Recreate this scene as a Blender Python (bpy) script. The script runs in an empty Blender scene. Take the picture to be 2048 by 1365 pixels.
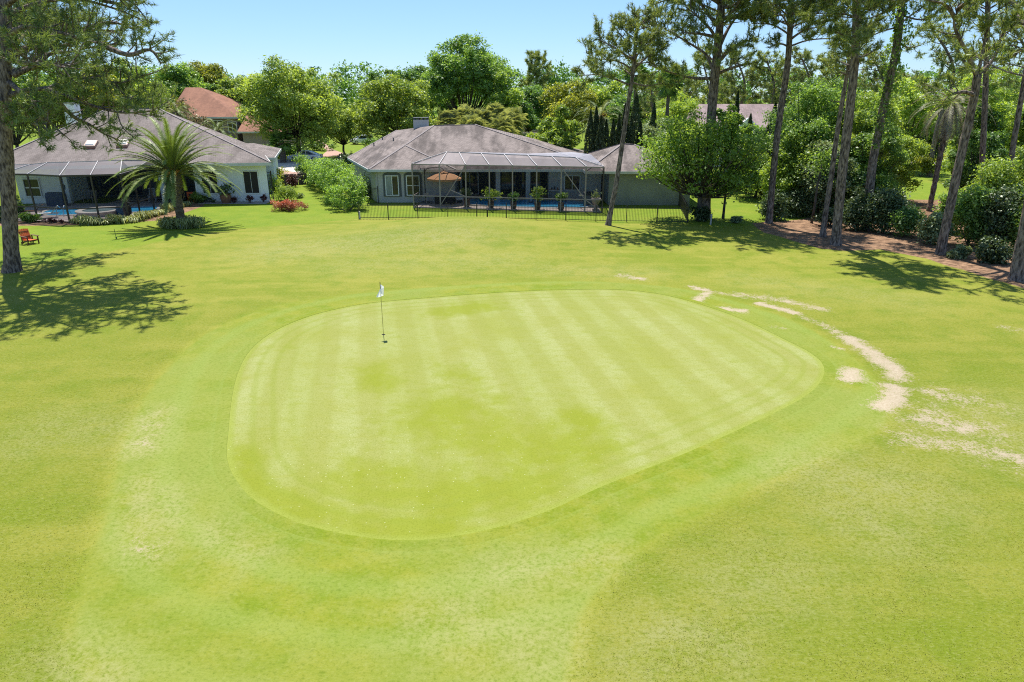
import bpy, math, random
import numpy as np
from mathutils import Vector

PI = math.pi
R_ = math.radians
scene = bpy.context.scene
COL = scene.collection

# ------------------------------------------------------------------ camera model and ground
F = 1365.0
CZ = 9.0
TH = math.atan(492.5 / F)
CT, ST = math.cos(TH), math.sin(TH)


def ray(px, py):
    u = (px - 1024.0) / F
    v = (py - 682.5) / F
    return Vector((u, CT - v * ST, -(ST + v * CT)))


def at(px, py, D):
    r = ray(px, py)
    t = D / r.y
    return Vector((r.x * t, D, CZ + r.z * t))


def sstep(a, b, x):
    t = np.clip((x - a) / (b - a), 0, 1)
    return t * t * (3 - 2 * t)


def gh(x, y):
    """height of the terrain"""
    x = np.asarray(x, dtype=float)
    y = np.asarray(y, dtype=float)
    z = -0.25 * sstep(45.5, 50.6, y)
    g = np.where(y < 49.5, np.exp(-((y - 49.5) / 6.0) ** 2), np.exp(-((y - 49.5) / 2.1) ** 2))
    z = z + 0.92 * np.exp(-((x + 3.4) / 8.0) ** 2) * g
    z = z + 0.05 * np.sin(x * 0.23 + 1.0) * np.sin(y * 0.19) * sstep(33, 38, y) * (1 - sstep(47, 50, y))
    return z


def gz(x, y):
    return float(gh(x, y))


def gp(px, py, lift=0.0):
    """the point where a sight line meets the terrain"""
    r = ray(px, py)
    z = 0.0
    p = None
    for _ in range(14):
        t = (z - CZ) / r.z
        p = Vector((r.x * t, r.y * t, z))
        z = gz(p.x, p.y)
    p.z = gz(p.x, p.y) + lift
    return p


def gd(px, D, lift=0.0):
    """terrain point at distance D under picture column px (column taken at ground level)"""
    z = gz(0, D)
    x = 0
    for _ in range(3):
        zc = D * CT + (CZ - z) * ST
        x = (px - 1024.0) / F * zc
        z = gz(x, D)
    return Vector((x, D, z + lift))


# ------------------------------------------------------------------ object helpers
def thing(name, label, cat, loc=(0, 0, 0), rz=0.0, group=None):
    o = bpy.data.objects.new(name, None)
    o.empty_display_size = 0.2
    COL.objects.link(o)
    o.location = loc
    o.rotation_euler = (0, 0, rz)
    tag(o, label, cat, group)
    return o


def tag(o, label=None, cat=None, group=None, kind=None):
    if label:
        o["label"] = label
    if cat:
        o["category"] = cat
    if group:
        o["group"] = group
    if kind:
        o["kind"] = kind
    return o


def wloc(o):
    v = Vector((0, 0, 0))
    while o is not None:
        v = v + Vector(o.location)
        o = o.parent
    return v


def link(name, me, mat, parent=None):
    if mat is not None:
        for m in (mat if isinstance(mat, (list, tuple)) else [mat]):
            me.materials.append(m)
    o = bpy.data.objects.new(name, me)
    COL.objects.link(o)
    if parent is not None:
        o.parent = parent
    return o


def dup(root, loc, rz=0.0, sc=1.0, label=None):
    r = root.copy()
    COL.objects.link(r)
    r.location = loc
    r.rotation_euler = (0, 0, rz)
    r.scale = (sc, sc, sc)
    if label:
        r["label"] = label
    for ch in list(root.children):
        c = ch.copy()
        COL.objects.link(c)
        c.parent = r
        for g in list(ch.children):
            d = g.copy()
            COL.objects.link(d)
            d.parent = c
    return r


def catmull(pts, n=4):
    P = [Vector(p) for p in pts]
    if len(P) < 3:
        return P
    out = []
    for i in range(len(P) - 1):
        p0 = P[max(i - 1, 0)]
        p1, p2 = P[i], P[i + 1]
        p3 = P[min(i + 2, len(P) - 1)]
        for k in range(n):
            t = k / n
            out.append(0.5 * ((2 * p1) + (p2 - p0) * t + (2 * p0 - 5 * p1 + 4 * p2 - p3) * t * t
                              + (-p0 + 3 * p1 - 3 * p2 + p3) * t ** 3))
    out.append(P[-1])
    return out


class MB:
    def __init__(s):
        s.v = []
        s.f = []

    def add(s, vs, fs):
        b = len(s.v)
        s.v += [tuple(p) for p in vs]
        s.f += [tuple(i + b for i in f) for f in fs]
        return s

    def poly(s, vs):
        return s.add(vs, [tuple(range(len(vs)))])

    def box(s, c, d, rz=0.0):
        cx, cy, cz = c
        hx, hy, hz = d[0] / 2, d[1] / 2, d[2] / 2
        ca, sa = math.cos(rz), math.sin(rz)
        vs = []
        for z in (-hz, hz):
            for x, y in ((-hx, -hy), (hx, -hy), (hx, hy), (-hx, hy)):
                vs.append((cx + x * ca - y * sa, cy + x * sa + y * ca, cz + z))
        return s.add(vs, [(0, 3, 2, 1), (4, 5, 6, 7), (0, 1, 5, 4), (1, 2, 6, 5), (2, 3, 7, 6), (3, 0, 4, 7)])

    def bar(s, p, q, w, h=None, up=(0, 0, 1)):
        p, q = Vector(p), Vector(q)
        h = h or w
        d = (q - p).normalized()
        u = Vector(up)
        if abs(d.dot(u)) > 0.98:
            u = Vector((0, 1, 0))
        sx = d.cross(u).normalized() * (w / 2)
        sy = sx.cross(d).normalized() * (h / 2)
        vs = []
        for e in (p, q):
            vs += [e - sx - sy, e + sx - sy, e + sx + sy, e - sx + sy]
        return s.add(vs, [(0, 3, 2, 1), (4, 5, 6, 7), (0, 1, 5, 4), (1, 2, 6, 5), (2, 3, 7, 6), (3, 0, 4, 7)])

    def tube(s, pts, rad, n=7, wob=0.0, rng=None):
        P = [Vector(p) for p in pts]
        m = len(P)
        if not isinstance(rad, (list, tuple, np.ndarray)):
            rad = [rad] * m
        elif len(rad) == 2 and m != 2:
            rad = [rad[0] + (rad[1] - rad[0]) * i / (m - 1) for i in range(m)]
        vs, fs = [], []
        prev = None
        for i in range(m):
            d = (P[min(i + 1, m - 1)] - P[max(i - 1, 0)])
            if d.length < 1e-6:
                d = Vector((0, 0, 1))
            d.normalize()
            a = prev if prev is not None else (Vector((1, 0, 0)) if abs(d.x) < 0.9 else Vector((0, 1, 0)))
            a = (a - d * a.dot(d)).normalized()
            prev = a
            b = d.cross(a)
            for k in range(n):
                t = 2 * PI * k / n
                r = rad[i]
                if wob and rng:
                    r *= 1 + rng.uniform(-wob, wob)
                vs.append(P[i] + (a * math.cos(t) + b * math.sin(t)) * r)
        for i in range(m - 1):
            for k in range(n):
                k2 = (k + 1) % n
                fs.append((i * n + k, i * n + k2, (i + 1) * n + k2, (i + 1) * n + k))
        fs.append(tuple(reversed(range(n))))
        fs.append(tuple((m - 1) * n + k for k in range(n)))
        return s.add(vs, fs)

    def lathe(s, prof, c=(0, 0, 0), n=20, cap=True, sx=1.0, sy=1.0):
        vs, fs = [], []
        for r, z in prof:
            for k in range(n):
                t = 2 * PI * k / n
                vs.append((c[0] + r * sx * math.cos(t), c[1] + r * sy * math.sin(t), c[2] + z))
        m = len(prof)
        for i in range(m - 1):
            for k in range(n):
                k2 = (k + 1) % n
                fs.append((i * n + k, i * n + k2, (i + 1) * n + k2, (i + 1) * n + k))
        if cap:
            fs.append(tuple(reversed(range(n))))
            fs.append(tuple((m - 1) * n + k for k in range(n)))
        return s.add(vs, fs)

    def prism(s, pts, z0, z1):
        n = len(pts)
        a = sum(pts[i][0] * pts[(i + 1) % n][1] - pts[(i + 1) % n][0] * pts[i][1] for i in range(n))
        if a < 0:
            pts = list(reversed(pts))
        vs = [(p[0], p[1], z0) for p in pts] + [(p[0], p[1], z1) for p in pts]
        fs = [tuple(reversed(range(n))), tuple(range(n, 2 * n))]
        for i in range(n):
            j = (i + 1) % n
            fs.append((i, j, n + j, n + i))
        return s.add(vs, fs)

    def sweep(s, sections, cap=True):
        """loft through equal-length rings of points"""
        n = len(sections[0])
        vs = [p for sec in sections for p in sec]
        fs = []
        for i in range(len(sections) - 1):
            for k in range(n):
                k2 = (k + 1) % n
                fs.append((i * n + k, i * n + k2, (i + 1) * n + k2, (i + 1) * n + k))
        if cap:
            fs.append(tuple(reversed(range(n))))
            fs.append(tuple((len(sections) - 1) * n + k for k in range(n)))
        return s.add(vs, fs)

    def build(s, name, mat, parent=None, world=False, smooth=False, bevel=0.0):
        me = bpy.data.meshes.new(name)
        vs = s.v
        if world and parent is not None:
            w = wloc(parent)
            vs = [(p[0] - w.x, p[1] - w.y, p[2] - w.z) for p in vs]
        me.from_pydata(vs, [], s.f)
        if smooth:
            me.polygons.foreach_set("use_smooth", [True] * len(me.polygons))
        me.validate()
        o = link(name, me, mat, parent)
        if bevel:
            m = o.modifiers.new("bevel", "BEVEL")
            m.width = bevel
            m.segments = 2
            m.limit_method = "ANGLE"
        return o


def mesh_np(name, polys, rnd, mat, parent=None, world=False):
    """polys: (n,k,3) array of k-gons, rnd: (n,) face attribute read by the material"""
    n, k, _ = polys.shape
    V = polys.reshape(-1, 3).astype(np.float32)
    if world and parent is not None:
        V = V - np.array(wloc(parent), dtype=np.float32)
    me = bpy.data.meshes.new(name)
    me.vertices.add(n * k)
    me.vertices.foreach_set("co", V.ravel())
    me.loops.add(n * k)
    me.loops.foreach_set("vertex_index", np.arange(n * k, dtype=np.int32))
    me.polygons.add(n)
    me.polygons.foreach_set("loop_start", np.arange(0, n * k, k, dtype=np.int32))
    me.polygons.foreach_set("loop_total", np.full(n, k, dtype=np.int32))
    at_ = me.attributes.new("rnd", "FLOAT", "FACE")
    at_.data.foreach_set("value", np.asarray(rnd, dtype=np.float32))
    me.update(calc_edges=True)
    return link(name, me, mat, parent)


# ------------------------------------------------------------------ materials
def nodes(name):
    m = bpy.data.materials.new(name)
    m.use_nodes = True
    nt = m.node_tree
    for n in list(nt.nodes):
        nt.nodes.remove(n)
    out = nt.nodes.new("ShaderNodeOutputMaterial")
    return m, nt, out


def N(nt, t, **kw):
    n = nt.nodes.new(t)
    for k, v in kw.items():
        if k.startswith("i_"):
            key = k[2:]
            n.inputs[int(key) if key.isdigit() else key.replace("_", " ")].default_value = v
        else:
            setattr(n, k, v)
    return n


def L(nt, a, b):
    nt.links.new(a, b)


def c4(c):
    return (c[0], c[1], c[2], 1.0)


def mixc(nt, fac, a, b, blend="MIX"):
    n = N(nt, "ShaderNodeMix", data_type="RGBA", blend_type=blend)
    for sock, v in ((n.inputs[0], fac), (n.inputs[6], a), (n.inputs[7], b)):
        if isinstance(v, bpy.types.NodeSocket):
            L(nt, v, sock)
        elif isinstance(v, (int, float)):
            sock.default_value = v
        else:
            sock.default_value = c4(v)
    return n.outputs[2]


def math_(nt, op, a, b=None, c=None, clamp=False):
    n = N(nt, "ShaderNodeMath", operation=op, use_clamp=clamp)
    for i, v in enumerate((a, b, c)):
        if v is None:
            continue
        if isinstance(v, bpy.types.NodeSocket):
            L(nt, v, n.inputs[i])
        else:
            n.inputs[i].default_value = v
    return n.outputs[0]


def noise(nt, vec, scale, detail=4.0, rough=0.6, dist=0.0):
    n = N(nt, "ShaderNodeTexNoise")
    n.inputs["Scale"].default_value = scale
    n.inputs["Detail"].default_value = detail
    n.inputs["Roughness"].default_value = rough
    n.inputs["Distortion"].default_value = dist
    if vec is not None:
        L(nt, vec, n.inputs["Vector"])
    return n.outputs["Fac"]


def ramp(nt, fac, a, b):
    n = N(nt, "ShaderNodeMapRange", clamp=True)
    n.inputs["From Min"].default_value = a
    n.inputs["From Max"].default_value = b
    L(nt, fac, n.inputs["Value"])
    return n.outputs["Result"]


def pos(nt, scale=(1, 1, 1), kind="OBJ"):
    if kind == "OBJ":
        v = N(nt, "ShaderNodeTexCoord").outputs["Object"]
    else:
        v = N(nt, "ShaderNodeNewGeometry").outputs["Position"]
    m = N(nt, "ShaderNodeMapping")
    m.inputs["Scale"].default_value = scale
    L(nt, v, m.inputs["Vector"])
    return m.outputs["Vector"]


def bump(nt, h, strength, dist=0.02):
    b = N(nt, "ShaderNodeBump")
    b.inputs["Strength"].default_value = strength
    b.inputs["Distance"].default_value = dist
    L(nt, h, b.inputs["Height"])
    return b.outputs["Normal"]


def attr(nt, name):
    return N(nt, "ShaderNodeAttribute", attribute_name=name).outputs["Fac"]


def mat(name, c, c2=None, scale=3.0, rough=0.8, spec=0.25, metal=0.0, bmp=0.0, bscale=None, stretch=(1, 1, 1), lo=0.35, hi=0.65, detail=4.0, bdist=0.02):
    m, nt, out = nodes(name)
    b = N(nt, "ShaderNodeBsdfPrincipled")
    b.inputs["Roughness"].default_value = rough
    b.inputs["Specular IOR Level"].default_value = spec
    b.inputs["Metallic"].default_value = metal
    L(nt, b.outputs[0], out.inputs[0])
    b.inputs["Base Color"].default_value = c4(c)
    if c2 is not None or bmp:
        v = pos(nt, stretch)
        f = noise(nt, v, scale, detail)
        if c2 is not None:
            L(nt, mixc(nt, ramp(nt, f, lo, hi), c, c2), b.inputs["Base Color"])
        if bmp:
            h = f if bscale is None else noise(nt, v, bscale, 5)
            L(nt, bump(nt, h, bmp, bdist), b.inputs["Normal"])
    return m


def leafmat(name, dark, light, trans=0.55, tcol=None, gloss=0.03):
    m, nt, out = nodes(name)
    r = attr(nt, "rnd")
    oi = N(nt, "ShaderNodeObjectInfo").outputs["Random"]
    col = mixc(nt, r, dark, light)
    k = N(nt, "ShaderNodeMapRange")
    k.inputs["To Min"].default_value = 0.84
    k.inputs["To Max"].default_value = 1.16
    L(nt, oi, k.inputs["Value"])
    hs = N(nt, "ShaderNodeHueSaturation")
    L(nt, col, hs.inputs["Color"])
    L(nt, k.outputs[0], hs.inputs["Value"])
    d = N(nt, "ShaderNodeBsdfDiffuse")
    t = N(nt, "ShaderNodeBsdfTranslucent")
    L(nt, hs.outputs[0], d.inputs[0])
    tc = mixc(nt, 1.0, hs.outputs[0], tcol or (1.5, 1.35, 0.55), "MULTIPLY")
    L(nt, tc, t.inputs[0])
    mx = N(nt, "ShaderNodeMixShader")
    mx.inputs[0].default_value = trans
    L(nt, d.outputs[0], mx.inputs[1])
    L(nt, t.outputs[0], mx.inputs[2])
    g = N(nt, "ShaderNodeBsdfGlossy")
    g.inputs["Roughness"].default_value = 0.45
    g.inputs[0].default_value = (0.9, 0.95, 0.85, 1)
    m2 = N(nt, "ShaderNodeMixShader")
    m2.inputs[0].default_value = gloss
    L(nt, mx.outputs[0], m2.inputs[1])
    L(nt, g.outputs[0], m2.inputs[2])
    L(nt, m2.outputs[0], out.inputs[0])
    return m


def screenmat(name, c, opacity):
    """insect screen: a weave too fine to see, so it lets part of the light straight through"""
    m, nt, out = nodes(name)
    t = N(nt, "ShaderNodeBsdfTransparent")
    d = N(nt, "ShaderNodeBsdfDiffuse")
    d.inputs[0].default_value = c4(c)
    g = N(nt, "ShaderNodeBsdfGlossy")
    g.inputs[0].default_value = c4([min(1, x * 1.6) for x in c])
    g.inputs["Roughness"].default_value = 0.5
    m1 = N(nt, "ShaderNodeMixShader")
    m1.inputs[0].default_value = 0.25
    L(nt, d.outputs[0], m1.inputs[1])
    L(nt, g.outputs[0], m1.inputs[2])
    v = pos(nt)
    f = noise(nt, v, 0.6, 3)
    k = N(nt, "ShaderNodeMapRange")
    k.inputs["To Min"].default_value = opacity - 0.06
    k.inputs["To Max"].default_value = opacity + 0.06
    L(nt, f, k.inputs["Value"])
    mx = N(nt, "ShaderNodeMixShader")
    L(nt, k.outputs[0], mx.inputs[0])
    L(nt, t.outputs[0], mx.inputs[1])
    L(nt, m1.outputs[0], mx.inputs[2])
    L(nt, mx.outputs[0], out.inputs[0])
    return m


def glassmat(name, c=(0.02, 0.025, 0.03), rough=0.06):
    m, nt, out = nodes(name)
    b = N(nt, "ShaderNodeBsdfPrincipled")
    b.inputs["Base Color"].default_value = c4(c)
    b.inputs["Roughness"].default_value = rough
    b.inputs["Specular IOR Level"].default_value = 0.6
    v = pos(nt)
    L(nt, bump(nt, noise(nt, v, 1.3, 2), 0.05, 0.05), b.inputs["Normal"])
    L(nt, b.outputs[0], out.inputs[0])
    return m


M = {}
# bark, foliage
M["pine_bark"] = mat("pine_bark", (0.060, 0.047, 0.041), (0.285, 0.228, 0.192), scale=6.5, bmp=1.0, stretch=(1.6, 1.6, 0.45), rough=0.95, spec=0.1, lo=0.38, hi=0.62, bdist=0.06)
M["oak_bark"] = mat("oak_bark", (0.045, 0.04, 0.034), (0.12, 0.105, 0.088), scale=4.0, bmp=0.8, stretch=(1.5, 1.5, 0.5), rough=0.95, spec=0.1, bdist=0.05)
M["palm_bark"] = mat("palm_bark", (0.07, 0.055, 0.04), (0.19, 0.155, 0.12), scale=6.0, bmp=1.0, stretch=(1, 1, 2.5), rough=0.95, spec=0.1, bdist=0.05)
M["pine_needle"] = leafmat("pine_needle", (0.075, 0.125, 0.040), (0.350, 0.430, 0.130), trans=0.38, gloss=0.04)
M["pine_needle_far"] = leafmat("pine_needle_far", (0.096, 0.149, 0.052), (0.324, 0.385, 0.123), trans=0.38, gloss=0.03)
M["leaf_green"] = leafmat("leaf_green", (0.082, 0.165, 0.042), (0.272, 0.430, 0.098), trans=0.54)
M["leaf_deep"] = leafmat("leaf_deep", (0.052, 0.123, 0.035), (0.175, 0.315, 0.079), trans=0.48)
M["leaf_oak"] = leafmat("leaf_oak", (0.145, 0.245, 0.050), (0.385, 0.500, 0.110), trans=0.56)
M["leaf_yellow"] = leafmat("leaf_yellow", (0.135, 0.180, 0.030), (0.410, 0.440, 0.075), trans=0.54)
M["leaf_bright"] = leafmat("leaf_bright", (0.125, 0.222, 0.045), (0.360, 0.490, 0.095), trans=0.55)
M["leaf_dark"] = leafmat("leaf_dark", (0.030, 0.060, 0.021), (0.112, 0.165, 0.057), trans=0.25, gloss=0.05)
M["leaf_cypress"] = leafmat("leaf_cypress", (0.030, 0.054, 0.024), (0.090, 0.128, 0.045), trans=0.2)
M["leaf_red"] = leafmat("leaf_red", (0.10, 0.060, 0.030), (0.62, 0.185, 0.105), trans=0.30, tcol=(1.2, 0.8, 0.6))
M["leaf_fan"] = leafmat("leaf_fan", (0.15, 0.20, 0.07), (0.52, 0.56, 0.28), trans=0.45)
M["leaf_gum"] = leafmat("leaf_gum", (0.095, 0.190, 0.036), (0.330, 0.500, 0.090), trans=0.55)
M["pine_needle_near"] = leafmat("pine_needle_near", (0.045, 0.085, 0.034), (0.235, 0.315, 0.105), trans=0.35)
M["leaf_wine"] = leafmat("leaf_wine", (0.060, 0.019, 0.022), (0.168, 0.066, 0.060), trans=0.25, tcol=(1.2, 0.8, 0.7))
M["leaf_brown"] = leafmat("leaf_brown", (0.143, 0.098, 0.058), (0.351, 0.286, 0.169), trans=0.3, tcol=(1.1, 1.0, 0.8))
M["leaf_grey"] = leafmat("leaf_grey", (0.081, 0.135, 0.061), (0.324, 0.392, 0.203), trans=0.35)
M["leaf_variegated"] = leafmat("leaf_variegated", (0.10, 0.16, 0.045), (0.46, 0.48, 0.22), trans=0.35)
M["palm_frond"] = leafmat("palm_frond", (0.060, 0.105, 0.022), (0.225, 0.280, 0.070), trans=0.22, gloss=0.03, tcol=(1.2, 1.25, 0.6))
M["palm_dry"] = leafmat("palm_dry", (0.126, 0.116, 0.079), (0.420, 0.389, 0.284), trans=0.3, tcol=(1.1, 1.0, 0.8))
M["date_fruit"] = mat("date_fruit", (0.55, 0.25, 0.05), (0.35, 0.15, 0.03), scale=8)
# built things
M["roof_grey"] = None
M["wall_white"] = mat("wall_white", (0.84, 0.85, 0.84), (0.78, 0.80, 0.80), scale=0.8, rough=0.9, bmp=0.15, bscale=40)
M["wall_grey"] = mat("wall_grey", (0.52, 0.505, 0.485), (0.46, 0.445, 0.425), scale=0.7, rough=0.9, bmp=0.2, bscale=40)
M["wall_tan"] = mat("wall_tan", (0.50, 0.37, 0.27), (0.42, 0.30, 0.21), scale=0.8, rough=0.9)
M["wall_pink"] = mat("wall_pink", (0.42, 0.33, 0.30), (0.36, 0.28, 0.25), scale=0.8, rough=0.9)
M["trim_grey"] = mat("trim_grey", (0.13, 0.14, 0.14), (0.10, 0.11, 0.11), scale=2, rough=0.8)
M["trim_white"] = mat("trim_white", (0.80, 0.80, 0.77), (0.72, 0.72, 0.69), scale=1.2, rough=0.6)
M["fascia"] = mat("fascia", (0.62, 0.62, 0.58), (0.52, 0.52, 0.49), scale=1.0, rough=0.6)
M["soffit"] = mat("soffit", (0.55, 0.56, 0.54), (0.48, 0.49, 0.48), scale=1.0, rough=0.8)
M["shutter"] = mat("shutter", (0.022, 0.020, 0.018), (0.035, 0.03, 0.027), scale=6, rough=0.6, stretch=(1, 1, 6))
M["frame_bronze"] = mat("frame_bronze", (0.035, 0.026, 0.022), (0.05, 0.04, 0.034), scale=3, rough=0.45, spec=0.4)
M["frame_pale"] = mat("frame_pale", (0.30, 0.25, 0.23), (0.24, 0.20, 0.18), scale=2, rough=0.5, spec=0.4)
M["frame_white"] = mat("frame_white", (0.43, 0.405, 0.385), (0.36, 0.34, 0.325), scale=2, rough=0.5, spec=0.4)
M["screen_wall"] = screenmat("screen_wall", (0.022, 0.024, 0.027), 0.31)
M["screen_roof"] = screenmat("screen_roof", (0.19, 0.175, 0.18), 0.52)  # same screen made paler, its sunlit look put into the colour
M["screen_top"] = screenmat("screen_top", (0.26, 0.265, 0.30), 0.62)  # paler and bluer again: sky light on the screen put into its colour
M["glass"] = glassmat("glass")
M["glass_pale"] = glassmat("glass_pale", (0.30, 0.36, 0.40), 0.12)
M["curtain"] = mat("curtain", (0.38, 0.40, 0.36), (0.22, 0.25, 0.22), scale=3, stretch=(6, 6, 0.4), rough=0.9)
M["black_metal"] = mat("black_metal", (0.014, 0.014, 0.015), (0.025, 0.024, 0.024), scale=4, rough=0.45, spec=0.45)
M["steel"] = mat("steel", (0.70, 0.72, 0.74), (0.62, 0.64, 0.66), scale=5, rough=0.25, metal=0.9)
M["deck"] = mat("deck", (0.55, 0.45, 0.39), (0.44, 0.35, 0.30), scale=2.5, rough=0.85, bmp=0.2, bscale=30)
M["deck_pale"] = mat("deck_pale", (0.50, 0.42, 0.38), (0.42, 0.34, 0.31), scale=2.0, rough=0.85)
M["coping"] = mat("coping", (0.62, 0.56, 0.49), (0.50, 0.44, 0.38), scale=4, rough=0.75)
M["asphalt"] = mat("asphalt", (0.30, 0.27, 0.27), (0.24, 0.22, 0.22), scale=0.8, rough=0.9, bmp=0.2, bscale=30)
M["concrete"] = mat("concrete", (0.55, 0.50, 0.44), (0.46, 0.41, 0.36), scale=1.2, rough=0.9)
M["brick_drive"] = mat("brick_drive", (0.42, 0.27, 0.21), (0.33, 0.20, 0.15), scale=3, rough=0.9)
M["stone_wall"] = mat("stone_wall", (0.20, 0.17, 0.15), (0.09, 0.075, 0.065), scale=2.2, rough=0.95, bmp=0.8, stretch=(1, 1, 2.2), lo=0.42, hi=0.58, bdist=0.1)
M["orange_paint"] = mat("orange_paint", (0.62, 0.13, 0.035), (0.50, 0.095, 0.025), scale=4, rough=0.5, stretch=(1, 1, 0.3))
M["brown_wood"] = mat("brown_wood", (0.13, 0.055, 0.03), (0.085, 0.035, 0.02), scale=4, rough=0.6)
M["umbrella_cloth"] = mat("umbrella_cloth", (0.60, 0.31, 0.15), (0.52, 0.26, 0.12), scale=1.5, rough=0.85)
M["wicker"] = mat("wicker", (0.022, 0.019, 0.018), (0.045, 0.038, 0.034), scale=18, rough=0.7, bmp=0.4)
M["cushion_white"] = mat("cushion_white", (0.66, 0.66, 0.64), (0.58, 0.58, 0.57), scale=3, rough=0.9)
M["pot_brown"] = mat("pot_brown", (0.085, 0.055, 0.042), (0.14, 0.10, 0.08), scale=5, rough=0.6)
M["pot_terracotta"] = mat("pot_terracotta", (0.27, 0.14, 0.09), (0.20, 0.10, 0.065), scale=5, rough=0.75)
M["pot_dark"] = mat("pot_dark", (0.035, 0.028, 0.028), (0.06, 0.05, 0.046), scale=5, rough=0.4, spec=0.4)
M["stone_pale"] = mat("stone_pale", (0.55, 0.44, 0.39), (0.38, 0.33, 0.29), scale=5, rough=0.85, bmp=0.3)
M["car_white"] = mat("car_white", (0.80, 0.81, 0.82), None, rough=0.22, spec=0.6)
M["car_black"] = mat("car_black", (0.018, 0.018, 0.02), None, rough=0.3, spec=0.6)
M["tyre"] = mat("tyre", (0.018, 0.018, 0.018), (0.028, 0.027, 0.026), scale=8, rough=0.85)
M["rim"] = mat("rim", (0.55, 0.56, 0.58), None, rough=0.3, metal=0.8)
M["lamp_red"] = mat("lamp_red", (0.35, 0.015, 0.015), None, rough=0.2, spec=0.6)
M["lamp_clear"] = mat("lamp_clear", (0.55, 0.57, 0.58), None, rough=0.1, spec=0.8)
M["blue_plastic"] = mat("blue_plastic", (0.03, 0.10, 0.20), (0.04, 0.13, 0.24), scale=3, rough=0.4)
M["flag_cloth"] = leafmat("flag_cloth", (0.84, 0.85, 0.85), (0.84, 0.85, 0.85), trans=0.5, tcol=(1, 1, 1))
M["pole_yellow"] = mat("pole_yellow", (0.55, 0.47, 0.14), (0.48, 0.40, 0.12), scale=5, rough=0.5)
M["hole_dark"] = mat("hole_dark", (0.010, 0.009, 0.008), (0.02, 0.018, 0.015), scale=5, rough=0.9)
M["skylight_dome"] = mat("skylight_dome", (0.80, 0.74, 0.66), (0.72, 0.66, 0.58), scale=1.5, rough=0.35, spec=0.5)
M["skylight_curb"] = mat("skylight_curb", (0.50, 0.35, 0.27), (0.38, 0.25, 0.19), scale=4, rough=0.6)
M["skylight_flash"] = mat("skylight_flash", (0.17, 0.075, 0.055), (0.12, 0.05, 0.04), scale=4, rough=0.6)
M["green_paint"] = mat("green_paint", (0.03, 0.11, 0.05), (0.04, 0.14, 0.06), scale=3, rough=0.5)
M["paver_edge"] = mat("paver_edge", (0.40, 0.36, 0.32), (0.30, 0.27, 0.24), scale=3, rough=0.9)


def roofmat(name, a, b, stain, row=0.14, streak=True):
    m, nt, out = nodes(name)
    bs = N(nt, "ShaderNodeBsdfPrincipled")
    bs.inputs["Roughness"].default_value = 0.88
    bs.inputs["Specular IOR Level"].default_value = 0.2
    p = pos(nt, (1, 1, 1), "POS")
    big = noise(nt, pos(nt, (0.75, 0.20, 0.20), "POS"), 1.0, 6, 0.68)
    mid = noise(nt, p, 2.6, 4)
    br = N(nt, "ShaderNodeTexBrick")
    br.inputs["Scale"].default_value = 1.0
    br.inputs["Brick Width"].default_value = 0.32
    br.inputs["Row Height"].default_value = row
    br.inputs["Mortar Size"].default_value = 0.012
    br.inputs["Color1"].default_value = (0.86, 0.86, 0.86, 1)
    br.inputs["Color2"].default_value = (1.12, 1.12, 1.12, 1)
    br.inputs["Mortar"].default_value = (0.45, 0.45, 0.45, 1)
    # rows follow the height up the slope
    sp = N(nt, "ShaderNodeSeparateXYZ")
    L(nt, p, sp.inputs[0])
    cb = N(nt, "ShaderNodeCombineXYZ")
    L(nt, math_(nt, "ADD", sp.outputs[0], math_(nt, "MULTIPLY", sp.outputs[1], 0.35)), cb.inputs[0])
    L(nt, math_(nt, "MULTIPLY", sp.outputs[2], 1.0 / 0.4), cb.inputs[1])
    L(nt, cb.outputs[0], br.inputs["Vector"])
    c = mixc(nt, ramp(nt, mid, 0.3, 0.7), a, b)
    c = mixc(nt, ramp(nt, big, 0.44, 0.60), c, stain)
    c = mixc(nt, 0.95, c, br.outputs["Color"], "MULTIPLY")
    L(nt, c, bs.inputs["Base Color"])
    L(nt, bump(nt, br.outputs["Fac"], -0.35, 0.02), bs.inputs["Normal"])
    L(nt, bs.outputs[0], out.inputs[0])
    return m


M["roof_grey"] = roofmat("roof_grey", (0.205, 0.168, 0.150), (0.260, 0.214, 0.192), (0.110, 0.090, 0.080))
M["roof_grey_left"] = roofmat("roof_grey_left", (0.200, 0.165, 0.148), (0.238, 0.200, 0.180), (0.145, 0.120, 0.106))
M["roof_orange"] = roofmat("roof_orange", (0.275, 0.130, 0.080), (0.315, 0.150, 0.095), (0.23, 0.108, 0.068))
M["roof_tile"] = roofmat("roof_tile", (0.27, 0.20, 0.19), (0.32, 0.24, 0.23), (0.22, 0.165, 0.155), row=0.3)


def brickmat(name, a, b, mortar):
    m, nt, out = nodes(name)
    bs = N(nt, "ShaderNodeBsdfPrincipled")
    bs.inputs["Roughness"].default_value = 0.9
    p = pos(nt, (1, 1, 1), "POS")
    sp = N(nt, "ShaderNodeSeparateXYZ")
    L(nt, p, sp.inputs[0])
    cb = N(nt, "ShaderNodeCombineXYZ")
    L(nt, math_(nt, "ADD", sp.outputs[0], sp.outputs[1]), cb.inputs[0])
    L(nt, sp.outputs[2], cb.inputs[1])
    br = N(nt, "ShaderNodeTexBrick")
    br.inputs["Scale"].default_value = 1.0
    br.inputs["Brick Width"].default_value = 0.3
    br.inputs["Row Height"].default_value = 0.1
    br.inputs["Mortar Size"].default_value = 0.012
    br.inputs["Color1"].default_value = c4(a)
    br.inputs["Color2"].default_value = c4(b)
    br.inputs["Mortar"].default_value = c4(mortar)
    L(nt, cb.outputs[0], br.inputs["Vector"])
    L(nt, br.outputs["Color"], bs.inputs["Base Color"])
    L(nt, bs.outputs[0], out.inputs[0])
    return m


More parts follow.
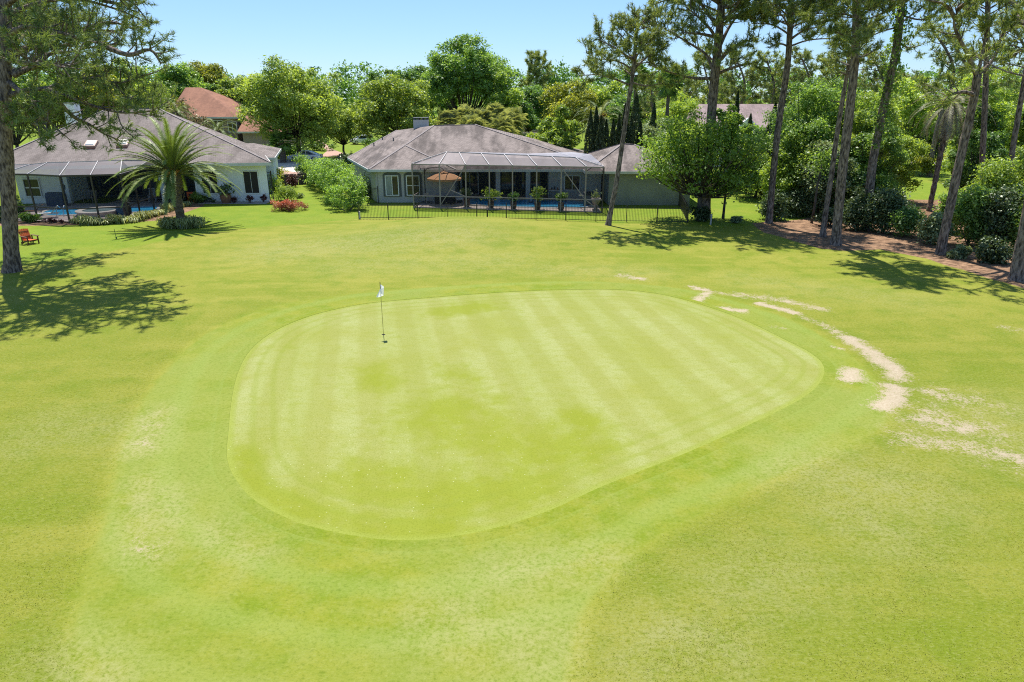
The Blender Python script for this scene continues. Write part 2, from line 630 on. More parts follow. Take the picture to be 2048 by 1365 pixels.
M["brick_brown"] = brickmat("brick_brown", (0.20, 0.13, 0.10), (0.26, 0.17, 0.13), (0.30, 0.27, 0.24))


def watermat(name, c, rough=0.03):
    m, nt, out = nodes(name)
    bs = N(nt, "ShaderNodeBsdfPrincipled")
    p = pos(nt, (1, 1, 1), "POS")
    f = noise(nt, p, 1.1, 3)
    L(nt, mixc(nt, ramp(nt, f, 0.35, 0.65), c, [x * 1.45 for x in c]), bs.inputs["Base Color"])
    bs.inputs["Roughness"].default_value = rough
    bs.inputs["IOR"].default_value = 1.33
    w = noise(nt, p, 3.0, 3, 0.6, 0.6)
    L(nt, bump(nt, w, 0.25, 0.03), bs.inputs["Normal"])
    L(nt, bs.outputs[0], out.inputs[0])
    return m


M["pool_water"] = watermat("pool_water", (0.05, 0.36, 0.62))
M["pool_water_pale"] = watermat("pool_water_pale", (0.05, 0.22, 0.30))
M["spa_water"] = watermat("spa_water", (0.20, 0.27, 0.27))
# ------------------------------------------------------------------ ground zones (all in metres on the terrain)
GREEN_PX = [(453, 905), (456, 870), (463, 800), (476, 745), (500, 702), (542, 667), (600, 640), (660, 622), (740, 607), (850, 597), (950, 589),
            (1050, 583), (1150, 580), (1230, 580), (1300, 586), (1360, 598), (1430, 619), (1500, 646), (1570, 680), (1622, 707), (1648, 734),
            (1640, 766), (1600, 800), (1500, 850), (1380, 904), (1290, 940), (1200, 976), (1100, 1022), (1000, 1055), (900, 1076), (830, 1082),
            (760, 1080), (680, 1068), (600, 1048), (540, 1021), (500, 995), (475, 965), (458, 935)]
FRINGE_PX = [(252, 882), (290, 800), (345, 728), (400, 677), (460, 645), (530, 618), (600, 603), (720, 587), (850, 576), (1000, 567), (1150, 563),
             (1300, 571), (1400, 585), (1500, 611), (1600, 648), (1680, 698), (1728, 740), (1765, 790), (1772, 842), (1705, 890), (1600, 932),
             (1500, 978), (1400, 1030), (1300, 1085), (1215, 1155), (1160, 1235), (1130, 1365), (1080, 1500), (700, 1580), (300, 1500),
             (150, 1320), (180, 1130), (212, 1040), (234, 940)]


def closed(pts, n):
    """smooth closed outline resampled to n points by arc length"""
    m = len(pts)
    out = []
    for i in range(m):
        p0, p1, p2, p3 = (pts[(i + k) % m] for k in (-1, 0, 1, 2))
        for k in range(6):
            t = k / 6
            out.append(tuple(0.5 * (2 * p1[j] + (p2[j] - p0[j]) * t + (2 * p0[j] - 5 * p1[j] + 4 * p2[j] - p3[j]) * t * t
                                    + (-p0[j] + 3 * p1[j] - 3 * p2[j] + p3[j]) * t ** 3) for j in (0, 1)))
    A = np.array(out + [out[0]])
    s = np.concatenate([[0], np.cumsum(np.hypot(*(A[1:] - A[:-1]).T))])
    q = np.linspace(0, s[-1], n, endpoint=False)
    return np.stack([np.interp(q, s, A[:, 0]), np.interp(q, s, A[:, 1])], 1)


def world2(pts):
    return [(p.x, p.y) for p in (gp(a, b) for a, b in pts)]


GREEN = closed(world2(GREEN_PX), 220)
FRINGE = closed(world2(FRINGE_PX), 220)


def inside(X, Y, poly):
    r = np.zeros(X.shape, bool)
    j = len(poly) - 1
    for i in range(len(poly)):
        xi, yi = poly[i]
        xj, yj = poly[j]
        c = ((yi > Y) != (yj > Y)) & (X < (xj - xi) * (Y - yi) / (yj - yi + 1e-12) + xi)
        r ^= c
        j = i
    return r


def dseg(X, Y, pts):
    d = np.full(X.shape, 1e9)
    for (ax, ay), (bx, by) in zip(pts[:-1], pts[1:]):
        vx, vy = bx - ax, by - ay
        t = np.clip(((X - ax) * vx + (Y - ay) * vy) / (vx * vx + vy * vy + 1e-9), 0, 1)
        d = np.minimum(d, np.hypot(X - ax - t * vx, Y - ay - t * vy))
    return d


def sdf(X, Y, poly):
    p = list(map(tuple, poly))
    d = dseg(X, Y, p + [p[0]])
    return np.where(inside(X, Y, p), -d, d)


# bare and worn places: (picture points on the ground, half width in metres, strength)
SAND = [([(1245, 552), (1285, 558)], 0.45, 0.75), ([(1385, 574), (1420, 584), (1395, 600)], 0.40, 0.8), ([(1445, 618), (1482, 622)], 0.38, 0.95),
        ([(1480, 590), (1560, 600), (1640, 618)], 0.55, 0.7), ([(1520, 608), (1590, 626)], 0.30, 1.0), ([(1420, 585), (1480, 592)], 0.35, 0.6),
        ([(1600, 630), (1650, 650), (1690, 674)], 0.35, 0.62), ([(1695, 676), (1735, 700), (1770, 725), (1800, 750)], 0.42, 1.0),
        ([(1775, 735), (1800, 758)], 0.5, 0.8), ([(1790, 776), (1790, 800), (1765, 815)], 0.45, 1.0), ([(1702, 744), (1700, 760)], 0.42, 1.0),
        ([(1668, 696), (1682, 698)], 0.2, 0.7), ([(1545, 654), (1560, 656)], 0.25, 0.6),
        ([(1880, 790), (1930, 800)], 0.9, 0.6), ([(1870, 840), (1930, 855)], 1.1, 0.68), ([(1810, 878), (1900, 888), (1990, 900)], 0.7, 0.62),
        ([(2020, 915), (2060, 930)], 0.8, 0.68), ([(1960, 800), (2000, 815)], 0.6, 0.5), ([(2010, 655), (2030, 662)], 0.5, 0.52),
        ([(275, 1080), (300, 1100)], 0.35, 0.5), ([(305, 850), (290, 890)], 0.35, 0.42)]
DRY = [([(100, 850), (220, 860)], 1.0, 0.55), ([(20, 900), (80, 880)], 0.8, 0.5), ([(1680, 960), (1800, 980)], 1.3, 0.8), ([(1330, 1270), (1430, 1290)], 0.7, 0.8),
       ([(1480, 1180), (1560, 1140)], 1.0, 0.6), ([(1250, 1330), (1330, 1350)], 0.5, 0.6), ([(1700, 1020), (1760, 1060)], 1.0, 0.7),
       ([(290, 960), (275, 1060), (300, 1110)], 0.40, 0.62), ([(310, 830), (280, 900)], 0.5, 0.8), ([(330, 990), (340, 1050)], 0.4, 0.6),
       ([(420, 1060), (500, 1110)], 0.5, 0.45), ([(560, 500), (900, 470)], 2.5, 0.6), ([(700, 530), (1000, 520)], 2.0, 0.35), ([(1950, 870), (2048, 840)], 1.6, 0.7),
       ([(1100, 540), (1300, 545)], 1.2, 0.35), ([(100, 1330), (180, 1365)], 0.6, 0.6), ([(900, 1240), (1100, 1300)], 0.8, 0.5), ([(1000, 1150), (1200, 1120)], 0.6, 0.5),
       ([(1500, 560), (1800, 600)], 1.5, 0.35)]
BED_R = [(1505, 447), (1600, 440), (1760, 400), (2100, 400), (2500, 470), (2500, 640), (2048, 577), (1950, 548), (1850, 517), (1760, 499), (1690, 502), (1640, 497), (1580, 480), (1530, 466)]
BED_L = [(-80, 451), (40, 452), (150, 451), (260, 446), (330, 440), (392, 418), (420, 404), (396, 398), (330, 412), (282, 432), (200, 440), (100, 440), (-80, 436)]
YARD_EDGE = world2([(-400, 545), (0, 535), (180, 512), (300, 487), (400, 469), (480, 458), (600, 448), (720, 438), (840, 434), (960, 432), (1100, 438), (1210, 448), (1330, 446), (1420, 452), (1530, 452)])


def ringcol(nt, mid, big, mid2):
    c = mixc(nt, ramp(nt, mid, 0.38, 0.62), (0.142, 0.190, 0.011), (0.206, 0.220, 0.024))
    c = mixc(nt, math_(nt, "MULTIPLY", ramp(nt, big, 0.45, 0.60), 0.8), c, (0.184, 0.222, 0.040))
    return mixc(nt, math_(nt, "MULTIPLY", ramp(nt, mid2, 0.48, 0.66), 0.5), c, (0.215, 0.236, 0.050))


def build_ground():
    xs = np.concatenate([-np.geomspace(900, 46, 26), np.arange(-45, -24, 0.5), np.arange(-24, 24, 0.16), np.arange(24, 45, 0.5), np.geomspace(46, 900, 26)])
    ys = np.concatenate([-np.geomspace(300, 4, 10), np.arange(0, 7, 0.5), np.arange(7, 36, 0.15), np.arange(36, 70, 0.3), np.geomspace(71, 1600, 40)])
    X, Y = np.meshgrid(xs, ys)
    Z = gh(X, Y)
    h, w = X.shape
    idx = np.arange(h * w).reshape(h, w)
    Fc = np.stack([idx[:-1, :-1], idx[:-1, 1:], idx[1:, 1:], idx[1:, :-1]], -1).reshape(-1, 4)
    me = bpy.data.meshes.new("ground")
    me.vertices.add(h * w)
    me.vertices.foreach_set("co", np.stack([X, Y, Z], -1).astype(np.float32).ravel())
    me.loops.add(Fc.size)
    me.loops.foreach_set("vertex_index", Fc.astype(np.int32).ravel())
    me.polygons.add(len(Fc))
    me.polygons.foreach_set("loop_start", np.arange(0, Fc.size, 4, dtype=np.int32))
    me.polygons.foreach_set("loop_total", np.full(len(Fc), 4, dtype=np.int32))
    me.polygons.foreach_set("use_smooth", np.ones(len(Fc), bool))

    def put(name, val):
        a = me.attributes.new(name, "FLOAT", "POINT")
        a.data.foreach_set("value", np.asarray(val, dtype=np.float32).ravel())

    sand = np.zeros_like(X)
    for pts, r, s in SAND:
        d = dseg(X, Y, world2(pts))
        sand = np.maximum(sand, s * np.clip(1.15 - d / (r * 1.7), 0, 1.1))
    dry = np.zeros_like(X)
    for pts, r, s in DRY:
        d = dseg(X, Y, world2(pts))
        dry = np.maximum(dry, s * np.exp(-(d / (r * 1.3)) ** 2))
    near = (np.abs(X) < 60) & (Y < 120) & (Y > 0)
    ye = np.interp(X, [p[0] for p in YARD_EDGE], [p[1] for p in YARD_EDGE])
    yard = np.clip((Y - ye) / 0.5 + 0.5, 0, 1)
    fr = sdf(X, Y, FRINGE)
    gr = sdf(X, Y, GREEN)
    bed = np.maximum(1 - sstep(-0.25, 0.35, sdf(X, Y, world2(BED_R))), 1 - sstep(-0.1, 0.15, sdf(X, Y, world2(BED_L))))
    woods = sstep(66, 74, Y) * sstep(16, 19, X)
    bed = np.where(near, bed, 0)
    put("sand", np.where(near, sand, 0))
    put("dry", np.where(near, dry, 0))
    put("yard", yard)
    put("fringe", np.clip(0.5 - fr / 0.17, 0, 1))
    put("fringe_d", np.clip(gr, 0, 30))
    put("bed", bed)
    # long grass outside the mown ring, strongest in the near corners
    put("rough", np.clip(fr / 0.4, 0, 1) * (1 - 0.65 * sstep(24, 36, Y)))
    me.update(calc_edges=True)

    m, nt, out = nodes("grass")
    bs = N(nt, "ShaderNodeBsdfPrincipled")
    bs.inputs["Roughness"].default_value = 0.9
    bs.inputs["Specular IOR Level"].default_value = 0.12
    p = pos(nt, (1, 1, 1), "POS")
    big = noise(nt, p, 0.16, 3, 0.55)
    mid = noise(nt, p, 0.75, 4, 0.65)
    mid2 = noise(nt, p, 1.9, 4, 0.7)
    strk = noise(nt, pos(nt, (0.16, 0.8, 1), "POS"), 1.0, 4, 0.6)
    fine = noise(nt, p, 10.0, 5, 0.80)
    grain = noise(nt, p, 24.0, 3, 0.75)
    # fairway
    c = mixc(nt, ramp(nt, big, 0.35, 0.65), (0.154, 0.190, 0.013), (0.224, 0.222, 0.030))
    c = mixc(nt, ramp(nt, strk, 0.44, 0.66), c, (0.240, 0.234, 0.036))
    c = mixc(nt, math_(nt, "MULTIPLY", ramp(nt, mid, 0.47, 0.66), 0.7), c, (0.118, 0.172, 0.006))
    # mown ring: fresh green, blotched, with faint curved mower passes
    fd = attr(nt, "fringe_d")
    passes = math_(nt, "SINE", math_(nt, "ADD", math_(nt, "MULTIPLY", fd, 4.6), math_(nt, "MULTIPLY", mid, 2.0)))
    cf = ringcol(nt, mid, big, mid2)
    cf = mixc(nt, math_(nt, "MULTIPLY", ramp(nt, passes, -0.2, 0.9), 0.50), cf, (0.195, 0.245, 0.048))
    cf = mixc(nt, math_(nt, "MULTIPLY", ramp(nt, fd, 2.4, 4.2), 0.40), cf, (0.180, 0.205, 0.036))
    c = mixc(nt, attr(nt, "fringe"), c, cf)
    # house lawns
    cy = mixc(nt, ramp(nt, mid, 0.35, 0.65), (0.115, 0.190, 0.008), (0.165, 0.220, 0.013))
    cy = mixc(nt, ramp(nt, big, 0.52, 0.7), cy, (0.185, 0.215, 0.020))
    c = mixc(nt, attr(nt, "yard"), c, cy)
    # dry straw
    dr = math_(nt, "MULTIPLY", math_(nt, "MULTIPLY", attr(nt, "dry"), 1.25, clamp=True), ramp(nt, math_(nt, "ADD", math_(nt, "MULTIPLY", mid2, 0.55), math_(nt, "MULTIPLY", fine, 0.9)), 0.60, 0.86))
    c = mixc(nt, dr, c, (0.280, 0.270, 0.110))
    # long-grass mottling: dark pits between clumps and sunlit tips, painted into the colour
    ro = attr(nt, "rough")
    spk = math_(nt, "ADD", math_(nt, "MULTIPLY", fine, 0.72), math_(nt, "MULTIPLY", grain, 0.28))
    c = mixc(nt, math_(nt, "MULTIPLY", ramp(nt, spk, 0.49, 0.38), math_(nt, "ADD", math_(nt, "MULTIPLY", ro, 0.22), 0.55)), c, (0.080, 0.122, 0.006))
    c = mixc(nt, math_(nt, "MULTIPLY", ramp(nt, spk, 0.53, 0.62), math_(nt, "ADD", math_(nt, "MULTIPLY", ro, 0.30), 0.30)), c, (0.265, 0.285, 0.095))
    # thin strands of pale thatch over everything that is not sand
    th2 = noise(nt, pos(nt, (2.2, 9.0, 1), "POS"), 3.2, 4, 0.75)
    c = mixc(nt, math_(nt, "MULTIPLY", ramp(nt, th2, 0.52, 0.66), math_(nt, "ADD", math_(nt, "MULTIPLY", ro, 0.40), 0.14)), c, (0.265, 0.282, 0.100))
    c = mixc(nt, math_(nt, "MULTIPLY", ro, 0.26), c, (0.125, 0.150, 0.008))
    # sand
    sf = math_(nt, "ADD", attr(nt, "sand"), math_(nt, "MULTIPLY", math_(nt, "SUBTRACT", math_(nt, "ADD", math_(nt, "ADD", math_(nt, "MULTIPLY", mid2, 0.55), math_(nt, "MULTIPLY", fine, 0.70)), math_(nt, "MULTIPLY", grain, 0.45)), 0.85), 2.8))
    sm = math_(nt, "MULTIPLY", ramp(nt, sf, 0.52, 0.86), ramp(nt, attr(nt, "sand"), 0.02, 0.25))
    cs = mixc(nt, ramp(nt, fine, 0.35, 0.65), (0.42, 0.355, 0.258), (0.30, 0.24, 0.150))
    c = mixc(nt, sm, c, cs)
    # pine straw and bark mulch, with dappled sun painted into the blotches
    b1 = noise(nt, pos(nt, (1, 2.2, 1), "POS"), 2.2, 5, 0.7)
    cb = mixc(nt, ramp(nt, b1, 0.40, 0.60), (0.085, 0.048, 0.027), (0.310, 0.190, 0.112))
    cb = mixc(nt, ramp(nt, grain, 0.56, 0.70), cb, (0.31, 0.19, 0.13))
    bm = ramp(nt, math_(nt, "ADD", attr(nt, "bed"), math_(nt, "MULTIPLY", math_(nt, "SUBTRACT", fine, 0.5), 0.9)), 0.40, 0.62)
    c = mixc(nt, bm, c, cb)
    L(nt, c, bs.inputs["Base Color"])
    hgt = math_(nt, "ADD", math_(nt, "MULTIPLY", fine, 0.7), math_(nt, "MULTIPLY", grain, 0.35))
    bn = N(nt, "ShaderNodeBump")
    bn.inputs["Distance"].default_value = 0.09
    L(nt, hgt, bn.inputs["Height"])
    L(nt, math_(nt, "ADD", math_(nt, "MULTIPLY", ro, 0.25), 0.34), bn.inputs["Strength"])
    L(nt, bn.outputs[0], bs.inputs["Normal"])
    L(nt, bs.outputs[0], out.inputs[0])
    o = link("ground", me, m)
    tag(o, "wide rolling lawn of yellow green grass around the putting green", "ground", kind="structure")


def build_green():
    cx, cy = GREEN.mean(0)
    rings = np.concatenate([np.linspace(0.03, 0.9, 34), np.linspace(0.915, 1.0, 9)])
    n = len(GREEN)
    V, ring = [], []
    for t in rings:
        xy = np.array([cx, cy]) + (GREEN - [cx, cy]) * t
        V.append(np.stack([xy[:, 0], xy[:, 1], gh(xy[:, 0], xy[:, 1]) + 0.008], 1))
        ring += [t] * n
    V = np.concatenate(V)
    me = bpy.data.meshes.new("putting_green")
    fs = [tuple(range(n))]
    for i in range(len(rings) - 1):
        for k in range(n):
            k2 = (k + 1) % n
            fs.append((i * n + k, i * n + k2, (i + 1) * n + k2, (i + 1) * n + k))
    area = sum(GREEN[i][0] * GREEN[(i + 1) % n][1] - GREEN[(i + 1) % n][0] * GREEN[i][1] for i in range(n))
    if area < 0:
        fs = [tuple(reversed(f)) for f in fs]
        fs = [f if len(f) > 4 else f for f in fs]
    me.from_pydata([tuple(p) for p in V], [], fs)
    a = me.attributes.new("ring", "FLOAT", "POINT")
    a.data.foreach_set("value", np.array(ring, dtype=np.float32))
    X, Y = V[:, 0], V[:, 1]
    d = sdf(X, Y, GREEN)
    a = me.attributes.new("edge", "FLOAT", "POINT")
    a.data.foreach_set("value", (-d).astype(np.float32))
    # deep yellow-green where the sward is thinner: broad irregular patches
    pt = np.zeros(len(V))
    for pts, r, s in [([(750, 740), (760, 770)], 1.0, 1.0), ([(890, 625), (960, 612)], 1.2, 0.9), ([(900, 830), (1000, 880), (1100, 900)], 2.0, 1.0),
                      ([(700, 960), (900, 1000), (1060, 980)], 1.4, 1.0), ([(560, 1000), (700, 1050), (900, 1060)], 0.9, 1.0), ([(1150, 830), (1180, 845)], 0.7, 0.9),
                      ([(490, 900), (500, 960), (560, 1010)], 0.6, 1.0), ([(880, 730), (950, 760)], 0.7, 0.55), ([(1200, 900), (1100, 950)], 1.0, 0.8), ([(530, 700), (580, 690)], 0.6, 0.5)]:
        pt = np.maximum(pt, s * np.exp(-(dseg(X, Y, world2(pts)) / r) ** 2))
    a = me.attributes.new("thin", "FLOAT", "POINT")
    a.data.foreach_set("value", pt.astype(np.float32))
    sp = np.exp(-(dseg(X, Y, world2([(600, 880), (800, 950), (1000, 900)])) / 3.6) ** 2)
    a = me.attributes.new("speck", "FLOAT", "POINT")
    a.data.foreach_set("value", sp.astype(np.float32))

    m, nt, out = nodes("green_turf")
    bs = N(nt, "ShaderNodeBsdfPrincipled")
    bs.inputs["Roughness"].default_value = 0.9
    bs.inputs["Specular IOR Level"].default_value = 0.12
    p = pos(nt, (1, 1, 1), "POS")
    big = noise(nt, p, 0.32, 4, 0.6)
    mid = noise(nt, p, 1.6, 4, 0.65)
    hz = noise(nt, pos(nt, (1.0, 2.4, 1), "POS"), 1.6, 5, 0.7)
    grain = noise(nt, p, 26.0, 3, 0.7)
    s3 = N(nt, "ShaderNodeSeparateXYZ")
    L(nt, p, s3.inputs[0])
    x, y = s3.outputs[0], s3.outputs[1]

    def bands(ax, ay, period, w):
        q = math_(nt, "ADD", math_(nt, "MULTIPLY", x, ax), math_(nt, "MULTIPLY", y, ay))
        q = math_(nt, "ADD", q, math_(nt, "MULTIPLY", mid, 0.16))
        s = math_(nt, "SINE", math_(nt, "MULTIPLY", q, 2 * PI / period))
        return ramp(nt, s, -w, w)

    c = mixc(nt, ramp(nt, big, 0.36, 0.64), (0.230, 0.241, 0.058), (0.250, 0.262, 0.084))
    st = bands(0.98, 0.20, 1.5, 0.45)
    c = mixc(nt, math_(nt, "MULTIPLY", math_(nt, "MULTIPLY", st, ramp(nt, big, 0.32, 0.58)), 0.78), c, (0.272, 0.290, 0.112))
    c = mixc(nt, math_(nt, "MULTIPLY", bands(0.98, 0.20, 4.1, 0.3), 0.22), c, (0.195, 0.225, 0.036))
    th = ramp(nt, math_(nt, "ADD", attr(nt, "thin"), math_(nt, "MULTIPLY", math_(nt, "SUBTRACT", math_(nt, "ADD", math_(nt, "MULTIPLY", big, 0.55), math_(nt, "MULTIPLY", mid, 0.45)), 0.5), 3.2)), 0.25, 0.95)
    c = mixc(nt, math_(nt, "MULTIPLY", th, 0.85), c, (0.182, 0.212, 0.012))
    c = mixc(nt, math_(nt, "MULTIPLY", ramp(nt, hz, 0.48, 0.64), 0.42), c, (0.206, 0.220, 0.030))
    c = mixc(nt, math_(nt, "MULTIPLY", ramp(nt, mid, 0.52, 0.72), 0.35), c, (0.198, 0.228, 0.038))
    # clean-up laps round the edge
    e = attr(nt, "edge")
    lap = math_(nt, "SINE", math_(nt, "ADD", math_(nt, "MULTIPLY", e, 11.0), math_(nt, "MULTIPLY", mid, 1.2)))
    lapm = math_(nt, "MULTIPLY", ramp(nt, lap, 0.1, 0.95), math_(nt, "MULTIPLY", ramp(nt, e, 2.3, 1.2), 0.35))
    c = mixc(nt, lapm, c, (0.175, 0.212, 0.022))
    c = mixc(nt, math_(nt, "MULTIPLY", ramp(nt, e, 0.22, 0.05), 0.75), c, (0.225, 0.258, 0.045))
    c = mixc(nt, math_(nt, "MULTIPLY", ramp(nt, grain, 0.52, 0.36), 0.55), c, (0.125, 0.152, 0.010))
    gb = bands(0.98, 0.20, 1.5, 0.35)
    k2 = N(nt, "ShaderNodeMapRange")
    k2.inputs["To Min"].default_value = 0.985
    k2.inputs["To Max"].default_value = 1.012
    L(nt, gb, k2.inputs["Value"])
    cm = N(nt, "ShaderNodeCombineXYZ")
    for q in range(3):
        L(nt, k2.outputs[0], cm.inputs[q])
    c = mixc(nt, 1.0, c, cm.outputs[0], "MULTIPLY")
    # fertiliser grains left on the sward
    vo = N(nt, "ShaderNodeTexVoronoi")
    vo.inputs["Scale"].default_value = 4.8
    vo.inputs["Randomness"].default_value = 0.7
    L(nt, p, vo.inputs["Vector"])
    dot = math_(nt, "MULTIPLY", ramp(nt, vo.outputs["Distance"], 0.095, 0.04), math_(nt, "MULTIPLY", attr(nt, "speck"), 0.75))
    c = mixc(nt, dot, c, (0.44, 0.45, 0.24))
    L(nt, c, bs.inputs["Base Color"])
    L(nt, bump(nt, grain, 0.16, 0.03), bs.inputs["Normal"])
    L(nt, bs.outputs[0], out.inputs[0])
    o = link("putting_green", me, m)
    tag(o, "closely mown pale putting green with mowing bands", "green", kind="structure")

    # the collar of longer grass whose cut edge stands just above the green
    prof = [(-0.012, -0.006), (0.0, 0.017), (0.05, 0.019), (0.22, 0.009), (0.45, -0.006)]
    tg = np.roll(GREEN, -1, 0) - np.roll(GREEN, 1, 0)
    nn = np.stack([tg[:, 1], -tg[:, 0]], 1)
    nn /= np.hypot(nn[:, 0], nn[:, 1])[:, None]
    if area < 0:
        nn = -nn
    secs = []
    vs, fs = [], []
    for d_, z_ in prof:
        q = GREEN + nn * d_
        vs += [(q[i][0], q[i][1], gz(q[i][0], q[i][1]) + z_) for i in range(n)]
    for i in range(len(prof) - 1):
        for k in range(n):
            k2 = (k + 1) % n
            fs.append((i * n + k, (i + 1) * n + k, (i + 1) * n + k2, i * n + k2))
    me2 = bpy.data.meshes.new("collar_grass")
    me2.from_pydata(vs, [], fs)
    mm, nt, out = nodes("collar_turf")
    bs = N(nt, "ShaderNodeBsdfPrincipled")
    bs.inputs["Roughness"].default_value = 0.9
    bs.inputs["Specular IOR Level"].default_value = 0.1
    p = pos(nt, (1, 1, 1), "POS")
    mid = noise(nt, p, 0.75, 4, 0.65)
    big = noise(nt, p, 0.16, 3, 0.55)
    cf = ringcol(nt, mid, big, noise(nt, p, 1.9, 4, 0.7))
    fine = noise(nt, p, 10.0, 5, 0.80)
    spk = math_(nt, "ADD", math_(nt, "MULTIPLY", fine, 0.72), math_(nt, "MULTIPLY", noise(nt, p, 24.0, 3, 0.75), 0.28))
    cf = mixc(nt, math_(nt, "MULTIPLY", ramp(nt, spk, 0.49, 0.38), 0.55), cf, (0.080, 0.122, 0.006))
    cf = mixc(nt, math_(nt, "MULTIPLY", ramp(nt, spk, 0.53, 0.62), 0.30), cf, (0.265, 0.285, 0.095))  # same painted pits and lit tips as in the long grass
    L(nt, cf, bs.inputs["Base Color"])
    L(nt, bump(nt, spk, 0.34, 0.09), bs.inputs["Normal"])
    L(nt, bs.outputs[0], out.inputs[0])
    o = link("collar_grass", me2, mm)
    tag(o, "narrow collar of longer grass round the putting green", "grass", kind="structure")


def sheet(name, pts, lift, mat_, label, cat, zabs=None):
    """thin sheet laid on the terrain: outline in world coordinates"""
    import bmesh
    bm = bmesh.new()
    bm.faces.new([bm.verts.new((p[0], p[1], (zabs if zabs is not None else gz(p[0], p[1])) + lift)) for p in pts])
    me = bpy.data.meshes.new(name)
    bmesh.ops.recalc_face_normals(bm, faces=bm.faces)
    for f in bm.faces:
        if f.normal.z < 0:
            f.normal_flip()
    bm.to_mesh(me)
    bm.free()
    o = link(name, me, mat_)
    tag(o, label, cat, kind="structure")
    return o


def build_rough():
    rng = np.random.default_rng(8)
    n = 250000
    d = 8.6 + 20.0 * rng.random(n) ** 1.25
    x = (rng.random(n) - 0.5) * 2 * (d * 0.86 + 1.5)
    # blades gather in little clumps
    cx = np.round(x / 0.16 + rng.normal(0, .55, n)) * 0.16
    cy_ = np.round(d / 0.16 + rng.normal(0, .55, n)) * 0.16
    h = np.sin(cx * 127.1 + cy_ * 311.7) * 43758.5
    h = h - np.floor(h)
    X = cx + (h - .5) * .14 + rng.normal(0, .06, n)
    Y = cy_ + (np.sin(h * 77) * .5) * .14 + rng.normal(0, .06, n)
    den = .5 + .28 * np.sin(X * 1.9 + 2 * np.sin(Y * .9)) + .28 * np.sin(Y * 2.3 + 1.7 * np.sin(X * 1.1)) + .25 * np.sin(X * .6 - Y * .45)
    k = (sdf(X, Y, FRINGE) > rng.exponential(.22, n)) & (h > 0.08) & (rng.random(n) < np.clip(den, .12, 1))
    sd = np.zeros(n)
    for pts, r, s in SAND:
        sd = np.maximum(sd, s * np.clip(1.2 - dseg(X, Y, world2(pts)) / (r * 1.7), 0, 1))
    k &= sd < 0.35
    X, Y, h = X[k], Y[k], h[k]
    m = len(X)
    B = np.stack([X, Y, gh(X, Y) - .004], 1)
    a = rng.uniform(0, 2 * PI, m)
    ln = rng.uniform(.020, .044, m) * (0.75 + 0.5 * h)
    lean_ = rng.uniform(.80, .99, m)
    tip = B + np.stack([np.cos(a) * lean_ * ln, np.sin(a) * lean_ * ln, ln * np.sqrt(1 - lean_ ** 2 * .8)], 1)
    sdv = np.stack([-np.sin(a), np.cos(a), a * 0], 1) * rng.uniform(.0045, .0085, (m, 1))
    o = mesh_np("rough_grass", np.stack([B - sdv, B + sdv, tip], 1), np.clip(.35 + .45 * h + rng.normal(0, .22, m), 0, 1), M["grass_blade"])
    tag(o, "longer unmown grass in the near corners outside the mown ring", "grass", kind="stuff")


M["grass_blade"] = leafmat("grass_blade", (0.180, 0.235, 0.016), (0.460, 0.460, 0.120), trans=0.5, gloss=0.0, tcol=(1.3, 1.25, 0.7))
build_ground()
build_green()
build_rough()
# ------------------------------------------------------------------ foliage generators
def unit(a):
    return a / (np.linalg.norm(a, axis=1, keepdims=True) + 1e-9)


def leaf_quads(C, size, rng, upbias=0.5, aspect=0.55, droop=0.0, out=None):
    """diamond-shaped leaf sprays: (n,4,3)"""
    n = len(C)
    nrm = rng.normal(size=(n, 3))
    nrm[:, 2] = nrm[:, 2] + upbias * 1.6
    if out is not None:
        nrm = nrm + out * 0.8
    nrm = unit(nrm)
    d = rng.normal(size=(n, 3))
    d[:, 2] -= droop
    d = unit(d - nrm * (d * nrm).sum(1, keepdims=True))
    s = np.cross(nrm, d)
    ln = size * rng.uniform(0.6, 1.35, (n, 1))
    w = ln * aspect * rng.uniform(0.75, 1.25, (n, 1))
    a = C - d * ln * 0.5
    b = C + s * w * 0.5 - nrm * ln * 0.07
    c = C + d * ln * 0.5 - nrm * ln * 0.12
    e = C - s * w * 0.5 - nrm * ln * 0.07
    return np.stack([a, b, c, e], 1)


def clump_cloud(centers, radii, n_total, rng, sub=14, flat=0.8, up=0.25, gauss=0.24):
    """leaf positions: clumps made of little tufts sitting on the clump's shell"""
    P, O, T = [], [], []
    w = np.array([r ** 2 for r in radii])
    w = w / w.sum()
    for c, r, f in zip(centers, radii, w):
        n = max(12, int(n_total * f))
        k = max(4, int(sub))
        dirs = rng.normal(size=(k, 3))
        dirs[:, 2] += up * 2
        dirs = unit(dirs)
        rr = r * rng.uniform(0.55, 1.0, (k, 1))
        tuft = dirs * rr
        tuft[:, 2] *= flat
        tone = rng.normal(0, 0.13, k) + rng.normal(0, 0.15)
        pick = rng.integers(0, k, n)
        off = rng.normal(size=(n, 3)) * (r * gauss)
        off[:, 2] *= 0.7
        P.append(np.array(c) + tuft[pick] + off)
        O.append(dirs[pick])
        T.append(tone[pick])
    return np.concatenate(P), np.concatenate(O), np.concatenate(T)


def crown_clumps(rng, n, R, zc, hz, low=-0.45, rmin=0.22, rmax=0.40, fill=0.9, sx=1.0, sy=1.0):
    cs, rs = [], []
    tries = 0
    while len(cs) < n and tries < n * 30:
        tries += 1
        d = rng.normal(size=3)
        d = d / np.linalg.norm(d)
        if d[2] < low:
            continue
        k = fill * rng.uniform(0.45, 1.06)
        r = R * rng.uniform(rmin, rmax)
        c = np.array([d[0] * (R - r * 0.55) * k * sx, d[1] * (R - r * 0.55) * k * sy, zc + d[2] * (hz - r * 0.45) * k])
        if all(np.linalg.norm(c - q) > 0.55 * (r + s) * 0.8 for q, s in zip(cs, rs)):
            cs.append(c)
            rs.append(r)
    return cs, rs


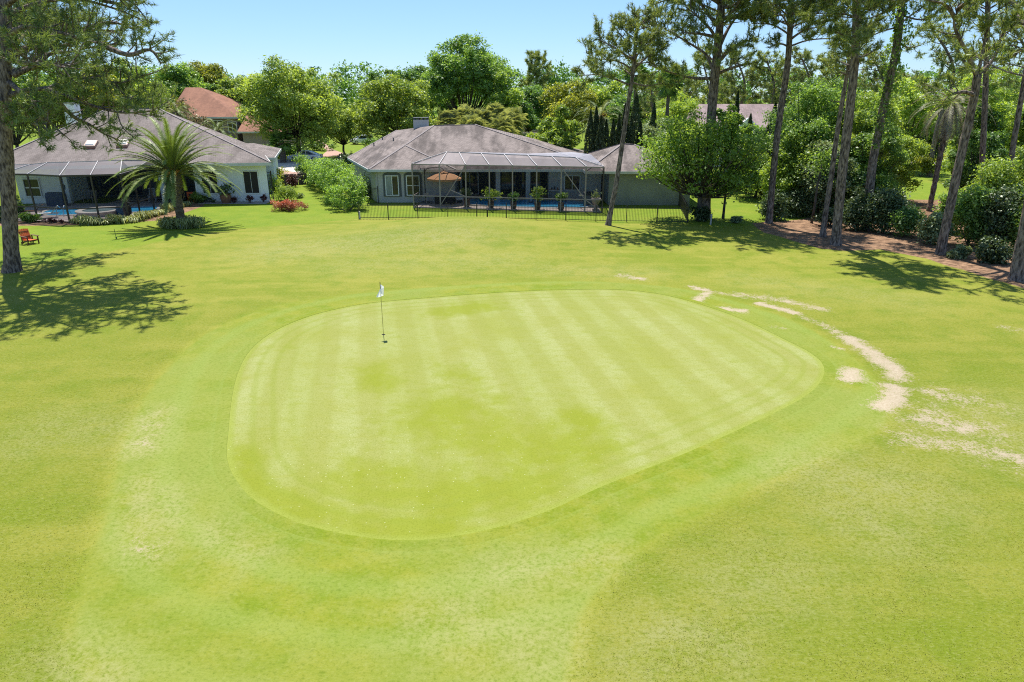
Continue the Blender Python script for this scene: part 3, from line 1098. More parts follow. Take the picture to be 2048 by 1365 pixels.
def broadleaf(name, label, cat, base, H, R, cb, mat_key, seed, n=9000, leaf=0.30, clumps=22, trunk_r=0.22, lean=(0, 0), bark="oak_bark",
              stems=1, group=None, low=-0.5, sx=1.0, sy=1.0, aspect=0.55, gauss=0.30, trunk_h=None, rmin=0.17, rmax=0.32, tone=0.5):
    """tapered trunk with limbs to every clump and an uneven crown of leaf sprays"""
    rng = np.random.default_rng(seed)
    rr = random.Random(seed)
    t = thing(name, label, cat, base, 0, group)
    hz = (H - cb) / 2
    zc = cb + hz
    cs, rs = crown_clumps(rng, int(clumps * 1.35), R, zc, hz, low, rmin, rmax, sx=sx, sy=sy)
    ox, oy = lean
    cs = [c + np.array([ox, oy, 0]) for c in cs]
    P, O, T = clump_cloud(cs, rs, int(n * 1.35), rng, gauss=gauss * .72, sub=24)
    P[:, 2] = np.maximum(P[:, 2], 0.08)
    leaf = leaf * 0.86
    q = leaf_quads(P, leaf, rng, 0.75, aspect, 0.25, O)
    rnd = np.clip(tone + T + rng.normal(0, 0.20, len(P)), 0, 1)
    w = MB()
    th = trunk_h or max(cb * 0.75, H * 0.22)
    for s_ in range(stems):
        a = 2 * PI * s_ / max(stems, 1) + rr.random()
        o_ = Vector((0, 0, 0)) if stems == 1 else Vector((math.cos(a) * trunk_r * 1.8, math.sin(a) * trunk_r * 1.8, 0))
        top = Vector((ox * 0.5 + rr.uniform(-.2, .2), oy * 0.5 + rr.uniform(-.2, .2), th)) + o_ * 2
        pts = catmull([o_ + Vector((0, 0, -0.15)), o_ + Vector((rr.uniform(-.06, .06), rr.uniform(-.06, .06), th * 0.12)), (o_ + top) / 2 + Vector((rr.uniform(-.15, .15), rr.uniform(-.15, .15), 0)), top], 3)
        k = len(pts)
        w.tube(pts, [trunk_r * (1.45 if i == 0 else 1.12 if i < 3 else 1.0) * (1 - 0.35 * i / k) for i in range(k)], 8)
        for j, (c, r) in enumerate(zip(cs, rs)):
            if stems > 1 and j % stems != s_:
                continue
            c = Vector(c)
            if c.z < top.z * 0.6:
                st = pts[len(pts) // 2]
            else:
                st = top
            mid = st.lerp(c, 0.5) + Vector((0, 0, -0.12 * (c - st).length + 0.1))
            lp = catmull([st, mid, c], 3)
            w.tube(lp, (trunk_r * 0.38, 0.02), 5)
    w.build("trunk", M[bark], t, smooth=True)
    mesh_np("crown", q, rnd, M[mat_key], t)
    return t


def bush(name, label, cat, base, W, D, H, mat_key, seed, n=2500, leaf=0.14, clumps=12, group=None, rz=0.0, aspect=0.5, tops=None, gauss=0.28, tone=0.5, flat_top=False, stem=True, upb=0.45):
    rng = np.random.default_rng(seed)
    t = thing(name, label, cat, base, rz, group)
    cs, rs = [], []
    r0 = min(W, D, H * 1.2) * 0.30
    for i in range(clumps):
        a = rng.uniform(0, 2 * PI)
        k = math.sqrt(rng.uniform(0, 1))
        z = H * (0.16 + 0.62 * rng.uniform(0, 1) * (1 if flat_top else (1 - 0.55 * k * k)))
        r = r0 * rng.uniform(0.75, 1.2)
        cs.append(np.array([math.cos(a) * max(W / 2 - r * 0.9, 0) * k, math.sin(a) * max(D / 2 - r * 0.9, 0) * k, max(z, r * 0.55)]))
        rs.append(r)
    P, O, T = clump_cloud(cs, rs, n, rng, gauss=gauss, flat=0.85)
    P[:, 2] = np.clip(P[:, 2], 0.03, H * 1.06)
    q = leaf_quads(P, leaf, rng, upb, aspect, 0.1, O)
    rnd = np.clip(tone + T + rng.normal(0, 0.2, len(P)), 0, 1)
    if tops is not None:
        rnd = np.clip(rnd * 0.35 + tops * (P[:, 2] / H) ** 1.5 * (0.7 + 0.6 * rng.random(len(P))), 0, 1)
    if stem:
        w = MB()
        for c in cs[:8]:
            w.tube([(0, 0, -0.05), (c[0] * 0.45, c[1] * 0.45, c[2] * 0.45), tuple(c)], (0.035, 0.012), 5)
        w.build("stem", M["oak_bark"], t)
    mesh_np("foliage", q, rnd, M[mat_key], t)
    return t


def hedge_run(name, label, cat, path, W, heights, mat_key, seed, n, leaf, clumps, tone=0.5, tops=None):
    """one continuous hedge along a path of world points"""
    rng = np.random.default_rng(seed)
    b = path[0]
    t = thing(name, label, cat, (b[0], b[1], gz(b[0], b[1])))
    P0 = np.array([(p[0], p[1]) for p in path])
    s_ = np.concatenate([[0], np.cumsum(np.hypot(*(P0[1:] - P0[:-1]).T))])
    cs, rs = [], []
    w = MB()
    for i in range(clumps):
        u = rng.uniform(0, s_[-1])
        x = np.interp(u, s_, P0[:, 0])
        y = np.interp(u, s_, P0[:, 1])
        H = np.interp(u, s_, heights)
        r = rng.uniform(.36, .62)
        k = int(np.searchsorted(s_, u)) - 1
        k = min(max(k, 0), len(P0) - 2)
        d = P0[k + 1] - P0[k]
        d = d / np.hypot(*d)
        o = rng.uniform(-1, 1)
        z = rng.uniform(.06, 1.0) ** .8 * (H - r * .6)
        half = (W / 2 - r * .5) * (1 - .30 * (z / H) ** 2)
        cs.append(np.array([x - b[0] - d[1] * o * half, y - b[1] + d[0] * o * half, gz(x, y) - gz(b[0], b[1]) + max(z, .3)]))
        rs.append(r)
        if i % 9 == 0:
            w.tube([(x - b[0], y - b[1], -.1), tuple(cs[-1] * [1, 1, .5] + [0, 0, .05]), tuple(cs[-1])], (.04, .012), 5)
    w.build("stem", M["oak_bark"], t)
    P, O, T = clump_cloud(cs, rs, n, rng, gauss=.34, sub=10)
    P[:, 2] = np.maximum(P[:, 2], .02)
    rnd = np.clip(tone + T + rng.normal(0, .2, len(P)), 0, 1)
    mesh_np("foliage", leaf_quads(P, leaf, rng, .5, .5, .1, O), rnd, M[mat_key], t)
    return t


def blades(name, label, cat, base, R, H, n, mat_key, seed, width=0.03, group=None, arch=0.8, mid=0.0):
    """strap-leaved clump: arching blades in two segments"""
    rng = np.random.default_rng(seed)
    t = thing(name, label, cat, base, 0, group)
    o = rng.normal(size=(n, 2)) * R * 0.28
    a = rng.uniform(0, 2 * PI, n)
    ln = rng.uniform(0.7, 1.2, n)
    ox, oy = o[:, 0], o[:, 1]
    ex = np.cos(a) * R * 0.75 * ln
    ey = np.sin(a) * R * 0.75 * ln
    hz = H * rng.uniform(0.7, 1.05, n)
    B = np.stack([ox, oy, np.zeros(n)], 1)
    Mi = np.stack([ox + ex * 0.4, oy + ey * 0.4, hz], 1)
    E = np.stack([ox + ex, oy + ey, hz * (1 - arch * rng.uniform(0.3, 0.9, n))], 1)
    s = np.stack([-np.sin(a), np.cos(a), np.zeros(n)], 1) * width
    q = np.concatenate([np.stack([B - s, B + s, Mi + s, Mi - s], 1), np.stack([Mi - s, Mi + s, E + s * 0.15, E - s * 0.15], 1)])
    r = rng.uniform(0.1, 0.9, n)
    rnd = np.concatenate([r, np.clip(r + 0.2, 0, 1)])
    mesh_np("foliage", q, rnd, M[mat_key], t)
    return t


def needle_tufts(C, A, rng, m=14, ln=0.30, w=0.020):
    """brushes of needles: C tips (n,3), A shoot directions (n,3) -> triangles and tone"""
    n = len(C)
    C2 = np.repeat(C, m, 0)
    A2 = np.repeat(A, m, 0)
    d = unit(rng.normal(size=(n * m, 3)) * 0.85 + A2 * 0.75)
    d[:, 2] -= 0.05
    l = ln * rng.uniform(0.65, 1.2, (n * m, 1))
    s = unit(np.cross(d, rng.normal(size=(n * m, 3)))) * w
    o = C2 - A2 * rng.uniform(0, 0.22, (n * m, 1)) * (ln / 0.3)
    tri = np.stack([o - s, o + s, o + d * l], 1)
    tone = np.repeat(rng.normal(0.5, 0.20, n), m) + rng.normal(0, 0.14, n * m)
    return tri, np.clip(tone, 0, 1)


def grow_limb(pts, r0, rng, rr, wood, tips, dirs, dens=1.0, spread=1.0, start=0.30, nseg=6):
    """one pine limb along pts with side branches, twigs and needle shoots"""
    P = catmull(pts, 4)
    Ls = sum((P[i + 1] - P[i]).length for i in range(len(P) - 1))
    wood.tube(P, (r0, max(0.018, r0 * 0.22)), nseg)
    nb = max(3, int(Ls * 2.1 * dens))
    m = len(P)
    for b in range(nb):
        u = start + (1 - start) * (b + rr.random() * 0.8) / nb
        i = min(int(u * (m - 1)), m - 2)
        p = P[i].lerp(P[i + 1], u * (m - 1) - i)
        tg = (P[i + 1] - P[i]).normalized()
        sd = Vector((rr.gauss(0, 1), rr.gauss(0, 1), rr.gauss(0.25, 0.7)))
        sd = (sd - tg * sd.dot(tg)).normalized()
        d = (tg * 0.55 + sd * 0.85 + Vector((0, 0, 0.22))).normalized()
        bl = min(2.4, Ls * 0.42) * (1.05 - 0.55 * u) * rr.uniform(0.6, 1.15) * spread
        q1 = p + d * bl * 0.5 + Vector((rr.gauss(0, .06), rr.gauss(0, .06), 0.0)) * bl
        q2 = p + d * bl + Vector((0, 0, 0.14 * bl))
        bp = catmull([p, q1, q2], 3)
        wood.tube(bp, (max(0.014, r0 * 0.30), 0.010), 4)
        for k in range(max(2, int(bl * 3.3 * dens))):
            v = rr.uniform(0.35, 1.0)
            j = min(int(v * (len(bp) - 1)), len(bp) - 2)
            a = bp[j].lerp(bp[j + 1], v * (len(bp) - 1) - j)
            td = (d * 0.6 + Vector((rr.gauss(0, .7), rr.gauss(0, .7), rr.gauss(0.35, .45)))).normalized()
            tl = rr.uniform(0.22, 0.62)
            e = a + td * tl
            wood.bar(a, e, 0.011)
            tips.append(e)
            dirs.append((td + Vector((0, 0, 0.35))).normalized())
            if rr.random() < 0.6:
                tips.append(a.lerp(e, 0.5) + Vector((rr.gauss(0, .05), rr.gauss(0, .05), rr.gauss(0, .05))))
                dirs.append((td + Vector((0, 0, 0.5))).normalized())
        tips.append(q2)
        dirs.append((d + Vector((0, 0, 0.4))).normalized())
    tips.append(P[-1])
    dirs.append((P[-1] - P[-2]).normalized())


def pine(name, label, base, trunk, tr, limbs, seed, cat="pine tree", group=None, auto=0, zlo=0.6, alen=(2.2, 4.0), m=14, ln=0.30, w=0.020, dens=1.0, mat_key="pine_needle", top_tuft=True, ivy=None, lr=0.10, stubs=0):
    """trunk: world points from the ground up; limbs: lists of world points; auto: extra limbs all round"""
    rng = np.random.default_rng(seed)
    rr = random.Random(seed)
    t = thing(name, label, cat, base, 0, group)
    w_ = wloc(t)
    tp = catmull(trunk, 5)
    k = len(tp)
    dens = dens * (1.28 if lr != .13 else 1.0)
    wood = MB()
    rad = []
    h0 = tp[0].z
    for i, p in enumerate(tp):
        f = i / (k - 1)
        fl = 1 + 0.55 * math.exp(-max(0, p.z - h0) / 0.35)
        rad.append((tr[0] + (tr[1] - tr[0]) * f) * fl)
    wood.tube(tp, rad, 12, 0.05, rr)
    tips, dirs = [], []
    for lb in limbs:
        grow_limb(lb, lr * rr.uniform(0.85, 1.15), rng, rr, wood, tips, dirs, dens)
    H = tp[-1].z - h0
    for i in range(auto):
        f = zlo + (1 - zlo) * (i + rr.random()) / auto
        f = min(f, 0.985)
        j = min(int(f * (k - 1)), k - 2)
        p = tp[j].lerp(tp[j + 1], f * (k - 1) - j)
        a = i * 2.4 + rr.uniform(-.5, .5)
        ll = rr.uniform(*alen) * (1.0 - 0.55 * max(0, (f - zlo) / (1 - zlo)) ** 1.4)
        up = rr.uniform(0.05, 0.5) + 0.5 * max(0, f - 0.8)
        d = Vector((math.cos(a), math.sin(a), up)).normalized()
        q = p + d * ll * 0.5 + Vector((rr.gauss(0, .12), rr.gauss(0, .12), rr.uniform(-.1, .15))) * ll * 0.5
        e = p + d * ll + Vector((rr.gauss(0, .1), rr.gauss(0, .1), rr.uniform(0, .25))) * ll
        grow_limb([p, q, e], max(0.03, lr * rr.uniform(0.5, 0.85)), rng, rr, wood, tips, dirs, dens)
    for i in range(stubs):
        f = rr.uniform(zlo - 0.25, zlo)
        j = min(int(f * (k - 1)), k - 2)
        a = rr.uniform(0, 6.28)
        d = Vector((math.cos(a), math.sin(a), rr.uniform(-0.1, 0.5)))
        p = tp[j]
        wood.tube([p, p + d * rr.uniform(0.3, 0.7), p + d * rr.uniform(0.8, 1.6) + Vector((0, 0, rr.uniform(-.3, .1)))], (0.035, 0.012), 5)
    if top_tuft:
        for i in range(10):
            tips.append(tp[-1] + Vector((rr.gauss(0, .3), rr.gauss(0, .3), rr.gauss(0, .2))))
            dirs.append(Vector((rr.gauss(0, .4), rr.gauss(0, .4), 1)).normalized())
    wood.build("trunk", M["pine_bark"], t, world=True, smooth=True)
    if tips:
        tri, tone = needle_tufts(np.array([tuple(p) for p in tips]), np.array([tuple(p) for p in dirs]), rng, m, ln, w)
        mesh_np("crown", tri, tone, M[mat_key], t, world=True)
    if ivy:
        z0, z1, n, rad_ = ivy
        P = []
        for i in range(n):
            f = rr.random()
            z = z0 + (z1 - z0) * f
            j = min(range(k), key=lambda a_: abs(tp[a_].z - z))
            a = rr.uniform(0, 2 * PI)
            r = rad_ * (0.55 + 0.6 * rr.random()) * (1 + 0.5 * math.sin(z * 2.1 + a))
            P.append((tp[j].x + math.cos(a) * r, tp[j].y + math.sin(a) * r, z))
        P = np.array(P)
        q = leaf_quads(P, 0.17, rng, 0.3, 0.75)
        mesh_np("ivy", q, rng.uniform(0, 1, len(P)), M["leaf_green"], t, world=True)
    return t


def fronds(center, n, ln, rng, rr, e_lo, e_hi, droop, leaflets=44, lw=0.020, ll=0.42, rach=None, az=None):
    """feather palm crown: triangles, tones"""
    tris, tones = [], []
    for i in range(n):
        a = i * 2.39996 + rr.uniform(-.25, .25) if az is None else rr.uniform(*az)
        f = (i + 0.5) / n
        e = e_hi + (e_lo - e_hi) * f ** 0.9 + rr.uniform(-.08, .08)
        L_ = ln * rr.uniform(0.85, 1.1)
        hor = Vector((math.cos(a), math.sin(a), 0))
        side = Vector((-math.sin(a), math.cos(a), 0))
        p = Vector(center)
        pts = [p.copy()]
        seg = 14
        ang = e
        sway = rr.uniform(-.05, .05)
        for k in range(seg):
            ang -= droop * (0.35 + 1.3 * k / seg) / seg * rr.uniform(0.9, 1.1)
            p = p + (hor * math.cos(ang) + Vector((0, 0, math.sin(ang))) + side * sway) * (L_ / seg)
            pts.append(p.copy())
        if rach is not None:
            rach.tube(pts, (0.035, 0.008), 4)
        tone = rr.uniform(0.2, 0.75)
        for k in range(leaflets):
            u = 0.16 + 0.84 * k / (leaflets - 1)
            j = min(int(u * seg), seg - 1)
            b = pts[j].lerp(pts[j + 1], u * seg - j)
            tg = (pts[j + 1] - pts[j]).normalized()
            nm = side.cross(tg).normalized()
            if nm.z < 0:
                nm = -nm
            l = ll * (0.35 + 0.65 * math.sin(PI * min(1, u * 0.92 + 0.06)) ** 0.7)
            for sg in (-1, 1):
                d = (tg * 0.85 + side * sg * 0.75 + nm * rr.uniform(0.05, 0.35)).normalized()
                e_ = b + d * l + Vector((0, 0, -0.12 * l))
                w = tg * lw
                tris.append((b - w, b + w, e_))
                tones.append(tone + rr.uniform(-.2, .25))
    A = np.array([[tuple(v) for v in t] for t in tris])
    return A, np.clip(np.array(tones), 0, 1)


def feather_palm(name, label, base, h, r, ln, n, seed, e=(-0.55, 1.35), droop=1.5, mat_key="palm_frond", leaflets=44, ll=0.42, lw=0.022, fruit=False, group=None, skirt=0, lean=(0, 0), bark="palm_bark"):
    rng = np.random.default_rng(seed)
    rr = random.Random(seed)
    t = thing(name, label, "palm tree", base, 0, group)
    w = MB()
    k = 22
    pts = [Vector((lean[0] * (i / k) ** 1.5, lean[1] * (i / k) ** 1.5, -0.1 + (h + 0.1) * i / k)) for i in range(k + 1)]
    rad = []
    for i in range(k + 1):
        f = i / k
        q = r * (1.12 if f < 0.05 else 0.92) + r * 0.45 * sstep(0.62, 0.86, f) + (0.012 if i % 2 else -0.012)
        rad.append(float(q))
    w.tube(pts, rad, 12, 0.07, rr)
    # cut leaf bases below the crown
    for i in range(70):
        a = i * 2.4
        z = h * (0.55 + 0.45 * i / 70)
        p = Vector((lean[0] + math.cos(a) * r * 1.2, lean[1] + math.sin(a) * r * 1.2, z))
        w.bar(p, p + Vector((math.cos(a) * 0.13, math.sin(a) * 0.13, 0.17)), 0.07, 0.04)
    w.build("trunk", M[bark], t)
    ra = MB()
    c = (lean[0], lean[1], h)
    A, tone = fronds(c, n, ln, rng, rr, e[0], e[1], droop, leaflets, lw, ll, ra)
    mesh_np("crown", A, tone, M[mat_key], t)
    ra.build("leaf_stalk", M["palm_rachis"], t)
    if skirt:
        A, tone = fronds((lean[0], lean[1], h - 0.2), skirt, ln * 0.8, rng, rr, -1.3, -0.7, 0.5, leaflets // 2, lw, ll)
        mesh_np("dead_frond", A, tone, M["palm_dry"], t)
    if fruit:
        fb = MB()
        for i in range(26):
            a = rr.uniform(3.3, 5.9)
            p = Vector((math.cos(a) * r * 0.9, math.sin(a) * r * 0.9, h + rr.uniform(-.1, .25)))
            q = p + Vector((math.cos(a) * rr.uniform(.2, .5), math.sin(a) * rr.uniform(.2, .5), rr.uniform(-.12, .3)))
            fb.tube([p, q], (0.03, 0.05), 5)
        fb.build("fruit_stalk", M["date_fruit"], t)
    return t


M["palm_rachis"] = mat("palm_rachis", (0.24, 0.25, 0.09), (0.18, 0.19, 0.06), scale=4)


def fan_palm(name, label, base, h, r, R, n, seed, mat_key="leaf_fan", group=None, trunk="palm_bark"):
    """cabbage palm: a ball of fan leaves"""
    rng = np.random.default_rng(seed)
    rr = random.Random(seed)
    t = thing(name, label, "palm tree", base, 0, group)
    w = MB()
    w.tube([(0, 0, -.1), (0.05, 0, h * .5), (0, 0.04, h)], (r * 1.1, r), 10)
    w.build("trunk", M[trunk], t)
    tris, tones = [], []
    for i in range(n):
        d = rng.normal(size=3)
        d[2] = d[2] * 0.9 + 0.25
        d /= np.linalg.norm(d)
        st = np.array([0, 0, h])
        c = st + d * R * rng.uniform(0.45, 0.7)
        s = np.cross(d, [0, 0, 1.0])
        s /= np.linalg.norm(s) + 1e-6
        u = np.cross(s, d)
        tone = rng.uniform(.2, .8)
        for k in range(18):
            a = (k / 17 - .5) * 3.3
            e = d * math.cos(a) + s * math.sin(a)
            l = R * rng.uniform(0.42, 0.62)
            e2 = c + e * l + np.array([0, 0, -0.32 * l]) + u * 0.05
            wv = (s * math.cos(a) - d * math.sin(a)) * 0.022 * R / 1.2
            mid = c + e * l * 0.55
            tris.append((c, mid - wv, e2))
            tris.append((c, e2, mid + wv))
            tones += [tone + rng.normal(0, .12)] * 2
    mesh_np("crown", np.array(tris), np.clip(np.array(tones), 0, 1), M[mat_key], t)
    return t


def cypress(name, label, base, h, r, seed, group=None, n=4200, leaf=0.23):
    rng = np.random.default_rng(seed)
    t = thing(name, label, "cypress", base, 0, group)
    w = MB()
    w.tube([(0, 0, -.1), (0, 0, h * .5), (0, 0, h * .93)], (0.12, 0.02), 6)
    w.build("trunk", M["oak_bark"], t)
    f = rng.uniform(0, 1, n)
    a = rng.uniform(0, 2 * PI, n)
    prof = r * np.minimum(1, (f / 0.10) ** 0.5) * (1 - np.clip(f - 0.3, 0, 1) / 0.7) ** 0.75
    k = prof * (0.72 + 0.30 * rng.random(n)) * (1 + 0.16 * np.sin(a * 3 + f * 17))
    P = np.stack([np.cos(a) * k, np.sin(a) * k, 0.15 + f * (h - 0.15)], 1)
    out = np.stack([np.cos(a), np.sin(a), np.zeros(n)], 1)
    q = leaf_quads(P, leaf, rng, 0.0, 0.45, -1.4, out)
    mesh_np("crown", q, rng.uniform(0, 1, n), M["leaf_cypress"], t)
    return t
# ------------------------------------------------------------------ houses
def V3(x, y, z):
    return Vector((x, y, z))


def window(parent, c, w, h, rz, name="window", frame="trim_white", glass="glass", mull=(1, 1), fw=0.07, depth=0.08, surround=None):
    """framed window standing proud of a wall; c: centre on the wall face; rz: direction its outside faces (0 = towards -y)"""
    ca, sa = math.cos(rz), math.sin(rz)

    def P(u, v, d):   # u along the wall, v up, d outwards
        return V3(c[0] + u * ca + d * sa, c[1] + u * sa - d * ca, c[2] + v)
    fr = MB()
    hw, hh = w / 2, h / 2
    d0 = depth / 2
    for a, b in ((P(-hw, -hh, d0), P(hw, -hh, d0)), (P(-hw, hh, d0), P(hw, hh, d0))):
        fr.bar(a, b, depth, fw)
    for s in (-1, 1):
        fr.bar(P(s * (hw - fw / 2), -hh + fw / 2, d0), P(s * (hw - fw / 2), hh - fw / 2, d0), fw, depth, up=(ca, sa, 0))
    nx, nz = mull
    for i in range(1, nx):
        u = -hw + w * i / nx
        fr.bar(P(u, -hh + fw / 2, d0), P(u, hh - fw / 2, d0), fw * 0.7, depth * 0.8, up=(ca, sa, 0))
    for i in range(1, nz):
        v = -hh + h * i / nz
        fr.bar(P(-hw + fw, v, d0 * 0.9), P(hw - fw, v, d0 * 0.9), depth * 0.75, fw * 0.7)
    o = fr.build(name, M[frame], parent, world=True)
    g = MB()
    g.poly([P(-hw + fw * .5, -hh + fw * .4, 0.025), P(hw - fw * .5, -hh + fw * .4, 0.025), P(hw - fw * .5, hh - fw * .4, 0.025), P(-hw + fw * .5, hh - fw * .4, 0.025)])
    g.build("pane", M[glass], o, world=True)
    return o


def wallbox(mb, p, q, z0, z1, th=0.22):
    p, q = Vector(p), Vector(q)
    d = (q - p).normalized()
    n = Vector((-d.y, d.x)) * (th / 2)
    pts = [(p.x + n.x, p.y + n.y), (q.x + n.x, q.y + n.y), (q.x - n.x, q.y - n.y), (p.x - n.x, p.y - n.y)]
    mb.prism(pts, z0, z1)


def roofmesh(polys, parent, mkey, name="roof"):
    mb = MB()
    for p in polys:
        mb.poly([tuple(v) for v in p])
    o = mb.build(name, M[mkey], parent, world=True)
    return o


def tri_fan_roof(mb, pts):
    for i in range(1, len(pts) - 1):
        mb.poly([pts[0], pts[i], pts[i + 1]])


def fascia(parent, pts, h=0.24, mkey="fascia", name="fascia"):
    mb = MB()
    for a, b in zip(pts[:-1], pts[1:]):
        a, b = Vector(a), Vector(b)
        mb.bar(a - V3(0, 0, h / 2 + 0.012), b - V3(0, 0, h / 2 + 0.012), 0.12, h)
    return mb.build(name, M[mkey], parent, world=True)


def ridgecaps(parent, lines, mkey, name="ridge_cap", w=0.20):
    for a, b in lines:
        mb = MB()
        a, b = Vector(a), Vector(b)
        mb.bar(a + V3(0, 0, 0.012), b + V3(0, 0, 0.012), w, 0.05)
        mb.build(name, M[mkey], parent, world=True)


M["ridge_grey"] = mat("ridge_grey", (0.25, 0.215, 0.205), (0.19, 0.165, 0.155), scale=2.5, rough=0.9)
M["lanai_shaded"] = mat("lanai_shaded", (0.045, 0.046, 0.048), (0.03, 0.031, 0.033), scale=1.0, rough=0.9)  # shade of the deep recess painted in as a near-black wall colour

GZ = -0.25
# ================================================================= grey house in the middle
house = thing("grey_house", "grey stucco house with a broad stained hip roof behind the larger pool cage", "house", (0, 66, GZ))
e1 = V3(-17.4, 74.6, 2.75)
e2 = V3(-12.75, 62.4, 2.75)
p_ = at(810, 291, 68.0)
r1 = at(868, 251.5, 73.0)
r2 = at(950, 249.5, 73.0)
q1 = at(794, 261, 80.0)
e3 = V3(-5.0, 62.4, 2.75)
e4 = V3(8.6, 62.6, 2.75)
b2 = V3(8.6, 84, 2.75)
b1 = V3(-15.0, 88, 2.75)
v3 = V3(-5.0, 63.2, 2.98)
rf = MB()
rf.poly([e2, e3, p_])
rf.poly([e1, e2, p_])
rf.poly([e1, p_, r1])
rf.poly([e1, r1, q1])
rf.poly([e3, e4, r2, r1])
rf.poly([e3, r1, p_])
rf.poly([e4, b2, r2])
rf.poly([r1, r2, b2, b1, q1])
rf.poly([q1, b1, e1])
roof = rf.build("roof", M["roof_grey"], house, world=True)
ridgecaps(roof, [(e2, p_), (p_, r1), (r1, r2), (r2, e4), (p_, e3), (e1, q1)], "ridge_grey")
fascia(house, [e1, e2, e3], 0.22)
fascia(house, [e3, e4], 0.22)
so = MB()
so.poly([V3(-17.0, 74.6, 2.50), V3(-12.4, 62.6, 2.50), V3(8.4, 62.75, 2.50), V3(8.4, 83, 2.50), V3(-15, 86, 2.50)])
so.build("soffit", M["soffit"], house, world=True)
wl = MB()
wallbox(wl, (-16.7, 74.4), (-12.2, 63.0), GZ - .1, 2.5)
wallbox(wl, (-12.09, 63.0), (-5.2, 63.0), GZ - .1, 2.495)
wallbox(wl, (-5.31, 63.11), (-5.31, 67.9), GZ - .1, 2.49)
wallbox(wl, (3.4, 64.8), (8.3, 64.8), GZ - .1, 2.495)
wallbox(wl, (3.5, 64.92), (3.5, 67.9), GZ - .1, 2.49)
wallbox(wl, (-16.7, 74.6), (-14.8, 86), GZ - .1, 2.485)
wallbox(wl, (-15.1, 86), (8.3, 83), GZ - .1, 2.488)
wallbox(wl, (8.2, 64.92), (8.2, 82.8), GZ - .1, 2.48)
wl.build("wall", M["wall_grey"], house, world=True)
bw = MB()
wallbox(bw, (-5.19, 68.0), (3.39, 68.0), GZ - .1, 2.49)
bw.build("lanai_wall", M["lanai_shaded"], house, world=True)
# arched windows in the front wall
for px in (784, 826):
    c = at(px, 362, 62.88)
    mb = MB()
    n = 12
    w, h = 1.62, 1.85
    z0 = 0.30
    out = [(c.x - w / 2, z0)] + [(c.x + w / 2, z0)]
    for k in range(n + 1):
        a = PI * k / n
        out.append((c.x + math.cos(a) * w / 2, z0 + h + 0.02 + math.sin(a) * 0.31))
    vs = [(x, 62.885, z) for x, z in out] + [(x, 62.82, z) for x, z in out]
    m_ = len(out)
    mb.add(vs, [tuple(range(m_, 2 * m_))] + [(i, (i + 1) % m_, m_ + (i + 1) % m_, m_ + i) for i in range(m_)])
    aw = mb.build("arched_window", M["trim_grey"], house, world=True)
    mb.v = []
    window(aw, (c.x, 62.815, z0 + .98), 1.22, 1.72, 0, name="sash", mull=(2, 2) if px > 800 else (2, 1), fw=0.08)
    if px < 800:
        cu = MB()
        cu.poly([(c.x - .55, 62.77, z0 + .2), (c.x - .05, 62.77, z0 + .2), (c.x - .05, 62.77, z0 + 1.78), (c.x - .55, 62.77, z0 + 1.78)])
        cu.build("curtain", M["curtain"], aw, world=True)
# small window in the side wall
ang = math.atan2(63.0 - 74.4, -12.2 + 16.7)
sc_ = V3(-14.28, 67.95, 1.35)
window(house, sc_, 0.85, 1.25, ang, mull=(1, 2), fw=0.09)
# lanai doors and columns
for px, w in ((905, 1.7), (940, 1.7), (1010, 2.2), (1062, 1.9)):
    c = at(px, 372, 67.86)
    window(house, (c.x, 67.88, 0.98), w, 2.3, 0, name="glass_door", mull=(2, 1), fw=0.09, frame="trim_white" if px < 960 else "trim_grey")
for px in (996, 1056):
    c = at(px, 360, 64.0)
    mb = MB()
    mb.box((c.x, 64.0, 1.14), (0.42, 0.42, 2.72))
    mb.build("column", M["wall_grey"], house, world=True)
window(house, (5.6, 64.68, 1.3), 1.5, 1.3, 0, mull=(2, 1))
# chimney
cb_ = at(843, 266, 76.5)
ch = MB()
ch.box((cb_.x, 76.5, 5.25), (1.5, 1.2, 2.5))
chim = ch.build("chimney", M["wall_grey"], roof, world=True)
cp = MB()
for sx in (-1, -0.33, 0.33, 1):
    for sy in (-1, 1):
        cp.box((cb_.x + sx * 0.66, 76.5 + sy * 0.5, 6.58), (0.13, 0.13, 0.17))
cp.box((cb_.x, 76.5, 6.70), (1.62, 1.32, 0.07))
cp.build("chimney_cap", M["trim_grey"], house, world=True)
# plumbing vents
for px, py, D in ((765, 281, 77), (748, 293, 74.5), (787, 283, 75)):
    r = ray(px, py)
    # foot on the left roof plane e1,e2,p_
    nrm = (e2 - e1).cross(p_ - e1).normalized()
    tt = (e1 - V3(0, 0, CZ)).dot(nrm) / r.dot(nrm)
    f = V3(0, 0, CZ) + r * tt
    mb = MB()
    mb.tube([f - V3(0, 0, .1), f + V3(0, 0, .30)], 0.06, 8)
    mb.tube([f + V3(0, 0, .30), f + V3(0, 0, .36)], 0.10, 8)
    mb.build("vent_pipe", M["trim_grey"], roof, world=True)

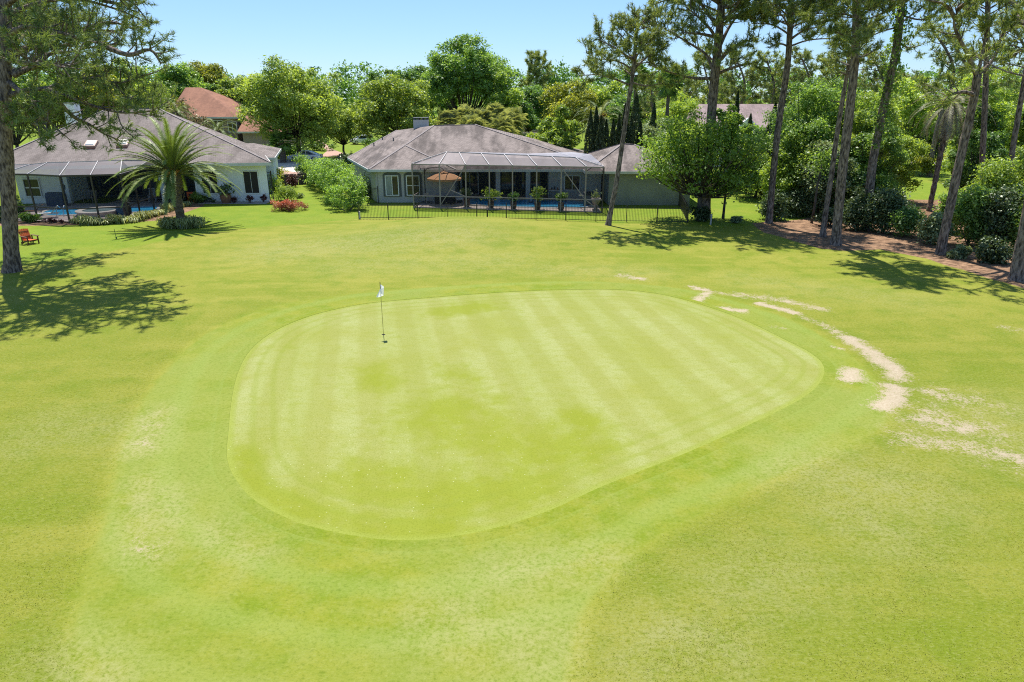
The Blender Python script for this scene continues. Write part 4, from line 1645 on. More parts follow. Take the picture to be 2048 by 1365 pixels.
# ----- right wing
g1, g2 = V3(6.4, 60.9, 2.75), V3(16.4, 60.6, 2.75)
g3, g4 = V3(16.9, 74, 2.75), V3(6.4, 74, 2.75)
k1, k2 = at(1245, 287.5, 67), at(1268, 289.5, 67.2)
rf = MB()
rf.poly([g1, g2, k2, k1])
rf.poly([g2, g3, k2])
rf.poly([g3, g4, k1, k2])
rf.poly([g4, g1, k1])
wing = rf.build("wing_roof", M["roof_grey"], house, world=True)
ridgecaps(wing, [(g1, k1), (g2, k2), (k1, k2), (k1, g4)], "ridge_grey")
fascia(house, [g4, g1, g2, g3], 0.22)
wl = MB()
wl.prism([(8.55, 61.4), (15.75, 61.15), (16.4, 73.5), (8.55, 73.5)], GZ - .1, 2.5)
wl.build("wing_wall", mat("wall_olive", (0.30, 0.31, 0.27), (0.25, 0.26, 0.23), scale=0.8, rough=0.9), house, world=True)

# ================================================================= white house on the left
lh = thing("white_house", "white stucco house with a steep grey shingle roof and two skylights", "house", (-33, 67, GZ))
L1 = V3(-45.0, 58.6, 3.3)
L2 = at(541, 322, 63.0)
L2.z = 3.3
K1, K2 = at(213, 219, 70.0), at(315, 216.5, 71.5)
B2, B1 = V3(-28.6, 80, 3.3), V3(-46.5, 79, 3.3)
rf = MB()
rf.poly([L1, L2, K2, K1])
rf.poly([L2, B2, K2])
rf.poly([B2, B1, K1, K2])
rf.poly([B1, L1, K1])
lroof = rf.build("roof", M["roof_grey_left"], lh, world=True)
ridgecaps(lroof, [(L1, K1), (K1, K2), (K2, L2)], "ridge_grey")
fascia(lh, [B1, L1, L2, B2], 0.26)
# rear wing
w1, w2 = at(549, 314, 70.0), at(509, 287, 75.5)
w3 = at(476, 286.5, 75.5)
w1.z = 3.15
rf = MB()
rf.poly([V3(-27.5, 68.6, 3.15), w1, w2, w3])
w4 = V3(w1.x - 3.2, 82, 3.15)
rf.poly([w1, w4, w2])
rf.poly([w4, V3(-31, 82, 3.15), w3, w2])
wroof = rf.build("wing_roof", M["roof_grey_left"], lh, world=True)
fascia(lh, [V3(-27.5, 68.6, 3.15), w1, w4], 0.24)
wl = MB()
fr_y = 63.45
xa, xb = at(390, 370, fr_y).x, at(536, 370, fr_y).x
wl.prism([(xa, fr_y), (xb, fr_y), (xb - 6.6, 79.3), (xa, 79.3)], GZ - .1, 3.05)
wl.build("wall", M["wall_white"], lh, world=True)
wl = MB()
wl.prism([(-44.3, 62.2), (-40.3, 62.2), (-40.3, 79.1), (-44.3, 79.1)], GZ - .1, 3.04)
wl.build("side_wall", M["wall_white"], lh, world=True)
wl = MB()
wl.prism([(xb - 2.6, 70.4), (w1.x - 0.35, 70.4), (w1.x - 3.4, 81), (xb - 6.0, 81)], GZ - .1, 2.92)
wl.build("wing_wall", M["wall_white"], lh, world=True)
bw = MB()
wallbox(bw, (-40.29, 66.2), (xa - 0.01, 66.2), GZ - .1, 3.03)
bw.build("lanai_wall", mat("lanai_wall", (0.10, 0.105, 0.105), (0.06, 0.065, 0.066), scale=1.0, rough=0.9), lh, world=True)  # shade under the roof put into this wall's dark colour
so = MB()
so.poly([V3(-44.6, 59.2, 3.06), V3(xb + 0.2, 63.1, 3.06), V3(xb - 6.4, 79, 3.06), V3(-45, 79, 3.06)])
so.build("soffit", M["soffit"], lh, world=True)
# shuttered windows in the front wall, square window under the cage
for px, wd in ((420, 1.35), (503, 1.25)):
    c = at(px, 365, fr_y)
    sh = MB()
    sh.box((c.x, fr_y - 0.045, c.z), (wd, 0.07, 1.9))
    so_ = sh.build("window", M["shutter"], lh, world=True)
    fr = MB()
    for s in (-1, 1):
        fr.box((c.x + s * (wd / 2 + 0.05), fr_y - 0.04, c.z), (0.09, 0.07, 2.04))
    fr.box((c.x, fr_y - 0.07, c.z), (0.03, 0.035, 1.8))
    for s in (-1, 1):
        fr.box((c.x, fr_y - 0.04, c.z + s * 0.99), (wd, 0.07, 0.07))
    fr.build("frame", M["trim_white"], so_, world=True)
c = at(66, 378, 62.2)
window(lh, (c.x, 62.2, c.z + 0.1), 1.55, 1.6, 0, mull=(1, 2), fw=0.16)
for px, w in ((210, 3.0), (262, 2.3)):
    c = at(px, 375, 66.0)
    window(lh, (c.x, 66.08, 1.1), w, 2.3, 0, name="glass_door", mull=(3, 1), fw=0.1, frame="trim_grey")
c = at(160, 372, 66.0)
window(lh, (c.x, 66.08, 1.3), 1.4, 1.6, 0, mull=(2, 1), frame="trim_grey")
for px in (135, 326):
    c = at(px, 378, 62.4)
    mb = MB()
    mb.box((c.x, 62.45, 1.4), (0.36, 0.36, 3.3))
    mb.build("column", M["wall_white"], lh, world=True)
# skylights
nrm = (L2 - L1).cross(K1 - L1).normalized()
if nrm.z < 0:
    nrm = -nrm
ux = (L2 - L1).normalized()
uy = nrm.cross(ux).normalized()
for px, py in ((182.5, 290), (247, 288)):
    r = ray(px, py)
    f = V3(0, 0, CZ) + r * ((L1 - V3(0, 0, CZ)).dot(nrm) / r.dot(nrm))

    def ob(hx, hy, z0, z1, top=1.0):
        vs = []
        for z, k in ((z0, 1.0), (z1, top)):
            for sx, sy in ((-1, -1), (1, -1), (1, 1), (-1, 1)):
                vs.append(f + ux * (sx * hx * k) + uy * (sy * hy * k) + nrm * z)
        return vs, [(0, 3, 2, 1), (4, 5, 6, 7), (0, 1, 5, 4), (1, 2, 6, 5), (2, 3, 7, 6), (3, 0, 4, 7)]
    sk = MB()
    sk.add(*ob(0.47, 0.55, -0.05, 0.17))
    so_ = sk.build("skylight", M["skylight_curb"], lroof, world=True)
    d = MB()
    d.add(*ob(0.40, 0.47, 0.172, 0.27, 0.72))
    d.build("dome", M["skylight_dome"], so_, world=True, smooth=False)
    fl = MB()
    vs, fs = ob(0.47, 0.09, -0.02, 0.05)
    vs = [v - uy * 0.64 for v in vs]
    fl.add(vs, fs)
    fl.build("flashing", M["skylight_flash"], so_, world=True)
c = at(139, 228, 75.0)
ch = MB()
ch.box((c.x, 75.6, 6.0), (1.15, 1.0, 4.3))
chim = ch.build("chimney", M["wall_white"], lroof, world=True)
cp = MB()
cp.box((c.x, 75.6, 8.19), (1.28, 1.12, 0.08))
cp.build("chimney_cap", M["trim_grey"], lh, world=True)
# hose taps on the wall
for px in (437, 442):
    c = at(px, 379, fr_y)
    mb = MB()
    mb.tube([c, c + V3(0, -0.10, 0)], 0.07, 8)
    mb.build("wall_vent", M["trim_grey"], lh, world=True)
# dark lattice beside the corner
c = gd(538, 64.2)
t = thing("lattice_screen", "dark tall garden lattice standing at the corner of the white house", "lattice", (c.x, c.y, c.z))
mb = MB()
for s in (-0.45, 0.45):
    mb.box((s, 0, 1.35), (0.10, 0.10, 2.7))
mb.build("post", M["frame_bronze"], t)
mb = MB()
for i in range(9):
    mb.box((0, 0, 0.3 + i * 0.28), (0.80, 0.03, 0.07))
for i in range(4):
    mb.box((-0.3 + i * 0.2, 0.028, 1.4), (0.05, 0.02, 2.5))
mb.build("lattice", M["trim_grey"], t)

# ================================================================= far houses
def far_house(name, label, x0, x1, D0, D1, z0, eave, ridge, rx0, rx1, wallm, roofm, wins=(), over=0.6, winframe="trim_white"):
    rm = (D0 + D1) / 2
    t = thing(name, label, "house", ((x0 + x1) / 2, rm, z0))
    wl = MB()
    wl.prism([(x0, D0), (x1, D0), (x1, D1), (x0, D1)], z0 - .3, eave - 0.02)
    wl.build("wall", M[wallm], t, world=True)
    a, b, c, d = V3(x0 - over, D0 - over, eave), V3(x1 + over, D0 - over, eave), V3(x1 + over, D1 + over, eave), V3(x0 - over, D1 + over, eave)
    k, l = V3(rx0, rm, ridge), V3(rx1, rm, ridge)
    rf = MB()
    rf.poly([a, b, l, k])
    rf.poly([b, c, l])
    rf.poly([c, d, k, l])
    rf.poly([d, a, k])
    rf.poly([d, c, b, a])
    ro = rf.build("roof", M[roofm], t, world=True)
    fascia(t, [d, a, b, c], 0.25, "fascia")
    for cx, cz, w, h, mu in wins:
        window(t, (cx, D0, cz), w, h, 0, mull=mu, fw=0.1, frame=winframe)
    return t


hx = lambda px, D, z=3.0: at(px, 260, D).x
oh = far_house("brick_house", "brown brick house with an orange hip roof behind the white house", hx(348, 118), hx(474, 118), 118, 136, -.25, 5.6, 10.2, hx(384, 127), hx(414, 127), "brick_brown", "roof_orange",
               [(hx(438, 118), 3.9, 1.6, 2.2, (2, 2)), (hx(466, 118), 4.0, 1.5, 1.6, (2, 1))])
far_house("orange_roof_house", "low pinkish stucco house with an orange roof behind the parked sedan", hx(484, 116), hx(562, 116), 116, 128, -.25, 3.4, 6.1, hx(500, 122), hx(548, 122), "wall_pink", "roof_orange",
          [(hx(545, 116), 1.5, 1.4, 1.3, (2, 1))])
far_house("tan_house", "tan house half hidden behind the slim pine trunk", hx(1048, 150), hx(1120, 150), 150, 164, -.25, 4.6, 7.2, hx(1062, 157), hx(1106, 157), "wall_tan", "roof_tile",
          [(hx(1088, 150), 2.7, 2.0, 2.6, (3, 3)), (hx(1066, 150), 2.9, 1.4, 1.8, (2, 2))])
th_ = far_house("tile_roof_house", "house with a mauve tiled roof showing above the cypresses", hx(1402, 96), hx(1562, 96), 96, 112, -.25, 4.3, 7.75, hx(1394, 104), hx(1566, 104), "wall_white", "roof_tile", [])
# its front gable
gx, gy = at(1500, 230, 93).x, 94.2
gb = MB()
gl, gr_, gt = V3(gx - 2.3, gy, 3.9), V3(gx + 3.1, gy, 3.9), V3(gx + 0.2, gy, 6.1)
for a, b in ((gl, gt), (gt, gr_)):
    gb.bar(a, b, 0.5, 0.14)
gb.build("gable_trim", M["trim_white"], th_, world=True)
gb = MB()
gb.poly([gl + V3(.1, .15, 0), gr_ + V3(-.1, .15, 0), gt + V3(0, .15, -.05)])
gb.box((gx + 0.4, gy + 0.3, 1.75), (5.0, 0.25, 4.2))
gb.build("gable_wall", M["wall_white"], th_, world=True)
far_house("white_roof_house", "pale roofed house glimpsed through the oak behind the grey chimney", hx(768, 135), hx(880, 135), 135, 147, -.25, 3.9, 6.2, hx(790, 141), hx(860, 141), "wall_white", "roof_pale", []) if False else None
# ------------------------------------------------------------------ pool cages, pools, garden things
def rail(mb, pts, w, h=None):
    for a, b in zip(pts[:-1], pts[1:]):
        mb.bar(a, b, w, h or w)


# ================================================================= larger cage in front of the grey house
EPX = [829, 880, 932, 979, 1025, 1073, 1122, 1171, 1206]
TPX = [(894, 305), (894, 305), (918, 306), (962, 308), (1008, 310), (1055, 311.5), (1103, 314), (1151, 316), (1151, 316)]
n9 = len(EPX)
base_c = [gp(829, 416.5), gp(1204, 426)]
bases = []
for i, px in enumerate(EPX):
    f = (px - EPX[0]) / (EPX[-1] - EPX[0])
    # keep the front in one plane, posts where the picture shows them
    D = base_c[0].y + (base_c[1].y - base_c[0].y) * f
    b = at(px, 380, D)
    bases.append(V3(b.x, D, GZ))
bases[0].x = base_c[0].x - .05
eaves = [V3(b.x, b.y, 3.42) for b in bases]
tops = [at(px, py, eaves[i].y + 3.6) for i, (px, py) in enumerate(TPX)]
tz = sum(t.z for t in tops[1:-1]) / 7
cage = thing("pool_cage", "large pale framed pool screen cage against the grey house", "pool cage", tuple(bases[4]))
bl = V3(bases[0].x + 0.3, 62.9, GZ)
br = V3(bases[-1].x + 0.35, 61.2, GZ)
for i, (b, e) in enumerate(zip(bases, eaves)):
    mb = MB()
    mb.bar(b, e, 0.075, 0.11, up=(1, 0, 0))
    mb.build("post", M["frame_bronze"] if i == n9 - 1 else M["frame_pale"], cage, world=True)
mb = MB()
rail(mb, [e + V3(0, 0, .02) for e in eaves], 0.09, 0.09)
rail(mb, [eaves[0], V3(bl.x, bl.y, 3.42)], 0.09, 0.09)
rail(mb, [eaves[-1], V3(br.x, br.y, 3.3)], 0.09, 0.09)
mb.build("eave_beam", M["frame_pale"], cage, world=True)
for zz in (0.80, GZ + 0.06):
    mb = MB()
    rail(mb, [V3(b.x, b.y, zz) for b in bases], 0.05, 0.07)
    rail(mb, [V3(bases[0].x, bases[0].y, zz), V3(bl.x, bl.y, zz)], 0.05, 0.07)
    mb.build("rail", M["frame_pale"], cage, world=True)
mb = MB()
for i in range(1, n9 - 1):
    mb.bar(eaves[i] + V3(0, 0, .08), tops[i] + V3(0, 0, .05), 0.06, 0.06)
mb.bar(eaves[0] + V3(0, 0, .09), tops[1] + V3(0, 0, .05), 0.06, 0.06)
mb.bar(eaves[-1] + V3(0, 0, .09), tops[-2] + V3(0, 0, .05), 0.06, 0.06)
rail(mb, [t + V3(0, 0, .03) for t in tops[1:-1]], 0.07, 0.07)
mb.build("roof_beam", M["frame_white"], cage, world=True)
mb = MB()
mb.bar(eaves[2] + V3(0, .02, -.05), V3(bases[1].x, bases[1].y + .02, GZ + .3), 0.06, 0.06)
mb.build("brace", M["frame_pale"], cage, world=True)
mb = MB()
mb.bar(eaves[6] + V3(0, .02, -.05), V3(bases[7].x, bases[7].y + .02, 0.8), 0.06, 0.06)
mb.build("brace", M["frame_pale"], cage, world=True)
mb = MB()
mb.bar(V3(bases[7].x, bases[7].y + .02, 0.8), V3(bases[8].x - .1, bases[8].y + .02, GZ + .1), 0.06, 0.06)
mb.build("brace", M["frame_pale"], cage, world=True)
mb = MB()
m12 = (bases[1] + bases[2]) / 2
mb.bar(V3(m12.x - .2, m12.y + .02, 1.35), V3(bases[2].x, bases[2].y + .02, 0.8), 0.05, 0.05)
mb.build("brace", M["frame_pale"], cage, world=True)
mb = MB()
for i in range(n9 - 1):
    mb.poly([bases[i] + V3(0, .04, 0), bases[i + 1] + V3(0, .04, 0), eaves[i + 1] + V3(0, .04, 0), eaves[i] + V3(0, .04, 0)])
mb.poly([bases[0], eaves[0], V3(bl.x, bl.y, 3.4), bl])
mb.poly([bases[-1], br, V3(br.x, br.y, 3.3), eaves[-1]])
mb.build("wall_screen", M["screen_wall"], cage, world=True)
mb = MB()
for i in range(1, n9 - 2):
    mb.poly([eaves[i], eaves[i + 1], tops[i + 1], tops[i]])
mb.poly([eaves[0], eaves[1], tops[1]])
mb.poly([eaves[-2], eaves[-1], tops[-2]])
tl = V3(tops[1].x - 0.4, 63.4, 3.35)
mb.poly([eaves[0], tops[1], tl, V3(bl.x, bl.y, 3.42)])
tr_ = V3(br.x, br.y, 3.3)
mb.poly([eaves[-1], tr_, tops[-2]])
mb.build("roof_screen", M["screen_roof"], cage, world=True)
bk = [at(940, 304.5, 65.5), at(1058, 307.5, 65.0), at(1146, 304.5, 65.0), at(1182, 309.5, 64.0)]
mb = MB()
mb.poly([tops[2], tops[3], tops[4], tops[5], bk[1], bk[0]])
mb.poly([tops[5], tops[6], tops[7], bk[3], bk[2], bk[1]])
mb.poly([tops[7], tr_, bk[3]])
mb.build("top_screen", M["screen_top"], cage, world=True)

# deck and pool inside it
dk = [(bases[0].x + .12, bases[0].y + .12), (bases[-1].x - .1, bases[-1].y + .12), (br.x, 64.6), (3.3, 64.6), (3.3, 67.8), (-5.1, 67.8), (-5.1, 62.8), (bl.x, 62.8)]
sheet("pool_deck", dk, 0.06, M["deck"], "pinkish paved deck inside the larger pool cage", "deck", zabs=GZ)


def pool(name, label, pts, lift, wmat, cop=0.32):
    """water lying inside a ring of coping stones"""
    q = closed(pts, 60)
    c = q.mean(0)
    t = thing(name, label, "swimming pool", (c[0], c[1], gz(c[0], c[1])))
    mb = MB()
    out = []
    tg = np.roll(q, -1, 0) - np.roll(q, 1, 0)
    nn = np.stack([tg[:, 1], -tg[:, 0]], 1)
    nn /= np.hypot(nn[:, 0], nn[:, 1])[:, None]
    if ((q[0] + nn[0] * .1 - c) ** 2).sum() < ((q[0] - c) ** 2).sum():
        nn = -nn
    o = q + nn * cop
    z0 = gz(c[0], c[1])
    n = len(q)
    vs = [(a, b, z0 + lift + .012) for a, b in q] + [(a, b, z0 + lift + .012) for a, b in o] + [(a, b, z0 + .02) for a, b in o] + [(a, b, z0 + .0) for a, b in q]
    fs = []
    for i in range(n):
        j = (i + 1) % n
        fs += [(i, j, n + j, n + i), (n + i, n + j, 2 * n + j, 2 * n + i), (3 * n + i, 3 * n + j, j, i)]
    mb.add(vs, fs)
    mb.build("coping", M["coping"], t, world=True)
    w = MB()
    w.poly([(a, b, z0 + lift - .02) for a, b in q])
    w.build("water", M[wmat], t, world=True)
    return t


def pxw(pts, z):
    out = []
    for a, b in pts:
        r = ray(a, b)
        tt = (z - CZ) / r.z
        out.append((r.x * tt, r.y * tt))
    return out


pool("swimming_pool", "deep blue pool behind the planter row in the larger cage", pxw([(943, 398), (1000, 399), (1060, 400), (1130, 401), (1172, 405), (1180, 410), (1168, 414), (1110, 415), (1040, 413.5), (975, 411), (938, 407)], GZ + .1), 0.09, "pool_water")

# ----- furniture under the larger cage
DZ = GZ + 0.06


def dpx(px, py):
    x, y = pxw([(px, py)], DZ)[0]
    return V3(x, y, DZ)


def planter(name, label, c, h, r, potm, plant, seed, group):
    t = thing(name, label, "potted plant", tuple(c), 0, group)
    mb = MB()
    mb.lathe([(r * .72, 0), (r * .95, h * .35), (r * 1.05, h * .7), (r * 0.92, h * .9), (r * 1.06, h * .94), (r * 1.06, h), (r * .85, h), (r * .8, h * .93)], n=18)
    mb.build("pot", M[potm], t, smooth=False)
    rng = np.random.default_rng(seed)
    ph, pw, n, mk = plant
    cs = [np.array([rng.normal(0, pw * .25), rng.normal(0, pw * .25), h + ph * rng.uniform(.3, .8)]) for _ in range(6)]
    P, O, T = clump_cloud(cs, [pw * .4] * 6, n, rng, sub=7, gauss=.35)
    q = leaf_quads(P, 0.20, rng, .4, .55, .3, O)
    mesh_np("foliage", q, np.clip(.5 + T + rng.normal(0, .2, len(P)), 0, 1), M[mk], t)
    w = MB()
    for k in cs:
        w.tube([(0, 0, h * .9), tuple(k)], (0.02, 0.008), 4)
    w.build("stem", M["oak_bark"], t)
    return t


rows = [(934, 415.5, 0.85, 0.9, 0.7, "leaf_dark", "small dark shrub in a brown pot, nearest the umbrella"),
        (982, 418, 0.85, 1.05, 1.0, "leaf_bright", "bright leafy plant in a brown pot, second from the umbrella"),
        (1027, 420, 0.85, 0.7, 0.7, "leaf_deep", "low sparse plant in a brown pot, third from the umbrella"),
        (1075, 421, 0.85, 1.25, 1.0, "leaf_bright", "tallest bright leafy plant in a brown pot beside the blue pool"),
        (1122, 423, 0.85, 0.75, 0.7, "leaf_green", "small green plant in a brown pot nearest the pale stone urn")]
for i, (px, py, h, ph, pw, mk, lb) in enumerate(rows):
    planter("potted_plant", lb, dpx(px, py - 1.5), .64, 0.27, "pot_brown", (ph, pw, 420, mk), 40 + i, "pots along the edge of the larger pool")
c = dpx(1191, 422)
t = thing("stone_urn", "pale carved stone urn with a grey plant at the cage corner", "urn", tuple(c))
mb = MB()
mb.box((0, 0, .09), (0.52, 0.52, 0.18))
mb.lathe([(0.18, .18), (0.13, .35), (0.17, .5), (0.34, .75), (0.38, .95), (0.42, 1.0), (0.42, 1.05), (0.3, 1.05)], n=18)
mb.build("urn", M["stone_pale"], t)
rng = np.random.default_rng(77)
P = np.array([0, 0, 1.25]) + rng.normal(size=(160, 3)) * [0.16, 0.16, 0.20]
mesh_np("foliage", leaf_quads(P, 0.17, rng, .2), rng.uniform(.4, 1, 160), M["leaf_grey"], t)

# cantilever umbrella
c = dpx(872, 407)
t = thing("patio_umbrella", "orange tan cantilever umbrella over the wicker seat", "umbrella", (c.x, c.y, DZ))
uz = at(889, 355, c.y).z - DZ
ux0 = at(889, 355, c.y).x - c.x
mb = MB()
n = 8
R0 = 1.62
apex = V3(ux0, 0, uz + 0.42)
ring = [V3(ux0 + R0 * math.cos(2 * PI * (k + .5) / n), R0 * math.sin(2 * PI * (k + .5) / n), uz - 0.06) for k in range(n)]
mid = [apex.lerp(r, .55) + V3(0, 0, .09) for r in ring]
for k in range(n):
    j = (k + 1) % n
    mb.poly([apex, mid[k], mid[j]])
    mb.poly([mid[k], ring[k], ring[j], mid[j]])
    mb.poly([ring[k], ring[k] - V3(0, 0, .16), ring[j] - V3(0, 0, .16), ring[j]])
mb.lathe([(0.38, 0.0), (0.02, 0.13)], (ux0, 0, uz + 0.43), 8)
can = mb.build("canopy", M["umbrella_cloth"], t)
mb = MB()
for k in range(n):
    rail(mb, [apex - V3(0, 0, .03), mid[k] - V3(0, 0, .03), ring[k] - V3(0, 0, .03)], 0.035)
    mb.bar(V3(ux0, 0, uz - .1), mid[k] - V3(0, 0, .04), 0.025)
mb.build("rib", M["brown_wood"], t)
mb = MB()
mx = -0.95
mb.tube([(mx, 0.2, 0.1), (mx, 0.2, uz + .75)], 0.045, 8)
mb.tube(catmull([(mx, 0.2, uz + .1), (mx + .2, .2, uz + .7), (ux0 * .5, .1, uz + .85), (ux0, 0, uz + .55)], 4), 0.035, 8)
mb.build("mast", M["frame_bronze"], t)
mb = MB()
mb.box((mx, 0.2, 0.05), (0.9, 0.9, 0.10))
mb.build("base", M["trim_grey"], t)

c = dpx(890, 408)
t = thing("wicker_seat", "dark wicker seat under the orange tan umbrella", "sofa", (c.x, c.y, DZ))
mb = MB()
mb.box((0, 0, .2), (1.75, .85, .4))
mb.build("base", M["wicker"], t, bevel=.04)
mb = MB()
mb.box((0, -.36, .55), (1.75, .14, .32))
mb.build("backrest", M["wicker"], t, bevel=.04)
for s in (-1, 1):
    mb = MB()
    mb.box((s * .82, .06, .5), (.13, .66, .22))
    mb.build("armrest", M["wicker"], t, bevel=.03)
mb = MB()
mb.box((0, .08, .46), (1.45, .62, .12))
mb.build("cushion", M["trim_grey"], t, bevel=.04)

c = dpx(919, 405.5)
t = thing("pool_lounger", "white cushioned lounger between the wicker seat and blue pool", "lounger", (c.x, c.y, DZ), 0.15)
mb = MB()
mb.box((0, .1, .32), (.68, 1.35, .06))
for sx in (-1, 1):
    for sy in (-1, 1):
        mb.box((sx * .3, .1 + sy * .58, .145), (.06, .06, .29))
mb.build("frame", M["frame_white"], t)
mb = MB()
mb.box((0, .1, .40), (.64, 1.3, .10))
mb.add([(-.32, .72, .38), (.32, .72, .38), (.32, 1.15, .82), (-.32, 1.15, .82), (-.32, .80, .33), (.32, .80, .33), (.32, 1.23, .77), (-.32, 1.23, .77)],
       [(0, 1, 2, 3), (7, 6, 5, 4), (0, 4, 5, 1), (2, 6, 7, 3), (1, 5, 6, 2), (0, 3, 7, 4)])
mb.build("cushion", M["cushion_white"], t)

c = dpx(855, 409)
t = thing("folding_chair", "white folding chair at the left end of the larger cage", "chair", (c.x, c.y + .3, DZ), .4)
mb = MB()
mb.box((0, 0, .44), (.45, .45, .04))
mb.build("seat", M["frame_white"], t)
mb = MB()
mb.box((0, .22, .78), (.45, .03, .3))
mb.build("backrest", M["frame_white"], t)
for sx in (-1, 1):
    for sy in (-1, 1):
        mb = MB()
        mb.bar((sx * .2, sy * .2, 0), (sx * .2, sy * .2 * .9, .42 if sy < 0 else .9), .03)
        mb.build("leg", M["frame_white"], t)

c = V3(at(1111, 390, 63.2).x, 63.2, DZ)
t = thing("bar_table", "tall pale bar table with bottles against the house wall", "table", tuple(c))
mb = MB()
mb.box((0, 0, 1.03), (1.25, .6, .06))
mb.build("tabletop", M["stone_pale"], t)
for sx in (-1, 1):
    for sy in (-1, 1):
        mb = MB()
        mb.box((sx * .52, sy * .22, .5), (.07, .07, 1.0))
        mb.build("leg", M["trim_grey"], t)
for i, dx in enumerate((-.75, .62)):
    s = thing("bar_stool", ("wooden bar stool at the left end of the tall bar table", "wooden bar stool at the right end of the tall bar table")[i], "stool", (c.x + dx * 1.25, c.y - .1, DZ), 0, "stools at the bar table")
    mb = MB()
    mb.lathe([(.19, .70), (.20, .73), (.19, .76)], n=14)
    mb.build("seat", M["brown_wood"], s)
    for k in range(4):
        a = k * PI / 2 + .78
        mb = MB()
        mb.bar((.22 * math.cos(a), .22 * math.sin(a), 0), (.13 * math.cos(a), .13 * math.sin(a), .7), .035)
        mb.build("leg", M["brown_wood"], s)
for i, (dx, h, mk, lb) in enumerate(((-.35, .22, "pot_dark", "dark jar at the left of the bar table top"), (-.1, .30, "pot_dark", "tall dark bottle in the middle of the bar table top"), (.18, .2, "pot_terracotta", "brown pot at the right of the bar table top"))):
    o = MB()
    o.lathe([(.06, 0), (.08, h * .5), (.035, h * .75), (.035, h)], n=10)
    b = o.build("jar", M[mk], None)
    b.location = (c.x + dx, c.y, DZ + 1.062)
    tag(b, lb, "jar", "jars on the bar table")
c = V3(at(1062, 384, 62.6).x, 62.6, DZ)
t = thing("floor_lantern", "dark framed floor lantern with a pale panel behind the pool", "lantern", tuple(c))
mb = MB()
for sx in (-1, 1):
    for sy in (-1, 1):
        mb.box((sx * .17, sy * .17, .38), (.05, .05, .76))
mb.box((0, 0, .785), (.42, .42, .05))
mb.box((0, 0, .025), (.42, .42, .05))
mb.build("frame", M["black_metal"], t)
mb = MB()
mb.box((0, 0, .40), (.27, .27, .68))
mb.build("panel", M["glass_pale"], t)
c = V3(at(1176, 390, 61.0).x, 61.0, DZ)
t = thing("barbecue_grill", "dark barbecue grill with a side shelf near the pale stone urn", "grill", tuple(c))
mb = MB()
mb.box((0, 0, .45), (.8, .55, .85))
mb.build("cabinet", M["trim_grey"], t, bevel=.02)
mb = MB()
mb.sweep([[(x, .28 * math.cos(a), .92 + .26 * math.sin(a)) for a in [PI * k / 8 for k in range(9)]] for x in (-.4, .4)])
mb.build("lid", M["black_metal"], t)
mb = MB()
mb.box((-.62, 0, .86), (.42, .45, .04))
mb.build("side_shelf", M["steel"], t)
for i, px in enumerate((1100, 1110.5)):
    c = dpx(px, 398.5)
    t = thing("pool_handrail", ("white looped pool handrail, left of the pair", "white looped pool handrail, right of the pair")[i], "handrail", (c.x, c.y, DZ), 0, "handrails at the far pool edge")
    mb = MB()
    mb.tube(catmull([(0, .35, 0), (0, .34, .6), (0, .2, .82), (0, -.1, .7), (0, -.25, .1)], 4), .05, 8)
    mb.build("rail", M["frame_white"], t)

# ================================================================= cage of the white house
LB = [gp(x, y) for x, y in ((-60, 441), (25, 441), (76, 441.5), (140, 446.5), (200, 444.5), (258, 442))]
for b in LB:
    b.z = GZ
RB = [gp(x, y) for x, y in ((281, 431), (309, 421.5), (339, 411.5), (395, 394))]
for b in RB:
    b.z = GZ
EZ = 3.25
lc = thing("pool_cage", "dark framed pool screen cage against the white house behind the palm", "pool cage", tuple(LB[3]))
allb = LB + RB
for b in allb:
    mb = MB()
    mb.bar(b, V3(b.x, b.y, EZ), 0.09, 0.11, up=(1, 0, 0))
    mb.build("post", M["frame_bronze"], lc, world=True)
mb = MB()
rail(mb, [V3(b.x, b.y, EZ + .02) for b in allb], .12, .13)
mb.build("eave_beam", M["frame_bronze"], lc, world=True)
for zz in (0.82, GZ + .06):
    mb = MB()
    rail(mb, [V3(b.x, b.y, zz) for b in allb], .06, .08)
    mb.build("rail", M["frame_bronze"], lc, world=True)
LT = [at(px, py, LB[i].y + 3.0) for i, (px, py) in enumerate(((-20, 331), (60, 330), (95, 326), (139, 325), (196, 323), (244, 321)))]
RT = [at(300, 321, RB[0].y + 1.6), at(335, 322, RB[1].y + 1.0), at(365, 326, RB[2].y + .6), at(398, 335, RB[3].y + .2)]
tt_ = LT + RT
mb = MB()
for b, t_ in zip(allb, tt_):
    mb.bar(V3(b.x, b.y, EZ + .06), t_ + V3(0, 0, .03), .05, .05)
rail(mb, [t_ + V3(0, 0, .02) for t_ in tt_], .05, .05)
mb.build("roof_beam", M["frame_white"], lc, world=True)
mb = MB()
for i in range(len(allb) - 1):
    a, b = allb[i], allb[i + 1]
    mb.poly([a + V3(0, .03, 0), b + V3(0, .03, 0), V3(b.x, b.y + .03, EZ), V3(a.x, a.y + .03, EZ)])
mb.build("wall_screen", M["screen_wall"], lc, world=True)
mb = MB()
for i in range(len(allb) - 1):
    a, b = allb[i], allb[i + 1]
    mb.poly([V3(a.x, a.y, EZ), V3(b.x, b.y, EZ), tt_[i + 1], tt_[i]])
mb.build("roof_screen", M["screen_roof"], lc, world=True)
mb = MB()
bkl = [V3(-45, 60.2, 3.38), V3(-38, 61.0, 3.38), V3(-30.6, 61.8, 3.38)]
mb.poly([LT[0], LT[1], LT[2], bkl[1], bkl[0]])
mb.poly([LT[2], LT[3], LT[4], LT[5], RT[0], RT[1], bkl[2], bkl[1]])
mb.poly([RT[1], RT[2], RT[3], bkl[2]])
mb.build("top_screen", M["screen_top"], lc, world=True)
